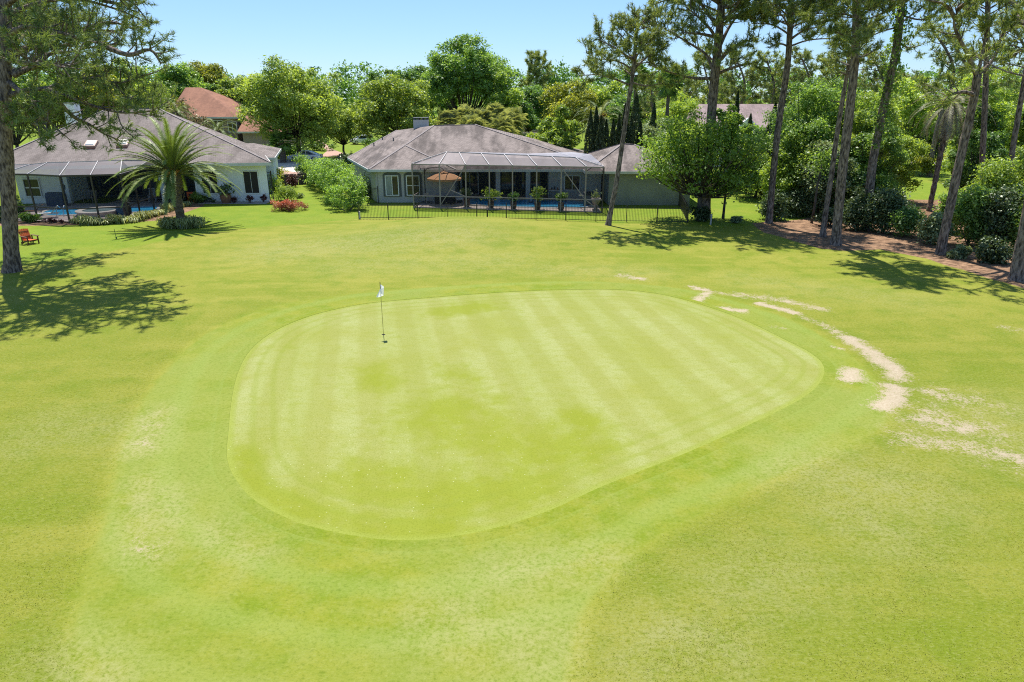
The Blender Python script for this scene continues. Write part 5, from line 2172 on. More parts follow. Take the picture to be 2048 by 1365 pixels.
sheet("patio_deck", [(LB[0].x, LB[0].y + .15), (LB[3].x, LB[3].y + .15), (LB[5].x - .1, LB[5].y + .15), (RB[1].x - .1, RB[1].y + .1), (RB[3].x - .1, RB[3].y), (xa - .05, 66.0), (-36.5, 66.0), (-36.5, 62.0), (LB[0].x, 62.0)], 0.06, M["deck_pale"], "pale pinkish deck inside the cage of the white house", "deck", zabs=GZ)
pool("swimming_pool", "blue pool with a raised round spa at the white house", pxw([(88, 424), (110, 419), (170, 416.5), (240, 415), (308, 413), (312, 418), (300, 422), (255, 424.5), (170, 428), (110, 430.5), (90, 429)], GZ + .1), 0.09, "pool_water")
c = pxw([(200, 428)], GZ + .1)[0]
t = thing("round_spa", "raised round spa with pale coping in front of the blue pool", "spa", (c[0], c[1], GZ + .06))
mb = MB()
mb.lathe([(1.62, 0), (1.62, .30), (1.72, .30), (1.72, .38), (1.22, .38), (1.22, .2)], n=40, cap=False)
mb.build("rim", M["coping"], t)
mb = MB()
mb.lathe([(1.215, .30)], n=40)
mb.v = [(1.22 * math.cos(2 * PI * k / 40), 1.22 * math.sin(2 * PI * k / 40), .30) for k in range(40)]
mb.f = [tuple(range(40))]
mb.build("water", M["spa_water"], t)
# loungers
def chaise(label, c, rz, fm, cm, back=0.65):
    t = thing("chaise_lounge", label, "lounger", tuple(c), rz, "loungers by the round spa")
    mb = MB()
    for s in (-.3, .3):
        mb.bar((s, -.7, .34), (s, .75, .34), .04)
        mb.bar((s, .2, .34), (s, .2 + .75 * math.cos(back), .34 + .75 * math.sin(back)), .04)
    mb.build("frame", M[fm], t)
    for sx in (-.3, .3):
        for y0 in (-.6, .55):
            mb = MB()
            mb.bar((sx, y0 - .12, 0), (sx, y0 + .1, .34), .035)
            mb.build("leg", M[fm], t)
    mb = MB()
    mb.box((0, -.25, .37), (.56, .88, .04))
    mb.add([(-.28, .2, .37), (.28, .2, .37), (.28, .2 + .75 * math.cos(back), .37 + .75 * math.sin(back)), (-.28, .2 + .75 * math.cos(back), .37 + .75 * math.sin(back)),
            (-.28, .24, .34), (.28, .24, .34), (.28, .24 + .75 * math.cos(back), .34 + .75 * math.sin(back)), (-.28, .24 + .75 * math.cos(back), .34 + .75 * math.sin(back))],
           [(0, 1, 2, 3), (7, 6, 5, 4), (0, 4, 5, 1), (2, 6, 7, 3), (1, 5, 6, 2), (0, 3, 7, 4)])
    mb.build("sling", M[cm], t)


chaise("brown sling lounger left of the aluminium one by the pool", dpx(66, 431), -1.2, "frame_bronze", "brown_wood")
chaise("bright aluminium sling lounger just left of the round spa", dpx(98, 436), -1.1, "steel", "cushion_white", .8)
c = dpx(114, 433)
for i, dx in enumerate((0, .55)):
    t = thing("pool_handrail", ("shiny steel pool handrail beside the aluminium lounger", "shiny steel pool handrail nearer the round spa")[i], "handrail", (c.x + dx, c.y + .3, DZ), 0, "handrails at the shallow end")
    mb = MB()
    mb.tube(catmull([(0, -.3, 0), (0, -.2, .5), (0, 0, .78), (0, .3, .6), (0, .7, .05)], 4), .028, 8)
    mb.build("rail", M["steel"], t)
c = dpx(257, 434)
t = thing("tall_planter", "tall dark vase with a spiky plant beside the round spa", "planter", (c.x, c.y, DZ))
mb = MB()
mb.lathe([(.20, 0), (.30, .35), (.33, .75), (.24, 1.05), (.29, 1.12), (.24, 1.12)], n=18)
mb.build("vase", M["pot_dark"], t)
rng = np.random.default_rng(5)
n = 46
a = rng.uniform(0, 2 * PI, n)
ee = rng.uniform(.15, 1.3, n)
d = np.stack([np.cos(a) * np.cos(ee), np.sin(a) * np.cos(ee), np.sin(ee)], 1)
s = np.stack([-np.sin(a), np.cos(a), a * 0], 1) * .022
o = np.tile(np.array([[0, 0, 1.12]]), (n, 1))
mesh_np("foliage", np.stack([o - s, o + s, o + d * rng.uniform(.5, .85, (n, 1))], 1), rng.uniform(.3, 1, n), M["leaf_grey"], t)
c = dpx(243, 430)
t = thing("storage_tub", "dark blue tub behind the tall spiky planter", "tub", (c.x, c.y, DZ))
mb = MB()
mb.lathe([(.30, 0), (.36, .55), (.40, .56), (.40, .62), (.34, .62)], n=20)
mb.build("tub", M["blue_plastic"], t)
mb = MB()
mb.lathe([(.39, .622), (.3, .66), (.05, .68)], n=20)
mb.build("lid", M["pot_dark"], t)
# under the roof: covered grill, bench, rocking chair
c = V3(at(112, 395, 60.6).x, 60.6, DZ)
t = thing("covered_grill", "grill under a dark blue grey cover by the white wall", "grill", tuple(c))
mb = MB()
mb.sweep([[(x, y * k, z) for y, z in ((-.32, 0), (-.34, .85), (-.2, 1.12), (.2, 1.15), (.34, .9), (.32, 0))] for x, k in ((-.75, .95), (-.7, 1.0), (.7, 1.0), (.75, .95))])
mb.build("cover", mat("grill_cover", (0.06, 0.075, 0.11), (0.09, 0.11, 0.15), scale=3, rough=.8), t)
mb = MB()
mb.tube([(.85, 0, 0), (.85, 0, 1.75)], .03, 6)
mb.lathe([(.12, 1.4), (.16, 1.75), (.03, 1.85)], (.85, 0, 0), 10)
mb.build("side_post", M["trim_grey"], t)


def chair(name, label, cat, c, rz, fm, seat=.44, w=.55, rock=False, group=None, back=.55):
    t = thing(name, label, cat, tuple(c), rz, group)
    mb = MB()
    for i in range(5):
        mb.box((0, -.22 + i * .11, seat), (w, .09, .03))
    mb.build("seat", M[fm], t)
    mb = MB()
    for i in range(5):
        x = -w / 2 + .06 + i * (w - .12) / 4
        mb.bar((x, .26, seat + .03), (x, .42, seat + back), .06, .025)
    mb.bar((-w / 2, .42, seat + back), (w / 2, .42, seat + back), .05, .08)
    mb.build("backrest", M[fm], t)
    for sx in (-1, 1):
        mb = MB()
        mb.bar((sx * w / 2, -.3, seat + .2), (sx * w / 2, .36, seat + .2), .07, .03)
        mb.build("armrest", M[fm], t)
        for y0 in (-.26, .26):
            mb = MB()
            mb.bar((sx * w / 2, y0, .03), (sx * w / 2, y0, seat + .19), .045)
            mb.build("leg", M[fm], t)
        if rock:
            mb = MB()
            mb.tube(catmull([(sx * w / 2, -.5, .10), (sx * w / 2, -.1, .02), (sx * w / 2, .3, .03), (sx * w / 2, .65, .13)], 4), .025, 6)
            mb.build("rocker", M[fm], t)
    return t


chair("rocking_chair", "pale slatted rocking chair under the roof beside the white column", "chair", V3(at(305, 398, 62.6).x, 62.6, DZ), .3, "frame_white", rock=True, back=.75)
chair("patio_chair", "pale metal patio chair in front of the glass doors", "chair", V3(at(180, 398, 62.4).x, 62.4, DZ), -.2, "frame_pale", w=.95)
c = gp(384, 404)
t = thing("garden_chair", "small orange garden chair with a round cut out in its back", "chair", (c.x, c.y, c.z), 3.3)
mb = MB()
mb.box((0, 0, .36), (.5, .5, .05))
mb.build("seat", M["orange_paint"], t)
mb = MB()
n = 16
o = [(-.26, .36), (.26, .36), (.28, .9), (-.28, .9)]
ri = [(.13 * math.cos(2 * PI * k / n), .66 + .10 * math.sin(2 * PI * k / n)) for k in range(n)]
ro = []
for k in range(n):
    a = 2 * PI * k / n
    m_ = max(abs(math.cos(a)), abs(math.sin(a)))
    ro.append((.27 * math.cos(a) / m_, .65 + .27 * math.sin(a) / m_))
for yy, fl in ((.24, 1), (.28, 0)):
    vs = [(x, yy, z) for x, z in ri] + [(x, yy, z) for x, z in ro]
    mb.add(vs, [(k, (k + 1) % n, n + (k + 1) % n, n + k) for k in range(n)])
mb.build("backrest", M["orange_paint"], t)
for sx in (-1, 1):
    for sy in (-1, 1):
        mb = MB()
        mb.box((sx * .22, sy * .22, .168), (.05, .05, .335))
        mb.build("leg", M["orange_paint"], t)

# ================================================================= orange slatted lounge chair on the lawn
c = gp(62, 488)
t = thing("lawn_chair", "orange slatted wooden lounge chair alone on the lawn", "chair", (c.x, c.y, c.z), 1.05)
mb = MB()
for i in range(7):
    y = -.45 + i * .13
    mb.box((0, y, .36 - .012 * (i + 1)), (.56, .115, .025))
mb.build("seat", M["orange_paint"], t)
mb = MB()
for i in range(6):
    x = -.30 + i * .12
    mb.bar((x * .85, .36, .22), (x * 1.08, .78, 1.02 + .06 * math.cos(x * 4.2)), .108, .024)
mb.build("backrest", M["orange_paint"], t)
mb = MB()
mb.bar((-.33, .50, .52), (.33, .50, .52), .05, .08)
mb.bar((-.33, .68, .88), (.33, .68, .88), .04, .06)
mb.build("back_rail", M["brown_wood"], t)
for sx in (-1, 1):
    mb = MB()
    mb.box((sx * .40, -.02, .595), (.15, .92, .028))
    mb.build("armrest", M["brown_wood"], t)
    mb = MB()
    mb.box((sx * .37, -.42, .29), (.05, .12, .58))
    mb.build("leg", M["brown_wood"], t)
    mb = MB()
    mb.box((sx * .37, .40, .29), (.05, .10, .58))
    mb.build("leg", M["brown_wood"], t)
    mb = MB()
    mb.bar((sx * .31, -.5, .33), (sx * .31, .75, .05), .04, .12)
    mb.build("side_rail", M["brown_wood"], t)
t.scale = (.84, .84, .84)

# ================================================================= fences
def fence(name, label, pts, h, gap=0.115, pw=0.017, post_every=2.4, mk="black_metal", finial=False):
    P = [Vector(p) for p in pts]
    t = thing(name, label, "fence", tuple(P[0]))
    pick = MB()
    acc = 0
    post_at = [0.0]
    seglen = [(P[i + 1] - P[i]).length for i in range(len(P) - 1)]
    tot = sum(seglen)

    def pt(s):
        i = 0
        while i < len(seglen) - 1 and s > seglen[i]:
            s -= seglen[i]
            i += 1
        return P[i].lerp(P[i + 1], min(1, s / seglen[i]))
    n = int(tot / gap)
    for k in range(n):
        p = pt(k * gap)
        pick.bar(p + V3(0, 0, .05), p + V3(0, 0, h), pw)
    pick.build("pickets", M[mk], t, world=True)
    for zz in (.10, h - .16):
        rails = MB()
        m = max(2, int(tot / 1.2))
        for k in range(m):
            rails.bar(pt(tot * k / m) + V3(0, 0, zz), pt(tot * (k + 1) / m) + V3(0, 0, zz), .03, .035)
        rails.build("rail", M[mk], t, world=True)
    m = max(1, round(tot / post_every))
    for k in range(m + 1):
        p = pt(tot * k / m)
        mb = MB()
        mb.bar(p - V3(0, 0, .1), p + V3(0, 0, h + .06), .055)
        mb.build("post", M[mk], t, world=True)
    return t


fence("metal_fence", "long black metal picket fence between the golf lawn and the grey house", [gd(718, 54.2), gd(850, 54.2), gd(975, 54.0), gd(1100, 53.6), gd(1212, 52.7), gd(1375, 52.4)], 1.22)
fence("metal_fence", "short black fence running back beside the olive wing", [gd(1375, 52.6), gd(1366, 57), gd(1357, 61)], 1.22)
fence("metal_fence", "black metal fence in front of the far thicket", [gd(1384, 66.2), gd(1430, 66.0), gd(1510, 65.5), gd(1620, 65)], 1.2, gap=.14)
fence("metal_fence", "black side gate between the white flowering shrub and the arched window", [gd(735, 61.4), gd(757, 62.2)], 1.5, gap=.12, post_every=1.0)
for px, py, h, mk, lb in ((720, 438, .55, "frame_white", "short white marker post at the left end of the long fence"), (975, 436, .62, "black_metal", "short black marker post on the crest before the long fence"), (1421, 450, .75, "frame_white", "white marker post beside the dark shrub under the green tree")):
    c = gp(px, py)
    t = thing("marker_post", lb, "post", (c.x, c.y, c.z), 0, "marker posts along the course edge")
    mb = MB()
    mb.box((0, 0, h / 2 - .05), (.10, .10, h + .1))
    mb.build("post", M[mk], t)
    mb = MB()
    mb.lathe([(.075, h), (.075, h + .03), (.01, h + .06)], n=4)
    mb.build("cap", M[mk], t)
c = gp(233, 478)
t = thing("garden_stake", "thin green stake standing in the lawn left of the palm", "stake", (c.x, c.y, c.z))
mb = MB()
mb.tube([(0, 0, -.1), (-.03, 0, .65)], .018, 6)
mb.build("rod", M["green_paint"], t)
mb = MB()
mb.box((0, 0, .06), (.07, .05, .12))
mb.build("foot", M["green_paint"], t)
c = gp(1266, 406)
t = thing("garden_bench", "dark wooden bench against the olive wing", "bench", (c.x, c.y - .2, c.z), 0)
mb = MB()
for i in range(3):
    mb.box((0, -.16 + i * .16, .45), (1.15, .13, .04))
mb.build("seat", M["brown_wood"], t)
mb = MB()
for i in range(3):
    mb.box((0, .24, .58 + i * .14), (1.15, .03, .10))
mb.build("backrest", M["brown_wood"], t)
for sx in (-1, 1):
    for sy in (-1, 1):
        mb = MB()
        mb.box((sx * .52, sy * .19, .215 if sy < 0 else .45), (.06, .06, .43 if sy < 0 else .9))
        mb.build("leg", M["brown_wood"], t)

# ================================================================= flag and hole
hc = gp(767, 670, 0.008)
t = thing("flagstick", "thin golf flagstick with a white flag standing in the hole", "flagstick", tuple(hc))
mb = MB()
mb.tube([(0, 0, -.02), (0, 0, 1.55)], .0115, 8)
mb.build("pole", M["pole_yellow"], t)
mb = MB()
mb.tube([(0, 0, 1.55), (0, 0, 2.16)], .014, 8)
mb.build("ferrule", M["black_metal"], t)
# flag hanging in folds: a draped cloth, two-sided
rows_, cols_ = 14, 16
mb = MB()
vs = []
for i in range(rows_ + 1):
    v = i / rows_
    for j in range(cols_ + 1):
        u = j / cols_
        x = .012 + .12 * math.sin(u * 2.6) * (1 - .35 * v) + .012 * math.sin(u * 14)
        y = -.055 * math.sin(u * 9.0) * (0.4 + v) - .03 * u
        z = 2.06 - v * .36 - u * .17 * (1 - .15 * v) + .02 * math.sin(u * 7)
        if u > .55:
            x -= (u - .55) * .36 * (0.5 + v)
        vs.append((x, y, z))
fs = []
for i in range(rows_):
    for j in range(cols_):
        a = i * (cols_ + 1) + j
        fs.append((a, a + 1, a + cols_ + 2, a + cols_ + 1))
mb.add(vs, fs)
mb.build("flag", M["flag_cloth"], t, smooth=True)
mb = MB()
mb.v = [(hc.x + .075 * math.cos(2 * PI * k / 24), hc.y + .065 * math.sin(2 * PI * k / 24), hc.z + .004) for k in range(24)]
mb.f = [tuple(range(24))]
mb.v = [(x - hc.x, y - hc.y, z - hc.z) for x, y, z in mb.v]
o = mb.build("golf_hole", M["hole_dark"], None)
o.location = hc
tag(o, "small dark round hole at the foot of the flagstick", "hole")

# ================================================================= road, drives, cars, retaining wall, pole
RY = (98.5, 106.5)
sheet("road", [(-140, RY[0] + 3), (-60, RY[0] + .6), (0, RY[0]), (90, RY[0] - 4), (90, RY[1] - 4), (0, RY[1]), (-60, RY[1] + .6), (-140, RY[1] + 3)], .012, M["asphalt"], "grey residential road running behind the houses", "road")
sheet("driveway", pxw([(524, 346), (606, 346), (652, 326), (645, 320.5), (528, 330)], GZ), .020, M["concrete"], "pale concrete apron joining the road left of the oak", "driveway")
sheet("driveway", pxw([(640, 314.5), (700, 312.5), (668, 300), (650, 288), (640, 281), (630, 281), (640, 290), (655, 302)], GZ), .020, M["brick_drive"], "pinkish driveway on the far side of the road", "driveway")
sheet("brick_path", pxw([(545, 352), (600, 350), (606, 346.5), (560, 341), (540, 344)], GZ), .026, M["brick_drive"], "reddish brick path above the stone retaining wall", "path")
sheet("garden_path", [(xa + .6, 62.0), (xb + .1, 62.0), (xb + .1, 63.40), (xa + .6, 63.40)], .020, M["paver_edge"], "narrow paved strip along the white wall", "path")
c0, c1 = gp(572, 371), gp(640, 366)
t = thing("retaining_wall", "low dark stacked stone retaining wall between the two houses", "wall", ((c0.x + c1.x) / 2, (c0.y + c1.y) / 2, GZ))
rr = random.Random(3)
mb = MB()
for row in range(5):
    x = c0.x - rr.uniform(0, .3)
    while x < c1.x:
        w = rr.uniform(.4, .8)
        y = c0.y + (c1.y - c0.y) * (x - c0.x) / (c1.x - c0.x)
        mb.box((x + w / 2, y + rr.uniform(-.05, .05) + row * .04, GZ + .12 + row * .235), (w - .035, .42, .215), rr.uniform(-.04, .04))
        x += w
mb.build("stones", M["stone_wall"], t, world=True)
c = gd(1035, 118)
t = thing("utility_pole", "plain grey concrete utility pole behind the grey roof", "pole", tuple(c))
mb = MB()
mb.tube([(0, 0, -.2), (0, 0, 5.9)], (.20, .15), 10)
mb.build("shaft", M["concrete"], t)
mb = MB()
mb.lathe([(.17, 5.9), (.17, 5.98), (.03, 6.08)], n=10)
mb.build("cap", M["trim_grey"], t)


def car(name, label, cat, c, rz, suv=False, bm="car_white"):
    """length along x, front at -x"""
    t = thing(name, label, cat, tuple(c), rz)
    Lh, Wd = (2.45, .92) if not suv else (2.35, .96)
    if suv:
        side = [(-2.35, .48), (-2.34, .78), (-2.2, .98), (-1.35, 1.10), (2.2, 1.12), (2.32, .95), (2.33, .45), (1.9, .34), (-1.9, .34)]
        cab = [(-1.28, 1.09), (-.55, 1.66), (1.75, 1.70), (2.12, 1.11)]
    else:
        side = [(-2.45, .42), (-2.43, .62), (-2.25, .78), (-1.15, .92), (1.55, .95), (2.35, .92), (2.45, .68), (2.44, .40), (2.0, .28), (-2.0, .28)]
        cab = [(-1.2, .915), (-.35, 1.40), (.75, 1.44), (1.85, .945)]
    mb = MB()
    mb.sweep([[(x, y, z if k == 0 else .5 + (z - .5) * .94) for x, z in [(a * (1 - .02 * abs(k)), b) for a, b in side]] for y, k in ((-Wd, 1), (-Wd * .9, 0), (Wd * .9, 0), (Wd, 1))])
    mb.build("body", M[bm], t, bevel=.05)
    gl = MB()
    gl.sweep([[(x * s_ + (1 - s_) * .3, y * (1 if z < 1.2 else .86), z) for x, z in cab] for y, s_ in ((-Wd * .93, .985), (-Wd * .80, 1), (Wd * .80, 1), (Wd * .93, .985))])
    gl.build("window", M["glass"], t)
    rf = MB()
    a, b = cab[1], cab[2]
    rf.box(((a[0] + b[0]) / 2, 0, (a[1] + b[1]) / 2 + .02), (b[0] - a[0] + .1, Wd * 1.62, .05))
    for sy in (-1, 1):
        rf.bar((cab[0][0], sy * Wd * .88, cab[0][1]), (a[0], sy * Wd * .79, a[1]), .07)
        rf.bar((cab[3][0], sy * Wd * .88, cab[3][1]), (b[0], sy * Wd * .79, b[1]), .09)
        mx = (a[0] + b[0]) / 2 + .1
        rf.bar((mx, sy * Wd * .925, cab[0][1]), (mx, sy * Wd * .81, a[1] + .01), .06)
    rf.build("roof", M[bm], t)
    r = .34 if not suv else .38
    for sx in (-1.45, 1.42):
        for sy in (-1, 1):
            w = MB()
            w.tube([(sx, sy * (Wd - .20), r), (sx, sy * (Wd + .015), r)], r, 20)
            wo = w.build("wheel", M["tyre"], t)
            w = MB()
            w.tube([(sx, sy * (Wd + .016), r), (sx, sy * (Wd + .03), r)], r * .66, 16)
            w.build("rim", M["rim"], wo)
    for sy in (-1, 1):
        h = MB()
        h.box((-Lh + .10, sy * Wd * .68, side[1][1] + .06), (.22, .36, .13))
        h.build("headlight", M["lamp_clear"], t)
        h = MB()
        h.box((Lh - .06, sy * Wd * .70, side[5][1] - .1), (.16, .34, .15))
        h.build("tail_light", M["lamp_red"], t)
        h = MB()
        h.box((cab[0][0] + .25, sy * (Wd + .1), cab[0][1] + .08), (.12, .2, .14))
        h.build("mirror", M[bm], t)
    b_ = MB()
    b_.box((-Lh + .01, 0, .5), (.06, Wd * 1.3, .16))
    b_.build("grille", M["black_metal"], t)
    return t


c = gd(611, 104.6)
car("parked_sedan", "white sedan parked on the road behind the oak trunk", "car", (c.x, c.y, c.z + .02), .04)
c = gd(725, 141)
car("parked_suv", "white sport utility vehicle in the far driveway beyond the grey roof", "car", (c.x, c.y, c.z + .02), .5, suv=True)
# ------------------------------------------------------------------ trees and plants, placed where they stand
def TR(px, D, top, R, cbf, key, seed, label, name="broadleaf_tree", cat="tree", **kw):
    b = gd(px, D)
    H = at(px, top, D).z - b.z
    return broadleaf(name, label, cat, tuple(b), H, R, H * cbf, key, seed, **kw)


def limbpx(pts, D):
    """limb laid out in picture points at distance D, with its own depth offsets"""
    return [at(p[0], p[1], D + (p[2] if len(p) > 2 else 0)) for p in pts]


# ================================================================= pines near the green
b = gp(24, 543)
D = b.y
tr = [V3(b.x, b.y, b.z - .2), at(22, 500, D), at(19, 430, D), at(14, 340, D), at(10, 220, D), at(9, 100, D + .2), at(12, 0, D + .3), at(16, -110, D + .4), at(17, -160, D + .5)]
LP = [[(15, 70), (50, 54, -.4), (82, 55, -.9), (125, 67, -1.2), (175, 82, -1.5), (222, 92, -1.6)],
      [(26, 152), (62, 135, .3), (85, 120, .7), (105, 106, 1.0), (140, 104, 1.4), (175, 96, 1.8), (235, 88, 2.2)],
      [(20, 190), (62, 180, .2), (100, 176, .2), (137, 161, .1), (175, 157, 0), (212, 163, 0), (248, 165, -.3), (290, 150, -.5)],
      [(90, 178, .2), (140, 194, -.6), (175, 209, -1.2), (215, 220, -1.6), (250, 226, -2), (310, 222, -2.4)],
      [(95, 178, .2), (125, 212, .9), (150, 236, 1.3), (180, 250, 1.6), (205, 266, 1.8), (240, 282, 2)],
      [(18, 165), (60, 200, -.9), (92, 236, -1.6), (128, 272, -2.2)],
      [(16, 30), (60, 12, .5), (110, 0, 1.0), (170, 2, 1.4), (230, 18, 1.8), (280, 38, 2.1)],
      [(14, 10), (70, -30, -.6), (140, -40, -1.4), (210, -20, -2), (275, 10, -2.4)],
      [(18, 110), (60, 92, 1.2), (110, 70, 2.5), (165, 60, 3.6), (230, 62, 4.6)],
      [(18, 215), (48, 236, -1.6), (75, 250, -2.8), (100, 245, -3.6)],
      [(16, 120), (50, 125, -2), (90, 130, -3.6), (140, 136, -5.0)],
      [(18, 90), (30, 70, 2.4), (55, 50, 4.6), (80, 45, 6.8)],  # this bough and the next run back, added to shade the left lawn
      [(18, 150), (34, 140, 2.2), (62, 140, 4.6), (96, 132, 7.2)],
      [(10, 60), (-40, 40, -1), (-90, 30, -1.6), (-150, 40, -2)],
      [(10, 150), (-40, 135, 1), (-100, 140, 1.6)], [(12, 200), (-30, 210, -1), (-80, 220, -1.4)],
      [(170, 157, 0), (230, 190, .4), (290, 200, .8), (322, 190, 1.0)], [(200, 88, -1.6), (255, 110, -1.9), (300, 100, -2.1), (322, 128, -2.2)],
      [(200, 0, 1.6), (250, 10, 1.2), (290, 5, 1.0)], [(20, 100), (60, 60, 3.5), (110, 50, 6.5), (165, 60, 9)], [(18, 60), (40, 60, 4), (70, 66, 8), (90, 70, 10.5)], [(18, 120), (70, 96, 4), (130, 92, 7), (190, 96, 9.5)], [(12, 80), (0, 60, 4), (-10, 66, 8)], [(150, 64, 3.4), (220, 45, 3), (268, 60, 2.8)]]  # boughs running far back here are added for the same lawn shadow
pine("pine_tree", "tall thick trunked pine at the left edge with boughs reaching over the white house", tuple(b), tr, (.39, .22), [limbpx(l, D) for l in LP], 11, auto=12, zlo=.86, alen=(3.4, 5.6), m=15, ln=.30, w=.017, dens=1.45, lr=.13, mat_key="pine_needle_near")

b = gp(1216, 451)
D = b.y
tr = [V3(b.x, b.y, b.z - .2), at(1219, 435, D), at(1232, 370, D), at(1246, 280, D), at(1260, 185, D), at(1268, 130, D), at(1272, 75, D + .2), at(1276, 32, D + .3)]
LP = [[(1268, 142), (1245, 127, .3), (1220, 120, .6), (1192, 117, 1), (1172, 105, 1.2)],
      [(1258, 170), (1225, 157, -.6), (1195, 150, -1.2), (1158, 152, -1.8)],
      [(1270, 122), (1250, 110, -.8), (1222, 92, -1.6), (1192, 78, -2)],
      [(1271, 135), (1298, 112, .4), (1326, 98, .8)], [(1272, 112), (1295, 92, -1), (1312, 74, -1.6)],
      [(1272, 88), (1250, 62, .6), (1228, 48, 1)], [(1274, 60), (1290, 40, .5), (1318, 28, .8)],
      [(1262, 165), (1290, 172, .8), (1322, 168, 1.6)], [(1266, 150), (1262, 150, 1.8), (1250, 140, 3.4)], [(1270, 120), (1276, 108, -1.8), (1284, 92, -3.2)]]
pine("pine_tree", "slim leaning pine with pale lichened trunk in front of the long black fence", tuple(b), tr, (.205, .10), [limbpx(l, D) for l in LP], 12, auto=14, zlo=.72, alen=(1.6, 2.8), m=19, ln=.32, w=.021, dens=1.25, lr=.075)

D = 54.6
b = gd(1410, D)
tr = [V3(b.x, b.y, b.z - .2), at(1413, 380, D), at(1421, 260, D), at(1428, 170, D), at(1433, 120, D), at(1437, 80, D), at(1442, 20, D), at(1446, -60, D), at(1447, -130, D), at(1448, -330, D)]
LP = [[(1423, 157), (1390, 157, -.6), (1357, 150, -1.2), (1325, 140, -1.8), (1298, 130, -2.2)],
      [(1425, 140), (1412, 110, .5), (1387, 92, 1), (1362, 77, 1.4), (1332, 60, 2), (1308, 46, 2.4)],
      [(1437, 147), (1462, 137, -.5), (1487, 130, -1), (1516, 124, -1.6)], [(1442, 120), (1465, 95, .5), (1487, 85, .9), (1518, 72, 1.3)],
      [(1436, 95), (1425, 65, -.6), (1400, 38, -1.2), (1372, 14, -1.6)], [(1440, 92), (1457, 57, .5), (1476, 30, .9), (1498, 2, 1.2)],
      [(1431, 75), (1400, 68, -1.2), (1362, 66, -2)], [(1440, 60), (1410, 20, .5), (1385, -15, .9), (1345, -30, 1.2)],
      [(1444, 20), (1470, -10, -.6), (1500, -35, -1)], [(1440, 40), (1478, 30, -1.4), (1510, 40, -2.2)], [(1436, 120), (1445, 112, -2), (1452, 100, -4)],
      [(1434, 130), (1428, 122, 2), (1416, 112, 4)], [(1440, 10), (1400, -20, -1), (1350, -5, -1.8), (1320, 5, -2.2)]]
pine("pine_tree", "big wide crowned pine rising behind the green broadleaf tree", tuple(b), tr, (.40, .22), [limbpx(l, D) for l in LP], 13, auto=34, zlo=.60, alen=(2.8, 4.8), m=18, ln=.35, w=.023, dens=1.0, lr=.14)

b = gp(1538, 446)
D = b.y
tr = [V3(b.x, b.y, b.z - .2), at(1541, 410, D), at(1550, 310, D), at(1560, 230, D), at(1571, 160, D), at(1577, 110, D), at(1580, 60, D), at(1585, -20, D), at(1588, -110, D), at(1590, -240, D)]
LP = [[(1583, 92), (1616, 81, .4), (1661, 78, .8), (1692, 86, 1)], [(1578, 95), (1561, 88, -.5), (1538, 96, -.9)], [(1579, 70), (1545, 50, .6), (1505, 48, 1)],
      [(1581, 50), (1620, 30, -.6), (1660, 28, -1)], [(1581, 40), (1550, 10, -.8), (1515, 5, -1.4)], [(1583, 20), (1615, -5, .5), (1650, -10, .9)],
      [(1580, 65), (1590, 50, 1.8), (1605, 30, 3.2)], [(1580, 60), (1570, 40, -1.8), (1555, 20, -3)], [(1582, 30), (1540, 30, 1.2), (1500, 20, 2)], [(1580, 80), (1610, 60, -1.2), (1640, 55, -2)]]
pine("pine_tree", "straight dark trunked pine nearest the green broadleaf tree at the mulch bed's left end", tuple(b), tr, (.25, .17), [limbpx(l, D) for l in LP], 14, auto=24, zlo=.66, alen=(2.0, 3.2), m=19, ln=.33, w=.022, dens=1.3, lr=.085, stubs=3)

b = gp(1646, 474)
D = b.y
tr = [V3(b.x, b.y, b.z - .2), at(1649, 440, D), at(1660, 370, D), at(1674, 270, D), at(1687, 190, D), at(1696, 140, D), at(1700, 100, D)]
pine("pine_tree", "thinnest pine leaning right just left of the stout brown pine", tuple(b), tr, (.19, .10), [limbpx([(1692, 150), (1672, 140, -.4), (1650, 128, -.7)], D), limbpx([(1697, 120), (1680, 80, .3), (1678, 60, .5)], D), limbpx([(1696, 140), (1720, 128, .5), (1740, 122, .9)], D)], 15, auto=7, zlo=.86, alen=(1.0, 1.8), m=15, ln=.3, w=.019, dens=1.2, lr=.05, stubs=2)

b = gp(1672, 490)
D = b.y
tr = [V3(b.x, b.y, b.z - .2), at(1674, 455, D), at(1684, 350, D), at(1696, 250, D), at(1704, 180, D), at(1709, 130, D), at(1713, 60, D), at(1713, 0, D), at(1712, -110, D), at(1711, -240, D)]
LP = [[(1714, 37), (1741, 20, .4), (1770, 10, .7)], [(1711, 35), (1686, 28, -.5), (1660, 29, -.8)], [(1710, 30), (1696, 12, .6), (1684, 4, 1)], [(1710, 75), (1690, 72, -.6), (1668, 62, -1)],
      [(1710, 90), (1694, 84, .7), (1670, 92, 1.2)], [(1710, 118), (1730, 112, -.5), (1752, 100, -1)], [(1712, 60), (1728, 52, 1), (1742, 50, 1.8)], [(1708, 135), (1690, 128, .6), (1672, 120, 1)],
      [(1712, -10), (1750, -30, .4), (1800, -30, .8)], [(1712, -20), (1670, -40, -.4), (1630, -30, -.8)], [(1711, 100), (1712, 96, -1.6), (1716, 90, -3)], [(1711, 20), (1716, 10, -2), (1722, 5, -3.6)]]
pine("pine_tree", "stout brown barked pine on the mulch, right beside the thinnest pine", tuple(b), tr, (.29, .19), [limbpx(l, D) for l in LP], 16, auto=24, zlo=.70, alen=(2.0, 3.4), m=19, ln=.32, w=.021, dens=1.3, lr=.075, stubs=3)

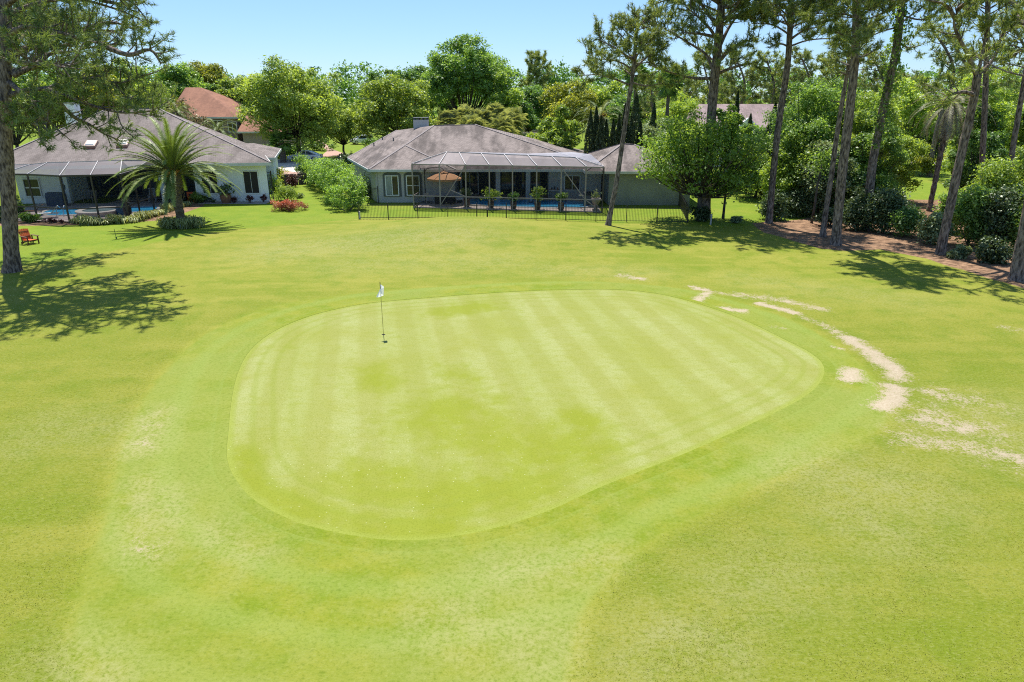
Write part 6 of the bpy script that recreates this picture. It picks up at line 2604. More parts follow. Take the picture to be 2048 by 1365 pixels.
D = 49.0
b = gd(1734, D)
tr = [V3(b.x, b.y, b.z - .2), at(1742, 350, D), at(1757, 265, D), at(1772, 190, D), at(1786, 130, D), at(1796, 75, D), at(1799, 40, D), at(1806, -20, D), at(1812, -110, D), at(1818, -230, D)]
LP = [[(1795, 55), (1768, 62, -.4), (1745, 72, -.7), (1720, 90, -1)], [(1800, 48), (1826, 28, .5), (1852, 12, .8), (1880, 8, 1.2)], [(1797, 40), (1780, 14, .4), (1768, 0, .7)], [(1800, 30), (1840, 40, -.8), (1872, 30, -1.4)],
      [(1803, 10), (1840, -20, .3), (1880, -30, .6)], [(1796, 85), (1815, 95, .6), (1840, 92, 1)]]
pine("pine_tree", "leaning pine whose trunk is wrapped in green ivy", tuple(b), tr, (.29, .21), [limbpx(l, D) for l in LP], 17, auto=20, zlo=.72, alen=(1.8, 3.2), m=19, ln=.32, w=.021, dens=1.2, lr=.08, ivy=(5.5, 14.5, 2600, .52))

b = gp(1882, 508)
D = b.y
tr = [V3(b.x, b.y, b.z - .2), at(1886, 480, D), at(1903, 400, D), at(1920, 320, D), at(1936, 250, D), at(1949, 190, D), at(1955, 150, D)]
fk = [[(1953, 152), (1936, 110, -.2), (1921, 82, -.3), (1908, 46, -.4), (1920, 10, -.5), (1930, -50, -.6)],
      [(1957, 150), (1986, 120, .3), (1998, 90, .4), (2011, 55, .5), (2043, 12, .7), (2070, -40, .8)],
      [(1988, 120, .3), (2010, 117, .1), (2028, 112, 0), (2048, 94, -.2), (2090, 90, -.4)], [(1955, 152), (1968, 90, .3), (1973, 30, .5), (1975, -40, .6)],
      [(2000, 88, .4), (1975, 100, 1.2), (1958, 112, 1.8)], [(1953, 192), (1926, 184, -.5), (1898, 192, -.9), (1882, 210, -1.1)], [(1912, 40, -.4), (1890, 10, -1), (1850, 0, -1.8)], [(2030, 30, .6), (2060, 60, -.5), (2090, 70, -1.2)], [(1915, 20, -.4), (1940, 0, -1.5), (1960, -10, -2.2)], [(2040, 15, .7), (2010, 0, 1.4), (1985, 5, 2)]]
pine("pine_tree", "pine forking into two bare limbs high up, in front of the dark bushes", tuple(b), tr, (.26, .20), [limbpx(l, D) for l in fk], 18, auto=0, m=19, ln=.32, w=.021, dens=.95, lr=.12, top_tuft=False)

D = 55.0
b = gd(1960, D)
tr = [V3(b.x, b.y, b.z - .2), at(1963, 350, D), at(1968, 250, D), at(1972, 150, D), at(1974, 75, D), at(1976, 0, D), at(1978, -80, D)]
pine("pine_tree", "upright thin trunked pine directly behind the forked one", tuple(b), tr, (.22, .16), [limbpx([(1974, 40), (1950, 30, .4), (1920, 36, .8)], D), limbpx([(1975, 20), (2005, 5, -.4), (2035, 8, -.8)], D)], 19, auto=14, zlo=.70, alen=(2.0, 3.4), m=14, ln=.33, w=.02, dens=1.1, lr=.075)
D = 51.0
b = gd(2015, D)
tr = [V3(b.x, b.y, b.z - .2), at(2023, 320, D), at(2036, 235, D), at(2048, 165, D), at(2060, 90, D), at(2070, 0, D)]
pine("pine_tree", "leaning thin trunk rising out of the bright bushes at the right edge", tuple(b), tr, (.20, .13), [limbpx([(2056, 110), (2030, 92, .5), (2000, 96, 1)], D), limbpx([(2062, 70), (2036, 50, -.4), (2010, 60, -.9)], D)], 20, auto=10, zlo=.6, alen=(1.8, 3.0), m=14, ln=.33, w=.02, dens=1.0, lr=.06)
b = gp(2036, 560)
D = b.y
tr = [V3(b.x, b.y, b.z - .2), at(2040, 520, D), at(2056, 440, D), at(2075, 330, D), at(2100, 180, D), at(2125, 30, D), at(2140, -80, D)]
pine("pine_tree", "thick flared pine trunk cut off by the right edge", tuple(b), tr, (.36, .2), [limbpx([(2120, 60), (2090, 20, -1), (2060, -20, -1.6)], D), limbpx([(2110, 110), (2150, 60, 1), (2200, 30, 1.6)], D)], 21, auto=14, zlo=.66, alen=(2.4, 4.2), m=13, ln=.33, w=.022, dens=1.0, lr=.1)

# ================================================================= far pines behind the right-hand thicket
FP = [(1072, 152, 108, .30, 3.4, "slim round crowned pine behind the grey roof with its trunk before the tan house", .50),
      (1345, 118, 132, .3, 3.4, "hazy distant pine just left of the big wide crowned pine", .35), (1405, 126, 118, .3, 3.6, "hazy distant pine directly behind the big wide crowned pine", .35),
      (1470, 116, 108, .3, 3.6, "hazy distant pine just right of the big wide crowned pine", .40), (1532, 112, 112, .3, 3.4, "hazy distant pine left of the straight dark trunk", .40),
      (1600, 108, 104, .3, 3.6, "hazy distant pine right of the straight dark trunk", .42), (1650, 112, 116, .3, 3.2, "hazy distant pine left of the stout brown pine", .4),
      (1745, 98, 106, .3, 3.2, "distant pine between the stout brown pine and the ivy pine", .45), (1858, 84, 42, .28, 3.3, "yellow green pine with a domed crown between the ivy pine and the forked pine", .45),
      (2025, 82, 46, .28, 3.2, "distant pine whose pale crown shows at the right edge", .4), (1300, 112, 150, .28, 3.0, "distant pine low behind the leaning pine", .4),
      (1905, 90, 75, .28, 3.0, "distant pine half hidden by the vine covered tree", .4)]
for i, (px, D, top, r, cr, lb, zl) in enumerate(FP):
    b = gd(px, D)
    T = at(px, top, D)
    H = T.z - b.z
    rr = random.Random(300 + i)
    tr = [V3(b.x, b.y, b.z - .2), V3(b.x + rr.uniform(-.3, .3), b.y, b.z + H * .35), V3(b.x + rr.uniform(-.4, .4), b.y, b.z + H * .7), V3(T.x, T.y, T.z - .3)]
    k = D / 100
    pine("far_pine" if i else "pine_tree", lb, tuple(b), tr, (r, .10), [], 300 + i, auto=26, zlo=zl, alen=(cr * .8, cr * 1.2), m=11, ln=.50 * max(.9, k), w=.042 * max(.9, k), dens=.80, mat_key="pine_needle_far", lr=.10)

# ================================================================= oaks and other broadleaf trees, back to front
TR(600, 106, 108, 8.8, .07, "leaf_oak", 501, "broad live oak with low spreading limbs beside the parked sedan", name="oak_tree", n=32000, leaf=.40, clumps=54, trunk_r=.42, trunk_h=3.4, low=-.85, sx=1.0, tone=.52, rmin=.14, rmax=.25)
TR(800, 116, 150, 8.8, .08, "leaf_oak", 502, "wide yellow green oak behind the grey house chimney", name="oak_tree", n=26000, leaf=.42, clumps=42, trunk_r=.40, trunk_h=3.4, low=-.85, tone=.55, rmin=.14, rmax=.25)
TR(690, 112, 205, 4.6, .15, "leaf_oak", 503, "smaller oak filling the gap over the sedan's right end", name="oak_tree", n=9000, leaf=.38, clumps=18, trunk_r=.22, tone=.55)
TR(932, 128, 66, 9.0, .22, "leaf_green", 504, "tallest dark green oak standing on the skyline behind the grey house", name="oak_tree", n=30000, leaf=.46, clumps=44, trunk_r=.5, low=-.6, tone=.40, rmin=.14, rmax=.25)
TR(1003, 124, 135, 4.6, .15, "leaf_bright", 505, "bright green tree tucked against the right side of the tallest oak", n=7000, leaf=.42, clumps=16, trunk_r=.2, tone=.5)
TR(840, 150, 122, 6.0, .15, "leaf_deep", 506, "dark green tree on the skyline left of the tallest oak", n=8000, leaf=.55, clumps=18, trunk_r=.3)
TR(775, 156, 130, 6.4, .15, "leaf_deep", 507, "dusky skyline tree right of the broad live oak", n=8000, leaf=.55, clumps=18, trunk_r=.3)
TR(880, 165, 138, 6.0, .15, "leaf_deep", 508, "small skyline tree just left of the tallest oak's crown", n=6000, leaf=.6, clumps=14, trunk_r=.3)
TR(375, 140, 116, 6.2, .18, "leaf_green", 509, "dark green tree behind the brick house, left of a lighter one", n=14000, leaf=.48, clumps=26, trunk_r=.35, tone=.42)
TR(438, 148, 118, 6.4, .18, "leaf_yellow", 510, "yellow olive tree behind the brick house roof", n=14000, leaf=.5, clumps=26, trunk_r=.35, tone=.5)
TR(415, 132, 150, 4.2, .15, "leaf_green", 523, "dark rounded tree directly above the orange ridge", n=7000, leaf=.44, clumps=14, trunk_r=.25, tone=.35)
TR(500, 134, 135, 5.6, .15, "leaf_oak", 511, "olive tree between the brick house and the broad live oak", n=11000, leaf=.46, clumps=22, trunk_r=.3, tone=.5)
TR(285, 112, 112, 6.0, .15, "leaf_oak", 512, "olive tree seen through the tip of the left pine's boughs", n=13000, leaf=.42, clumps=26, trunk_r=.3, tone=.6)
TR(210, 104, 118, 6.4, .12, "leaf_yellow", 513, "yellowish tree behind the white chimney", n=13000, leaf=.42, clumps=26, trunk_r=.3, tone=.42)
TR(120, 100, 120, 6.4, .10, "leaf_green", 514, "green tree behind the left pine's boughs, left of the white chimney", n=13000, leaf=.40, clumps=26, trunk_r=.3, tone=.45)
TR(40, 96, 130, 6.0, .10, "leaf_oak", 515, "olive tree just right of the left pine trunk", n=12000, leaf=.40, clumps=24, trunk_r=.3, tone=.5)
TR(-50, 92, 110, 6.5, .10, "leaf_green", 516, "green tree cut off at the left edge behind the pine trunk", n=9000, leaf=.42, clumps=20, trunk_r=.3, tone=.45)
TR(340, 120, 180, 4.6, .08, "leaf_yellow", 517, "low yellow green tree left of the brick house", n=8000, leaf=.38, clumps=16, trunk_r=.2, tone=.4)
TR(378, 96, 192, 3.4, .06, "leaf_brown", 518, "sparse brownish tree in front of the brick house", n=2600, leaf=.34, clumps=20, trunk_r=.14, tone=.5, stems=3)
TR(1142, 118, 165, 6.0, .10, "leaf_yellow", 519, "yellow flowering tree right of the slim pine with a rounded crown", n=12000, leaf=.42, clumps=24, trunk_r=.3, tone=.40)
TR(1060, 140, 165, 6.4, .10, "leaf_deep", 520, "dark tree under the slim pine with a rounded crown", n=10000, leaf=.48, clumps=20, trunk_r=.3, tone=.5)
TR(1035, 132, 185, 4.6, .12, "leaf_deep", 521, "dark shade tree over the greenish garden wall", n=7000, leaf=.44, clumps=16, trunk_r=.25, tone=.3)
TR(1200, 130, 150, 6.0, .10, "leaf_oak", 522, "olive tree on the skyline left of the leaning pine", n=10000, leaf=.48, clumps=20, trunk_r=.3, tone=.35)
TR(1262, 122, 168, 5.6, .08, "leaf_deep", 524, "dark tree behind the leaning pine's lower crown", n=10000, leaf=.46, clumps=20, trunk_r=.3, tone=.45)
TR(1116, 80, 214, 2.9, .04, "leaf_bright", 525, "bright light green tree above the larger cage, left of the cypresses", n=13000, leaf=.30, clumps=24, trunk_r=.2, tone=.5, low=-.9)
TR(1086, 100, 262, 3.4, .02, "leaf_bright", 526, "low bright bush tree right of the grey roof", n=6000, leaf=.32, clumps=14, trunk_r=.15, tone=.55, low=-.9)
TR(1335, 92, 178, 4.4, .06, "leaf_bright", 527, "feathery light green tree behind the cypresses, left of the mauve roof", n=11000, leaf=.36, clumps=22, trunk_r=.2, tone=.6, aspect=.3, low=-.8)
TR(1300, 84, 215, 3.4, .04, "leaf_grey", 528, "greyish feathery tree between the cypresses and the mauve roof", n=7000, leaf=.34, clumps=18, trunk_r=.2, tone=.5, aspect=.3, low=-.9)
TR(1370, 78, 232, 3.2, .04, "leaf_oak", 529, "tangled olive tree before the mauve roof's left end", n=5500, leaf=.30, clumps=16, trunk_r=.2, tone=.45, low=-.9)
# the broadleaf tree before the olive wing
TR(1400, 53.2, 212, 5.1, .10, "leaf_gum", 530, "large glossy green broadleaf tree with pointed top before the olive wing", n=12500, leaf=.27, clumps=78, trunk_r=.26, trunk_h=1.9, low=-.85, tone=.58, sx=1.16, sy=.80, rmin=.10, rmax=.20, gauss=.40)
TR(1446, 54.2, 192, 1.8, .45, "leaf_gum", 531, "narrow upright green tree whose pointed tip shows before the mauve roof", n=7000, leaf=.22, clumps=15, trunk_r=.12, tone=.5, low=-.9)
# the thicket on the right
TH_ = [(1512, 66, 240, 3.4, "leaf_deep", "dark green thicket tree left of the straight dark trunk"), (1595, 60, 140, 3.5, "leaf_green", "tall green thicket tree right of the straight dark trunk"),
       (1640, 64, 118, 3.5, "leaf_green", "tall green thicket tree behind the thinnest pine"), (1700, 60, 150, 3.4, "leaf_oak", "yellow green thicket tree behind the stout brown pine"),
       (1565, 58, 265, 2.8, "leaf_bright", "lower bright thicket tree beside the straight dark trunk"), (1635, 56, 275, 2.7, "leaf_grey", "lower greyish thicket tree behind the thinnest pine"),
       (1722, 57, 222, 2.8, "leaf_green", "thicket tree between the stout brown pine and the ivy pine"), (1776, 64, 255, 3.0, "leaf_oak", "olive thicket tree right of the ivy pine's trunk"),
       (1690, 56, 330, 2.2, "leaf_deep", "dark low thicket tree behind the stout brown pine"), (1800, 90, 150, 4.0, "leaf_oak", "olive tree far behind the ivy pine"),
       (1918, 62, 150, 2.3, "leaf_green", "tree smothered in green vines left of the forked pine"), (1915, 66, 80, 3.0, "leaf_oak", "tall vine hung tree behind the forked pine"),
       (1938, 58, 250, 2.6, "leaf_deep", "dark vine covered tree right of the forked pine trunk"), (2010, 60, 165, 3.4, "leaf_bright", "bright vine covered tree at the right edge"),
       (2060, 58, 180, 3.4, "leaf_bright", "bright green tree cut by the right edge"), (1985, 74, 110, 3.6, "leaf_oak", "olive tree behind the bright vines at right"), (1850, 96, 190, 3.4, "leaf_deep", "dark tree over the clipped hedge"),
       (1480, 84, 235, 2.6, "leaf_green", "small green tree in front of the white gable"), (1830, 110, 205, 4.4, "leaf_deep", "dim tree far behind the clipped hedge"), (1940, 104, 170, 4.6, "leaf_oak", "far olive tree beyond the forked pine")]
for i, (px, D, top, R, k, lb) in enumerate(TH_):
    far = D > 80
    TR(px, D, top, R, .03, k, 560 + i, lb, n=int((5200 if far else 13500) * R / 3), leaf=.40 if far else .235, clumps=24, trunk_r=.16, tone=.47, low=-.95, rmin=.2, rmax=.34, gauss=.33)

# shrubs along the bed
SH = [(1548, 443, 2.6, 2.2, 2.0, "leaf_dark", "dark shrub around the straight dark trunk's foot"), (1590, 437, 3.4, 2.4, 2.1, "leaf_dark", "dark rounded shrub between the straight trunk and the thinnest pine"),
      (1632, 434, 3.0, 2.2, 1.9, "leaf_dark", "dark shrub behind the thinnest pine"), (1712, 464, 3.2, 2.6, 2.9, "leaf_dark", "dark shrub just right of the stout brown pine"), (1770, 470, 3.6, 2.8, 3.4, "leaf_dark", "largest dark shrub in the middle of the mulch bed"),
      (1812, 478, 2.4, 2.0, 2.4, "leaf_deep", "dull green shrub right of the largest dark shrub"), (1858, 494, 2.2, 1.6, 2.3, "leaf_grey", "grey green shrub left of the forked pine's foot"), (1758, 440, 3.0, 2.4, 3.7, "leaf_green", "green shrub behind the largest dark shrub"),
      (1935, 498, 3.0, 2.6, 3.6, "leaf_green", "tall green bush right of the forked pine"), (1990, 505, 3.2, 2.8, 3.9, "leaf_dark", "tall dark bush near the right edge"), (2050, 512, 3.4, 3.0, 4.2, "leaf_green", "tall green bush cut by the right edge"),
      (1962, 470, 3.6, 3.0, 4.9, "leaf_bright", "bright topped bush behind the tall dark bush"), (2030, 470, 3.6, 3.0, 5.1, "leaf_bright", "bright topped bush at the right edge"), (1900, 470, 2.6, 2.4, 3.0, "leaf_green", "green bush behind the forked pine's trunk"),
      (1975, 530, 2.6, 1.4, 1.2, "leaf_dark", "low dark ground shrub left of the thick flared trunk"), (1920, 520, 1.4, .9, .7, "leaf_grey", "tiny grey green shrub right of the forked pine's foot"),
      (1395, 444, 1.9, 1.5, 1.35, "leaf_dark", "small dark shrub at the green broadleaf tree's foot"), (1406, 410, .1, .1, .1, None, None), (1472, 448, 1.0, .7, .55, "leaf_grey", "low grey green tuft right of the small dark shrub"),
      (1660, 455, 2.0, 1.5, 1.6, "leaf_dark", "dark low shrub between the two close pines")]
for i, (px, py, w, d, h, k, lb) in enumerate(SH):
    if k is None:
        continue
    b = gp(px, py)
    b = gd(px, b.y + d * .4)
    h *= 1.22 if px > 1880 else 1.1
    bush("shrub", lb, "shrub", tuple(b), w, d, h, k, 700 + i, n=int(900 + 720 * w * h), leaf=.185, clumps=int(8 + w * h * 1.6), gauss=.30, tone=.48)
# thin bare trunk on the bed and the slim one beside it
b = gp(1623, 447)
t = thing("young_tree", "thin grey stem of a young tree at the back of the mulch", "tree", tuple(b))
mb = MB()
mb.tube([(0, 0, -.1), (.05, 0, 1.4), (.02, 0, 2.9), (.2, .1, 4.4)], (.11, .06), 8)
mb.build("trunk", M["oak_bark"], t, smooth=True)
rng = np.random.default_rng(9)
P = np.array([.2, .1, 4.6]) + rng.normal(size=(900, 3)) * [.55, .5, .55]
mesh_np("crown", leaf_quads(P, .2, rng, .4), rng.uniform(0, 1, 900), M["leaf_green"], t)

# clipped hedge and lawn beyond
b = gd(1842, 84)
bush("clipped_hedge", "clipped hedge with an orange yellow top beyond the dark shrubs", "hedge", tuple(b), 6.4, 1.6, 2.9, "leaf_yellow", 760, n=5200, leaf=.22, clumps=30, flat_top=True, tone=.35)
bush("hedge", "long dark hedge behind the green lawn, left of the thicket", "hedge", tuple(gd(1460, 69)), 12, 1.6, 1.9, "leaf_dark", 761, n=6000, leaf=.22, clumps=36, flat_top=True)

# neighbouring pool glimpsed through the thicket
pool("swimming_pool", "sliver of turquoise pool glimpsed through the thicket", [(gd(1600, 80).x, 79), (gd(1680, 80).x, 79), (gd(1690, 90).x, 89), (gd(1605, 90).x, 89)], .3, "pool_water_pale")

# cypresses
CY = [(1176, 74, 222, .62), (1187, 75, 214, .60), (1197, 73.5, 232, .58), (1207, 74.5, 240, .55), (1221, 76, 238, .50), (1232, 77, 228, .50), (1243, 78, 206, .62), (1263, 78, 184, .85), (1256, 77, 232, .55), (1274, 77.5, 244, .55), (1299, 84, 206, .62), (1528, 66, 205, .75), (1543, 67, 190, .85), (1456, 72, 182, .5), (1489, 90, 228, .6)]
CL = ["leftmost cypress of the row behind the larger cage", "tall cypress second from the left in the row", "cypress third from the left in the row", "cypress fourth from the left in the row", "slim cypress just right of the row's gap", "slim cypress between the gap and the leaning pine", "tall cypress just left of the leaning pine trunk",
      "stoutest tallest cypress right beside the leaning pine trunk", "short cypress in front of the stoutest one", "low cypress right of the leaning pine trunk", "single cypress among feathery trees right of the leaning pine", "cypress beside the straight dark pine, left of a taller one", "tall cypress just left of the straight dark pine trunk",
      "thin pointed cypress before the mauve roof's middle", "small cypress in front of the white gable"]
for i, ((px, D, top, r), lb) in enumerate(zip(CY, CL)):
    b = gd(px, D)
    cypress("cypress", lb, tuple(b), at(px, top, D).z - b.z, r * 1.25, 800 + i, group="dark narrow cypresses")

# palms
b = gp(364, 455)
feather_palm("date_palm", "date palm with a full arching crown in front of the white house", tuple(b), 3.85, .33, 4.6, 92, 31, e=(-.10, 1.50), droop=1.05, fruit=True, leaflets=70, ll=.44, lw=.036, lean=(.0, .1))
b = gd(1195, 82)
feather_palm("date_palm", "grey green date palm rising behind the row of cypresses", tuple(b), at(1195, 236, 82).z - b.z, .4, 4.0, 46, 32, e=(-.6, 1.3), droop=1.7, fruit=True, mat_key="leaf_grey", leaflets=36, lw=.03)
b = gd(448, 82)
feather_palm("date_palm", "low palm behind the white house roof near the brick house", tuple(b), at(448, 262, 82).z - b.z, .3, 2.8, 36, 33, e=(-.5, 1.2), droop=1.6, leaflets=34, lw=.028)
b = gd(372, 88)
feather_palm("date_palm", "small palm left of the brownish tree behind the white house ridge", tuple(b), at(350, 225, 88).z - b.z, .3, 2.6, 30, 36, e=(-.5, 1.2), droop=1.6, leaflets=30, lw=.03)
b = gd(1858, 58)
feather_palm("date_palm", "tall palm hung with pale dead fronds between the ivy pine and the forked pine", tuple(b), at(1866, 205, 58).z - b.z, .22, 3.6, 40, 34, e=(-1.0, .9), droop=1.2, mat_key="palm_dry", leaflets=40, lw=.026, skirt=24, bark="pine_bark")
FPX = [(900, 104, 236), (930, 108, 226), (960, 100, 232), (990, 106, 222), (1016, 100, 238), (1030, 112, 226), (945, 96, 246), (1004, 95, 250)]
FL = ["leftmost shaggy fan palm behind the grey ridge", "shaggy fan palm second from left behind the grey ridge", "shaggy fan palm above the middle of the grey ridge", "tallest shaggy fan palm behind the grey ridge's right end", "shaggy fan palm just left of the utility pole", "fan palm behind the utility pole", "low fan palm right behind the grey ridge's left half", "low fan palm right behind the grey ridge's right half"]
for i, ((px, D, top), lb) in enumerate(zip(FPX, FL)):
    b = gd(px, D)
    fan_palm("fan_palm", lb, tuple(b), at(px, top + 12, D).z - b.z, .2, 2.2, 52, 840 + i, group="fan palms behind the grey house")
b = gd(567, 102)
fan_palm("fan_palm", "short stout fan palm on the grass verge beside the white sedan", tuple(b), 3.0, .42, 1.7, 46, 860, mat_key="leaf_green")
for px, D, top, lb in ((1325, 86, 165, "fan palm with dark crown behind the leaning pine's right side"), (1262, 96, 150, "fan palm high behind the leaning pine trunk")):
    b = gd(px, D)
    fan_palm("fan_palm", lb, tuple(b), at(px, top, D).z - b.z, .2, 1.7, 50, int(px), mat_key="leaf_deep")
for i, (px, py, D) in enumerate(((555, 262, 0), )):
    pass

# ================================================================= planting round the two houses
def BU(px, py, w, d, h, key, seed, label, n, leaf, name="shrub", cat="shrub", **kw):
    b = gp(px, py)
    b = gd(px, b.y + d * .42)
    return bush(name, label, cat, tuple(b), w, d, h, key, seed, n=n, leaf=leaf, **kw)


# tall hedge running back between the gardens
HP = [gp(694, 428), gp(684, 417), gp(672, 405), gp(658, 393), gp(644, 380), gp(628, 368)]
hedge_run("hedge", "big leafy hedge running back between the two gardens from the long fence's left end", "hedge", [(p.x - .1, p.y + 1.2) for p in HP], 3.3, [3.3, 3.6, 3.6, 3.4, 3.0, 2.5], "leaf_green", 900, 46000, .165, 190, tone=.56)
BU(612, 356, 2.6, 2.4, 2.9, "leaf_green", 905, "dark green shrub at the oak's foot above the stone wall", 3200, .2, clumps=14, tone=.35)
BU(735, 399, 2.7, 2.2, 2.1, "leaf_grey", 906, "pale flowering shrub against the grey side wall", 3000, .15, clumps=16, tone=.5)
BU(577, 425, 3.5, 2.4, 1.05, "leaf_red", 907, "low mounded shrub covered in orange red flowers", 5200, .10, name="flowering_shrub", cat="shrub", clumps=30, tops=1.0, gauss=.26)
BU(572, 404, 2.6, 1.8, 1.5, "leaf_bright", 908, "bright strappy plant bed right behind the orange red shrub", 2200, .2, clumps=12, aspect=.25)
BU(551, 388, 1.8, 2.0, 2.0, "leaf_oak", 909, "yellow green shrub next to the white house corner", 2200, .15, clumps=12)
BU(562, 372, 2.4, 2.2, 2.1, "leaf_yellow", 910, "yellow speckled shrub behind the white house corner", 2400, .16, clumps=12)
BU(586, 376, 1.6, 1.5, 1.9, "leaf_wine", 911, "dark wine red shrub beside the stone wall", 1800, .15, clumps=10)
BU(548, 357, 2.4, 2.0, 1.4, "leaf_yellow", 912, "low yellow green shrub by the lattice", 1500, .17, clumps=9)
BU(600, 398, 1.2, .9, .7, "leaf_grey", 913, "small white flowered plant right of the strappy bed", 500, .14, clumps=5)
for i, (px, py, w, h, k, lb) in enumerate(((470, 407, 1.0, .75, "leaf_wine", "small reddish plant beside the terracotta pot"), (500, 407, .9, .8, "leaf_wine", "small reddish plant under the right shuttered window"), (527, 406, 1.1, .95, "leaf_wine", "reddish plant at the white wall's right end"))):
    BU(px, py, w, .6, h, k, 920 + i, lb, 420, .13, clumps=6, group="reddish plants along the white wall")
c = gp(453, 406.5)
planter("potted_plant", "wide leafy plant in a terracotta pot against the white wall", (c.x, c.y, c.z), .85, .48, "pot_terracotta", (.65, 1.1, 420, "leaf_dark"), 930, None)
BU(412, 407, 2.1, .9, .7, "leaf_dark", 931, "low dark shrub under the left shuttered window", 900, .14, clumps=8)
BU(398, 408, 1.8, 1.3, .95, "leaf_bright", 932, "bright strappy clump at the cage's right corner", 1100, .22, clumps=8, aspect=.22)
# strap-leaved border plants
BD = [(152, 447.5), (168, 449), (182, 449.5), (197, 450), (212, 449), (226, 447), (240, 447), (254, 446), (268, 445), (283, 441), (296, 437), (310, 433), (322, 429), (335, 424), (347, 420), (360, 417), (372, 413)]
for i, (px, py) in enumerate(BD):
    c = gp(px, py)
    blades("border_lily", "strap leaved lily clump in the border along the white house's cage", "plant", tuple(c), .46 + .3 * ((i * 7) % 5) / 4, .40 + .3 * ((i * 3) % 4) / 3, 120, "leaf_variegated", 940 + i, width=.026, group="lily clumps along the cage border")
BU(60, 447, 1.7, 1.0, 1.0, "leaf_green", 960, "leafy green shrub beside the left pine trunk at the border", 1300, .16, clumps=9)
BU(34, 436, 1.8, 1.4, 1.9, "leaf_deep", 961, "tall dark leafy shrub close to the left pine trunk", 1500, .2, clumps=10)
BU(105, 448, 1.8, .7, .4, "leaf_wine", 962, "low brownish ground plant at the border's left half", 500, .12, clumps=6)
BU(5, 446, 2.0, 1.2, 1.3, "leaf_dark", 963, "dark shrub left of the pine trunk", 1200, .16, clumps=9)
# plants round the palm's foot
for i, (dx, dy, lb) in enumerate(((-1.0, .1, "lily clump left of the date palm's foot"), (-.45, -.45, "lily clump in front of the date palm, left side"), (.55, -.4, "lily clump in front of the date palm, right side"), (1.1, .05, "lily clump right of the date palm's foot"), (.2, .6, "lily clump behind the date palm's foot"))):
    b = gp(364, 455)
    x, y = b.x + dx, b.y + dy
    blades("border_lily", lb, "plant", (x, y, gz(x, y)), .9, .72, 170, "leaf_variegated", 970 + i, width=.03, group="lily clumps round the date palm")
c = gp(374, 454)
t = thing("garden_ball", "pale blue glazed garden ball among the lilies at the palm's foot", "ornament", (c.x, c.y - .75, c.z))
mb = MB()
mb.lathe([(.02, .02)] + [(.24 * math.sin(PI * k / 12), .30 - .24 * math.cos(PI * k / 12)) for k in range(1, 12)] + [(.02, .54)], n=18)
mb.build("ball", mat("glaze_blue", (.45, .55, .68), (.38, .48, .62), scale=3, rough=.2, spec=.5), t, smooth=True)
mb = MB()
mb.lathe([(.16, 0), (.12, .10), (.10, .11)], n=12)
mb.build("stand", M["stone_pale"], t)
BU(1232, 407, .8, .5, .8, "leaf_dark", 980, "small dark shrub at the olive wing's left corner", 500, .14, clumps=5)
# verge and far greenery
for i, (px, D, w, h, k, lb) in enumerate(((540, 110, 5, 2.4, "leaf_green", "green shrub before the low pinkish house"), (580, 112, 6, 2.6, "leaf_deep", "dark shrub left of the oak across the road"), (640, 124, 7, 2.6, "leaf_deep", "dark shrub across the road under the oak"), (755, 128, 7, 2.4, "leaf_deep", "dark shrub beside the far white vehicle"),
                                          (700, 103, 3.6, 1.6, "leaf_dark", "low dark shrub at the grey house's far corner"), (692, 95, 2.6, 1.5, "leaf_dark", "dark shrub against the grey house's road side"), (1060, 128, 5, 2.2, "leaf_deep", "round dark shrub at the utility pole's foot"), (1100, 122, 6, 1.8, "leaf_bright", "bright low shrub before the tan house"), (470, 100, 5, 3.2, "leaf_deep", "dark shrub below the brick house windows"),
                                          (455, 108, 5, 4.0, "leaf_green", "green shrub against the brick house wall"), (860, 130, 8, 2.6, "leaf_deep", "dark shrubbery behind the grey ridge's left end"), (1150, 96, 5, 2.5, "leaf_deep", "dark shrub behind the bright light green tree"), (1010, 118, 6, 1.6, "leaf_deep", "low dark shrub by the greenish garden wall"))):
    b = gd(px, D)
    bush("shrub", lb, "shrub", tuple(b), w, w * .6, h, k, 1000 + i, n=1700, leaf=.32, clumps=14)
c0, c1 = gd(1000, 122), gd(1046, 122)
t = thing("garden_wall", "greenish garden wall behind the grey roof by the utility pole", "wall", tuple((c0 + c1) / 2))
mb = MB()
wallbox(mb, (c0.x - 3, c0.y), (c1.x + 3, c1.y), c0.z - .1, c0.z + 3.0, .3)
mb.build("wall", mat("wall_moss", (.16, .20, .15), (.12, .15, .11), scale=1.0), t, world=True)
mb = MB()
wallbox(mb, (c0.x - 3.05, c0.y), (c1.x + 3.05, c1.y), c0.z + 3.003, c0.z + 3.12, .4)
mb.build("coping", M["concrete"], t, world=True)
# far belt of woodland that closes the view
rng = np.random.default_rng(4321)
cs, rs = [], []
for i in range(150):
    x = -190 + 380 * (i + rng.random()) / 150
    y = 185 + rng.uniform(-8, 14)
    hh = rng.uniform(12.0, 15.5)
    for k in range(4):
        cs.append(np.array([x + rng.normal(0, 1.6), y + rng.normal(0, 1.6), hh * (0.30 + 0.20 * k)]))
        rs.append(rng.uniform(2.2, 3.4))
P, O, T = clump_cloud(cs, rs, 130000, rng, gauss=.26)
mesh = mesh_np("woodland", leaf_quads(P, .75, rng, .4, .55, .2, O), np.clip(.45 + T + rng.normal(0, .2, len(P)), 0, 1), M["leaf_deep"])
tag(mesh, "far belt of dark woodland closing the view behind all the houses", "woods", kind="stuff")
# ------------------------------------------------------------------ camera, sun, sky
cam = bpy.data.cameras.new("camera")
cam.sensor_width = 36.0
cam.lens = 36.0 * F / 2048.0
cam.clip_end = 4000
co = bpy.data.objects.new("camera", cam)
COL.objects.link(co)
co.location = (0, 0, CZ)
co.rotation_euler = (PI / 2 - TH, 0, 0)
scene.camera = co

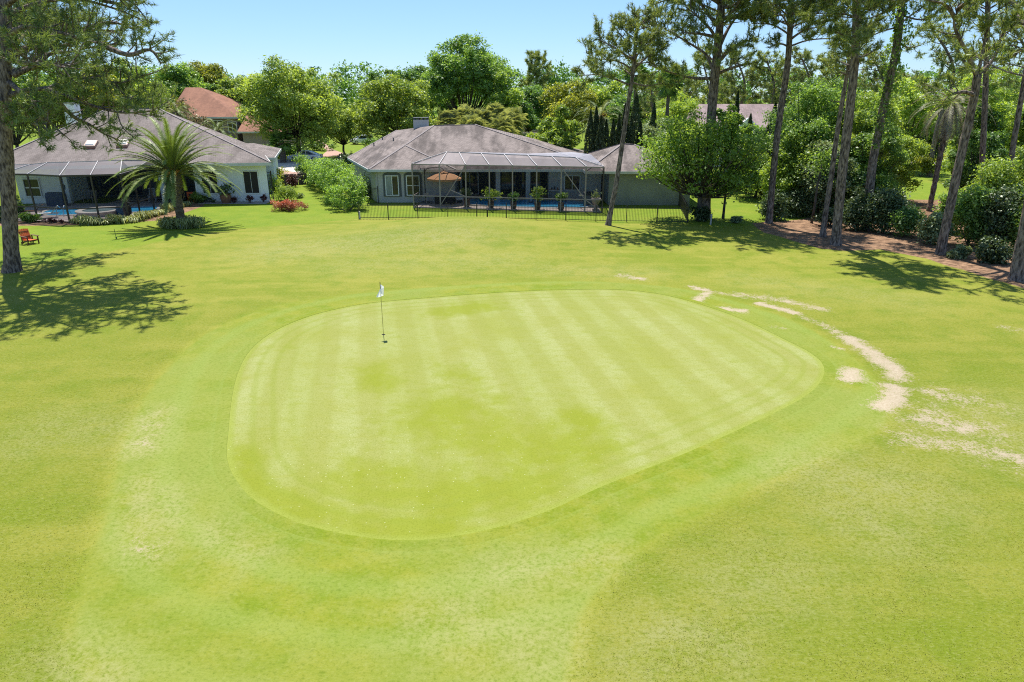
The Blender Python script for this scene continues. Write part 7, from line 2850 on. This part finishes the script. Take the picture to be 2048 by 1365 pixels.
EL, AZ = R_(64.5), R_(12.0)      # sun stands behind the houses, a little to the left
sun = bpy.data.lights.new("sun", "SUN")
sun.energy = 4.8
sun.angle = R_(0.53)
sun.color = (1.0, 0.955, 0.88)
so_ = bpy.data.objects.new("sun", sun)
COL.objects.link(so_)
# light travels from (-sin AZ, cos AZ) * cos EL, sin EL towards the scene
dirv = Vector((math.sin(AZ) * math.cos(EL), -math.cos(AZ) * math.cos(EL), -math.sin(EL)))
so_.rotation_euler = dirv.to_track_quat("-Z", "Y").to_euler()
so_.location = (0, 60, 60)

w = bpy.data.worlds.new("World")
scene.world = w
w.use_nodes = True
nt = w.node_tree
for n in list(nt.nodes):
    nt.nodes.remove(n)
out = nt.nodes.new("ShaderNodeOutputWorld")
bg = nt.nodes.new("ShaderNodeBackground")
sky = nt.nodes.new("ShaderNodeTexSky")
sky.sky_type = "NISHITA"
sky.sun_disc = False
sky.sun_elevation = EL
sky.sun_rotation = -AZ
sky.air_density = 1.0
sky.dust_density = 0.0
sky.ozone_density = 3.5
bg.inputs["Strength"].default_value = 0.10
tint = nt.nodes.new("ShaderNodeMix")
tint.data_type = "RGBA"
tint.blend_type = "MULTIPLY"
tint.inputs[0].default_value = 1.0
tint.inputs[7].default_value = (0.66, 0.80, 1.0, 1)
L(nt, sky.outputs[0], tint.inputs[6])
flat = nt.nodes.new("ShaderNodeMix")
flat.data_type = "RGBA"
flat.inputs[0].default_value = 0.42
flat.inputs[7].default_value = (1.9, 3.1, 5.0, 1)
L(nt, tint.outputs[2], flat.inputs[6])
L(nt, flat.outputs[2], bg.inputs[0])
L(nt, bg.outputs[0], out.inputs[0])

vs = scene.view_settings
vs.view_transform = "Standard"
vs.look = "None"
vs.exposure = 0.82
vs.gamma = 1.0
vs.use_curve_mapping = False
cy = scene.cycles
cy.max_bounces = 7
cy.diffuse_bounces = 3
cy.glossy_bounces = 3
cy.transmission_bounces = 4
cy.transparent_max_bounces = 14
cy.use_denoising = False
cy.filter_width = 1.1
cy.caustics_reflective = False
cy.caustics_refractive = False
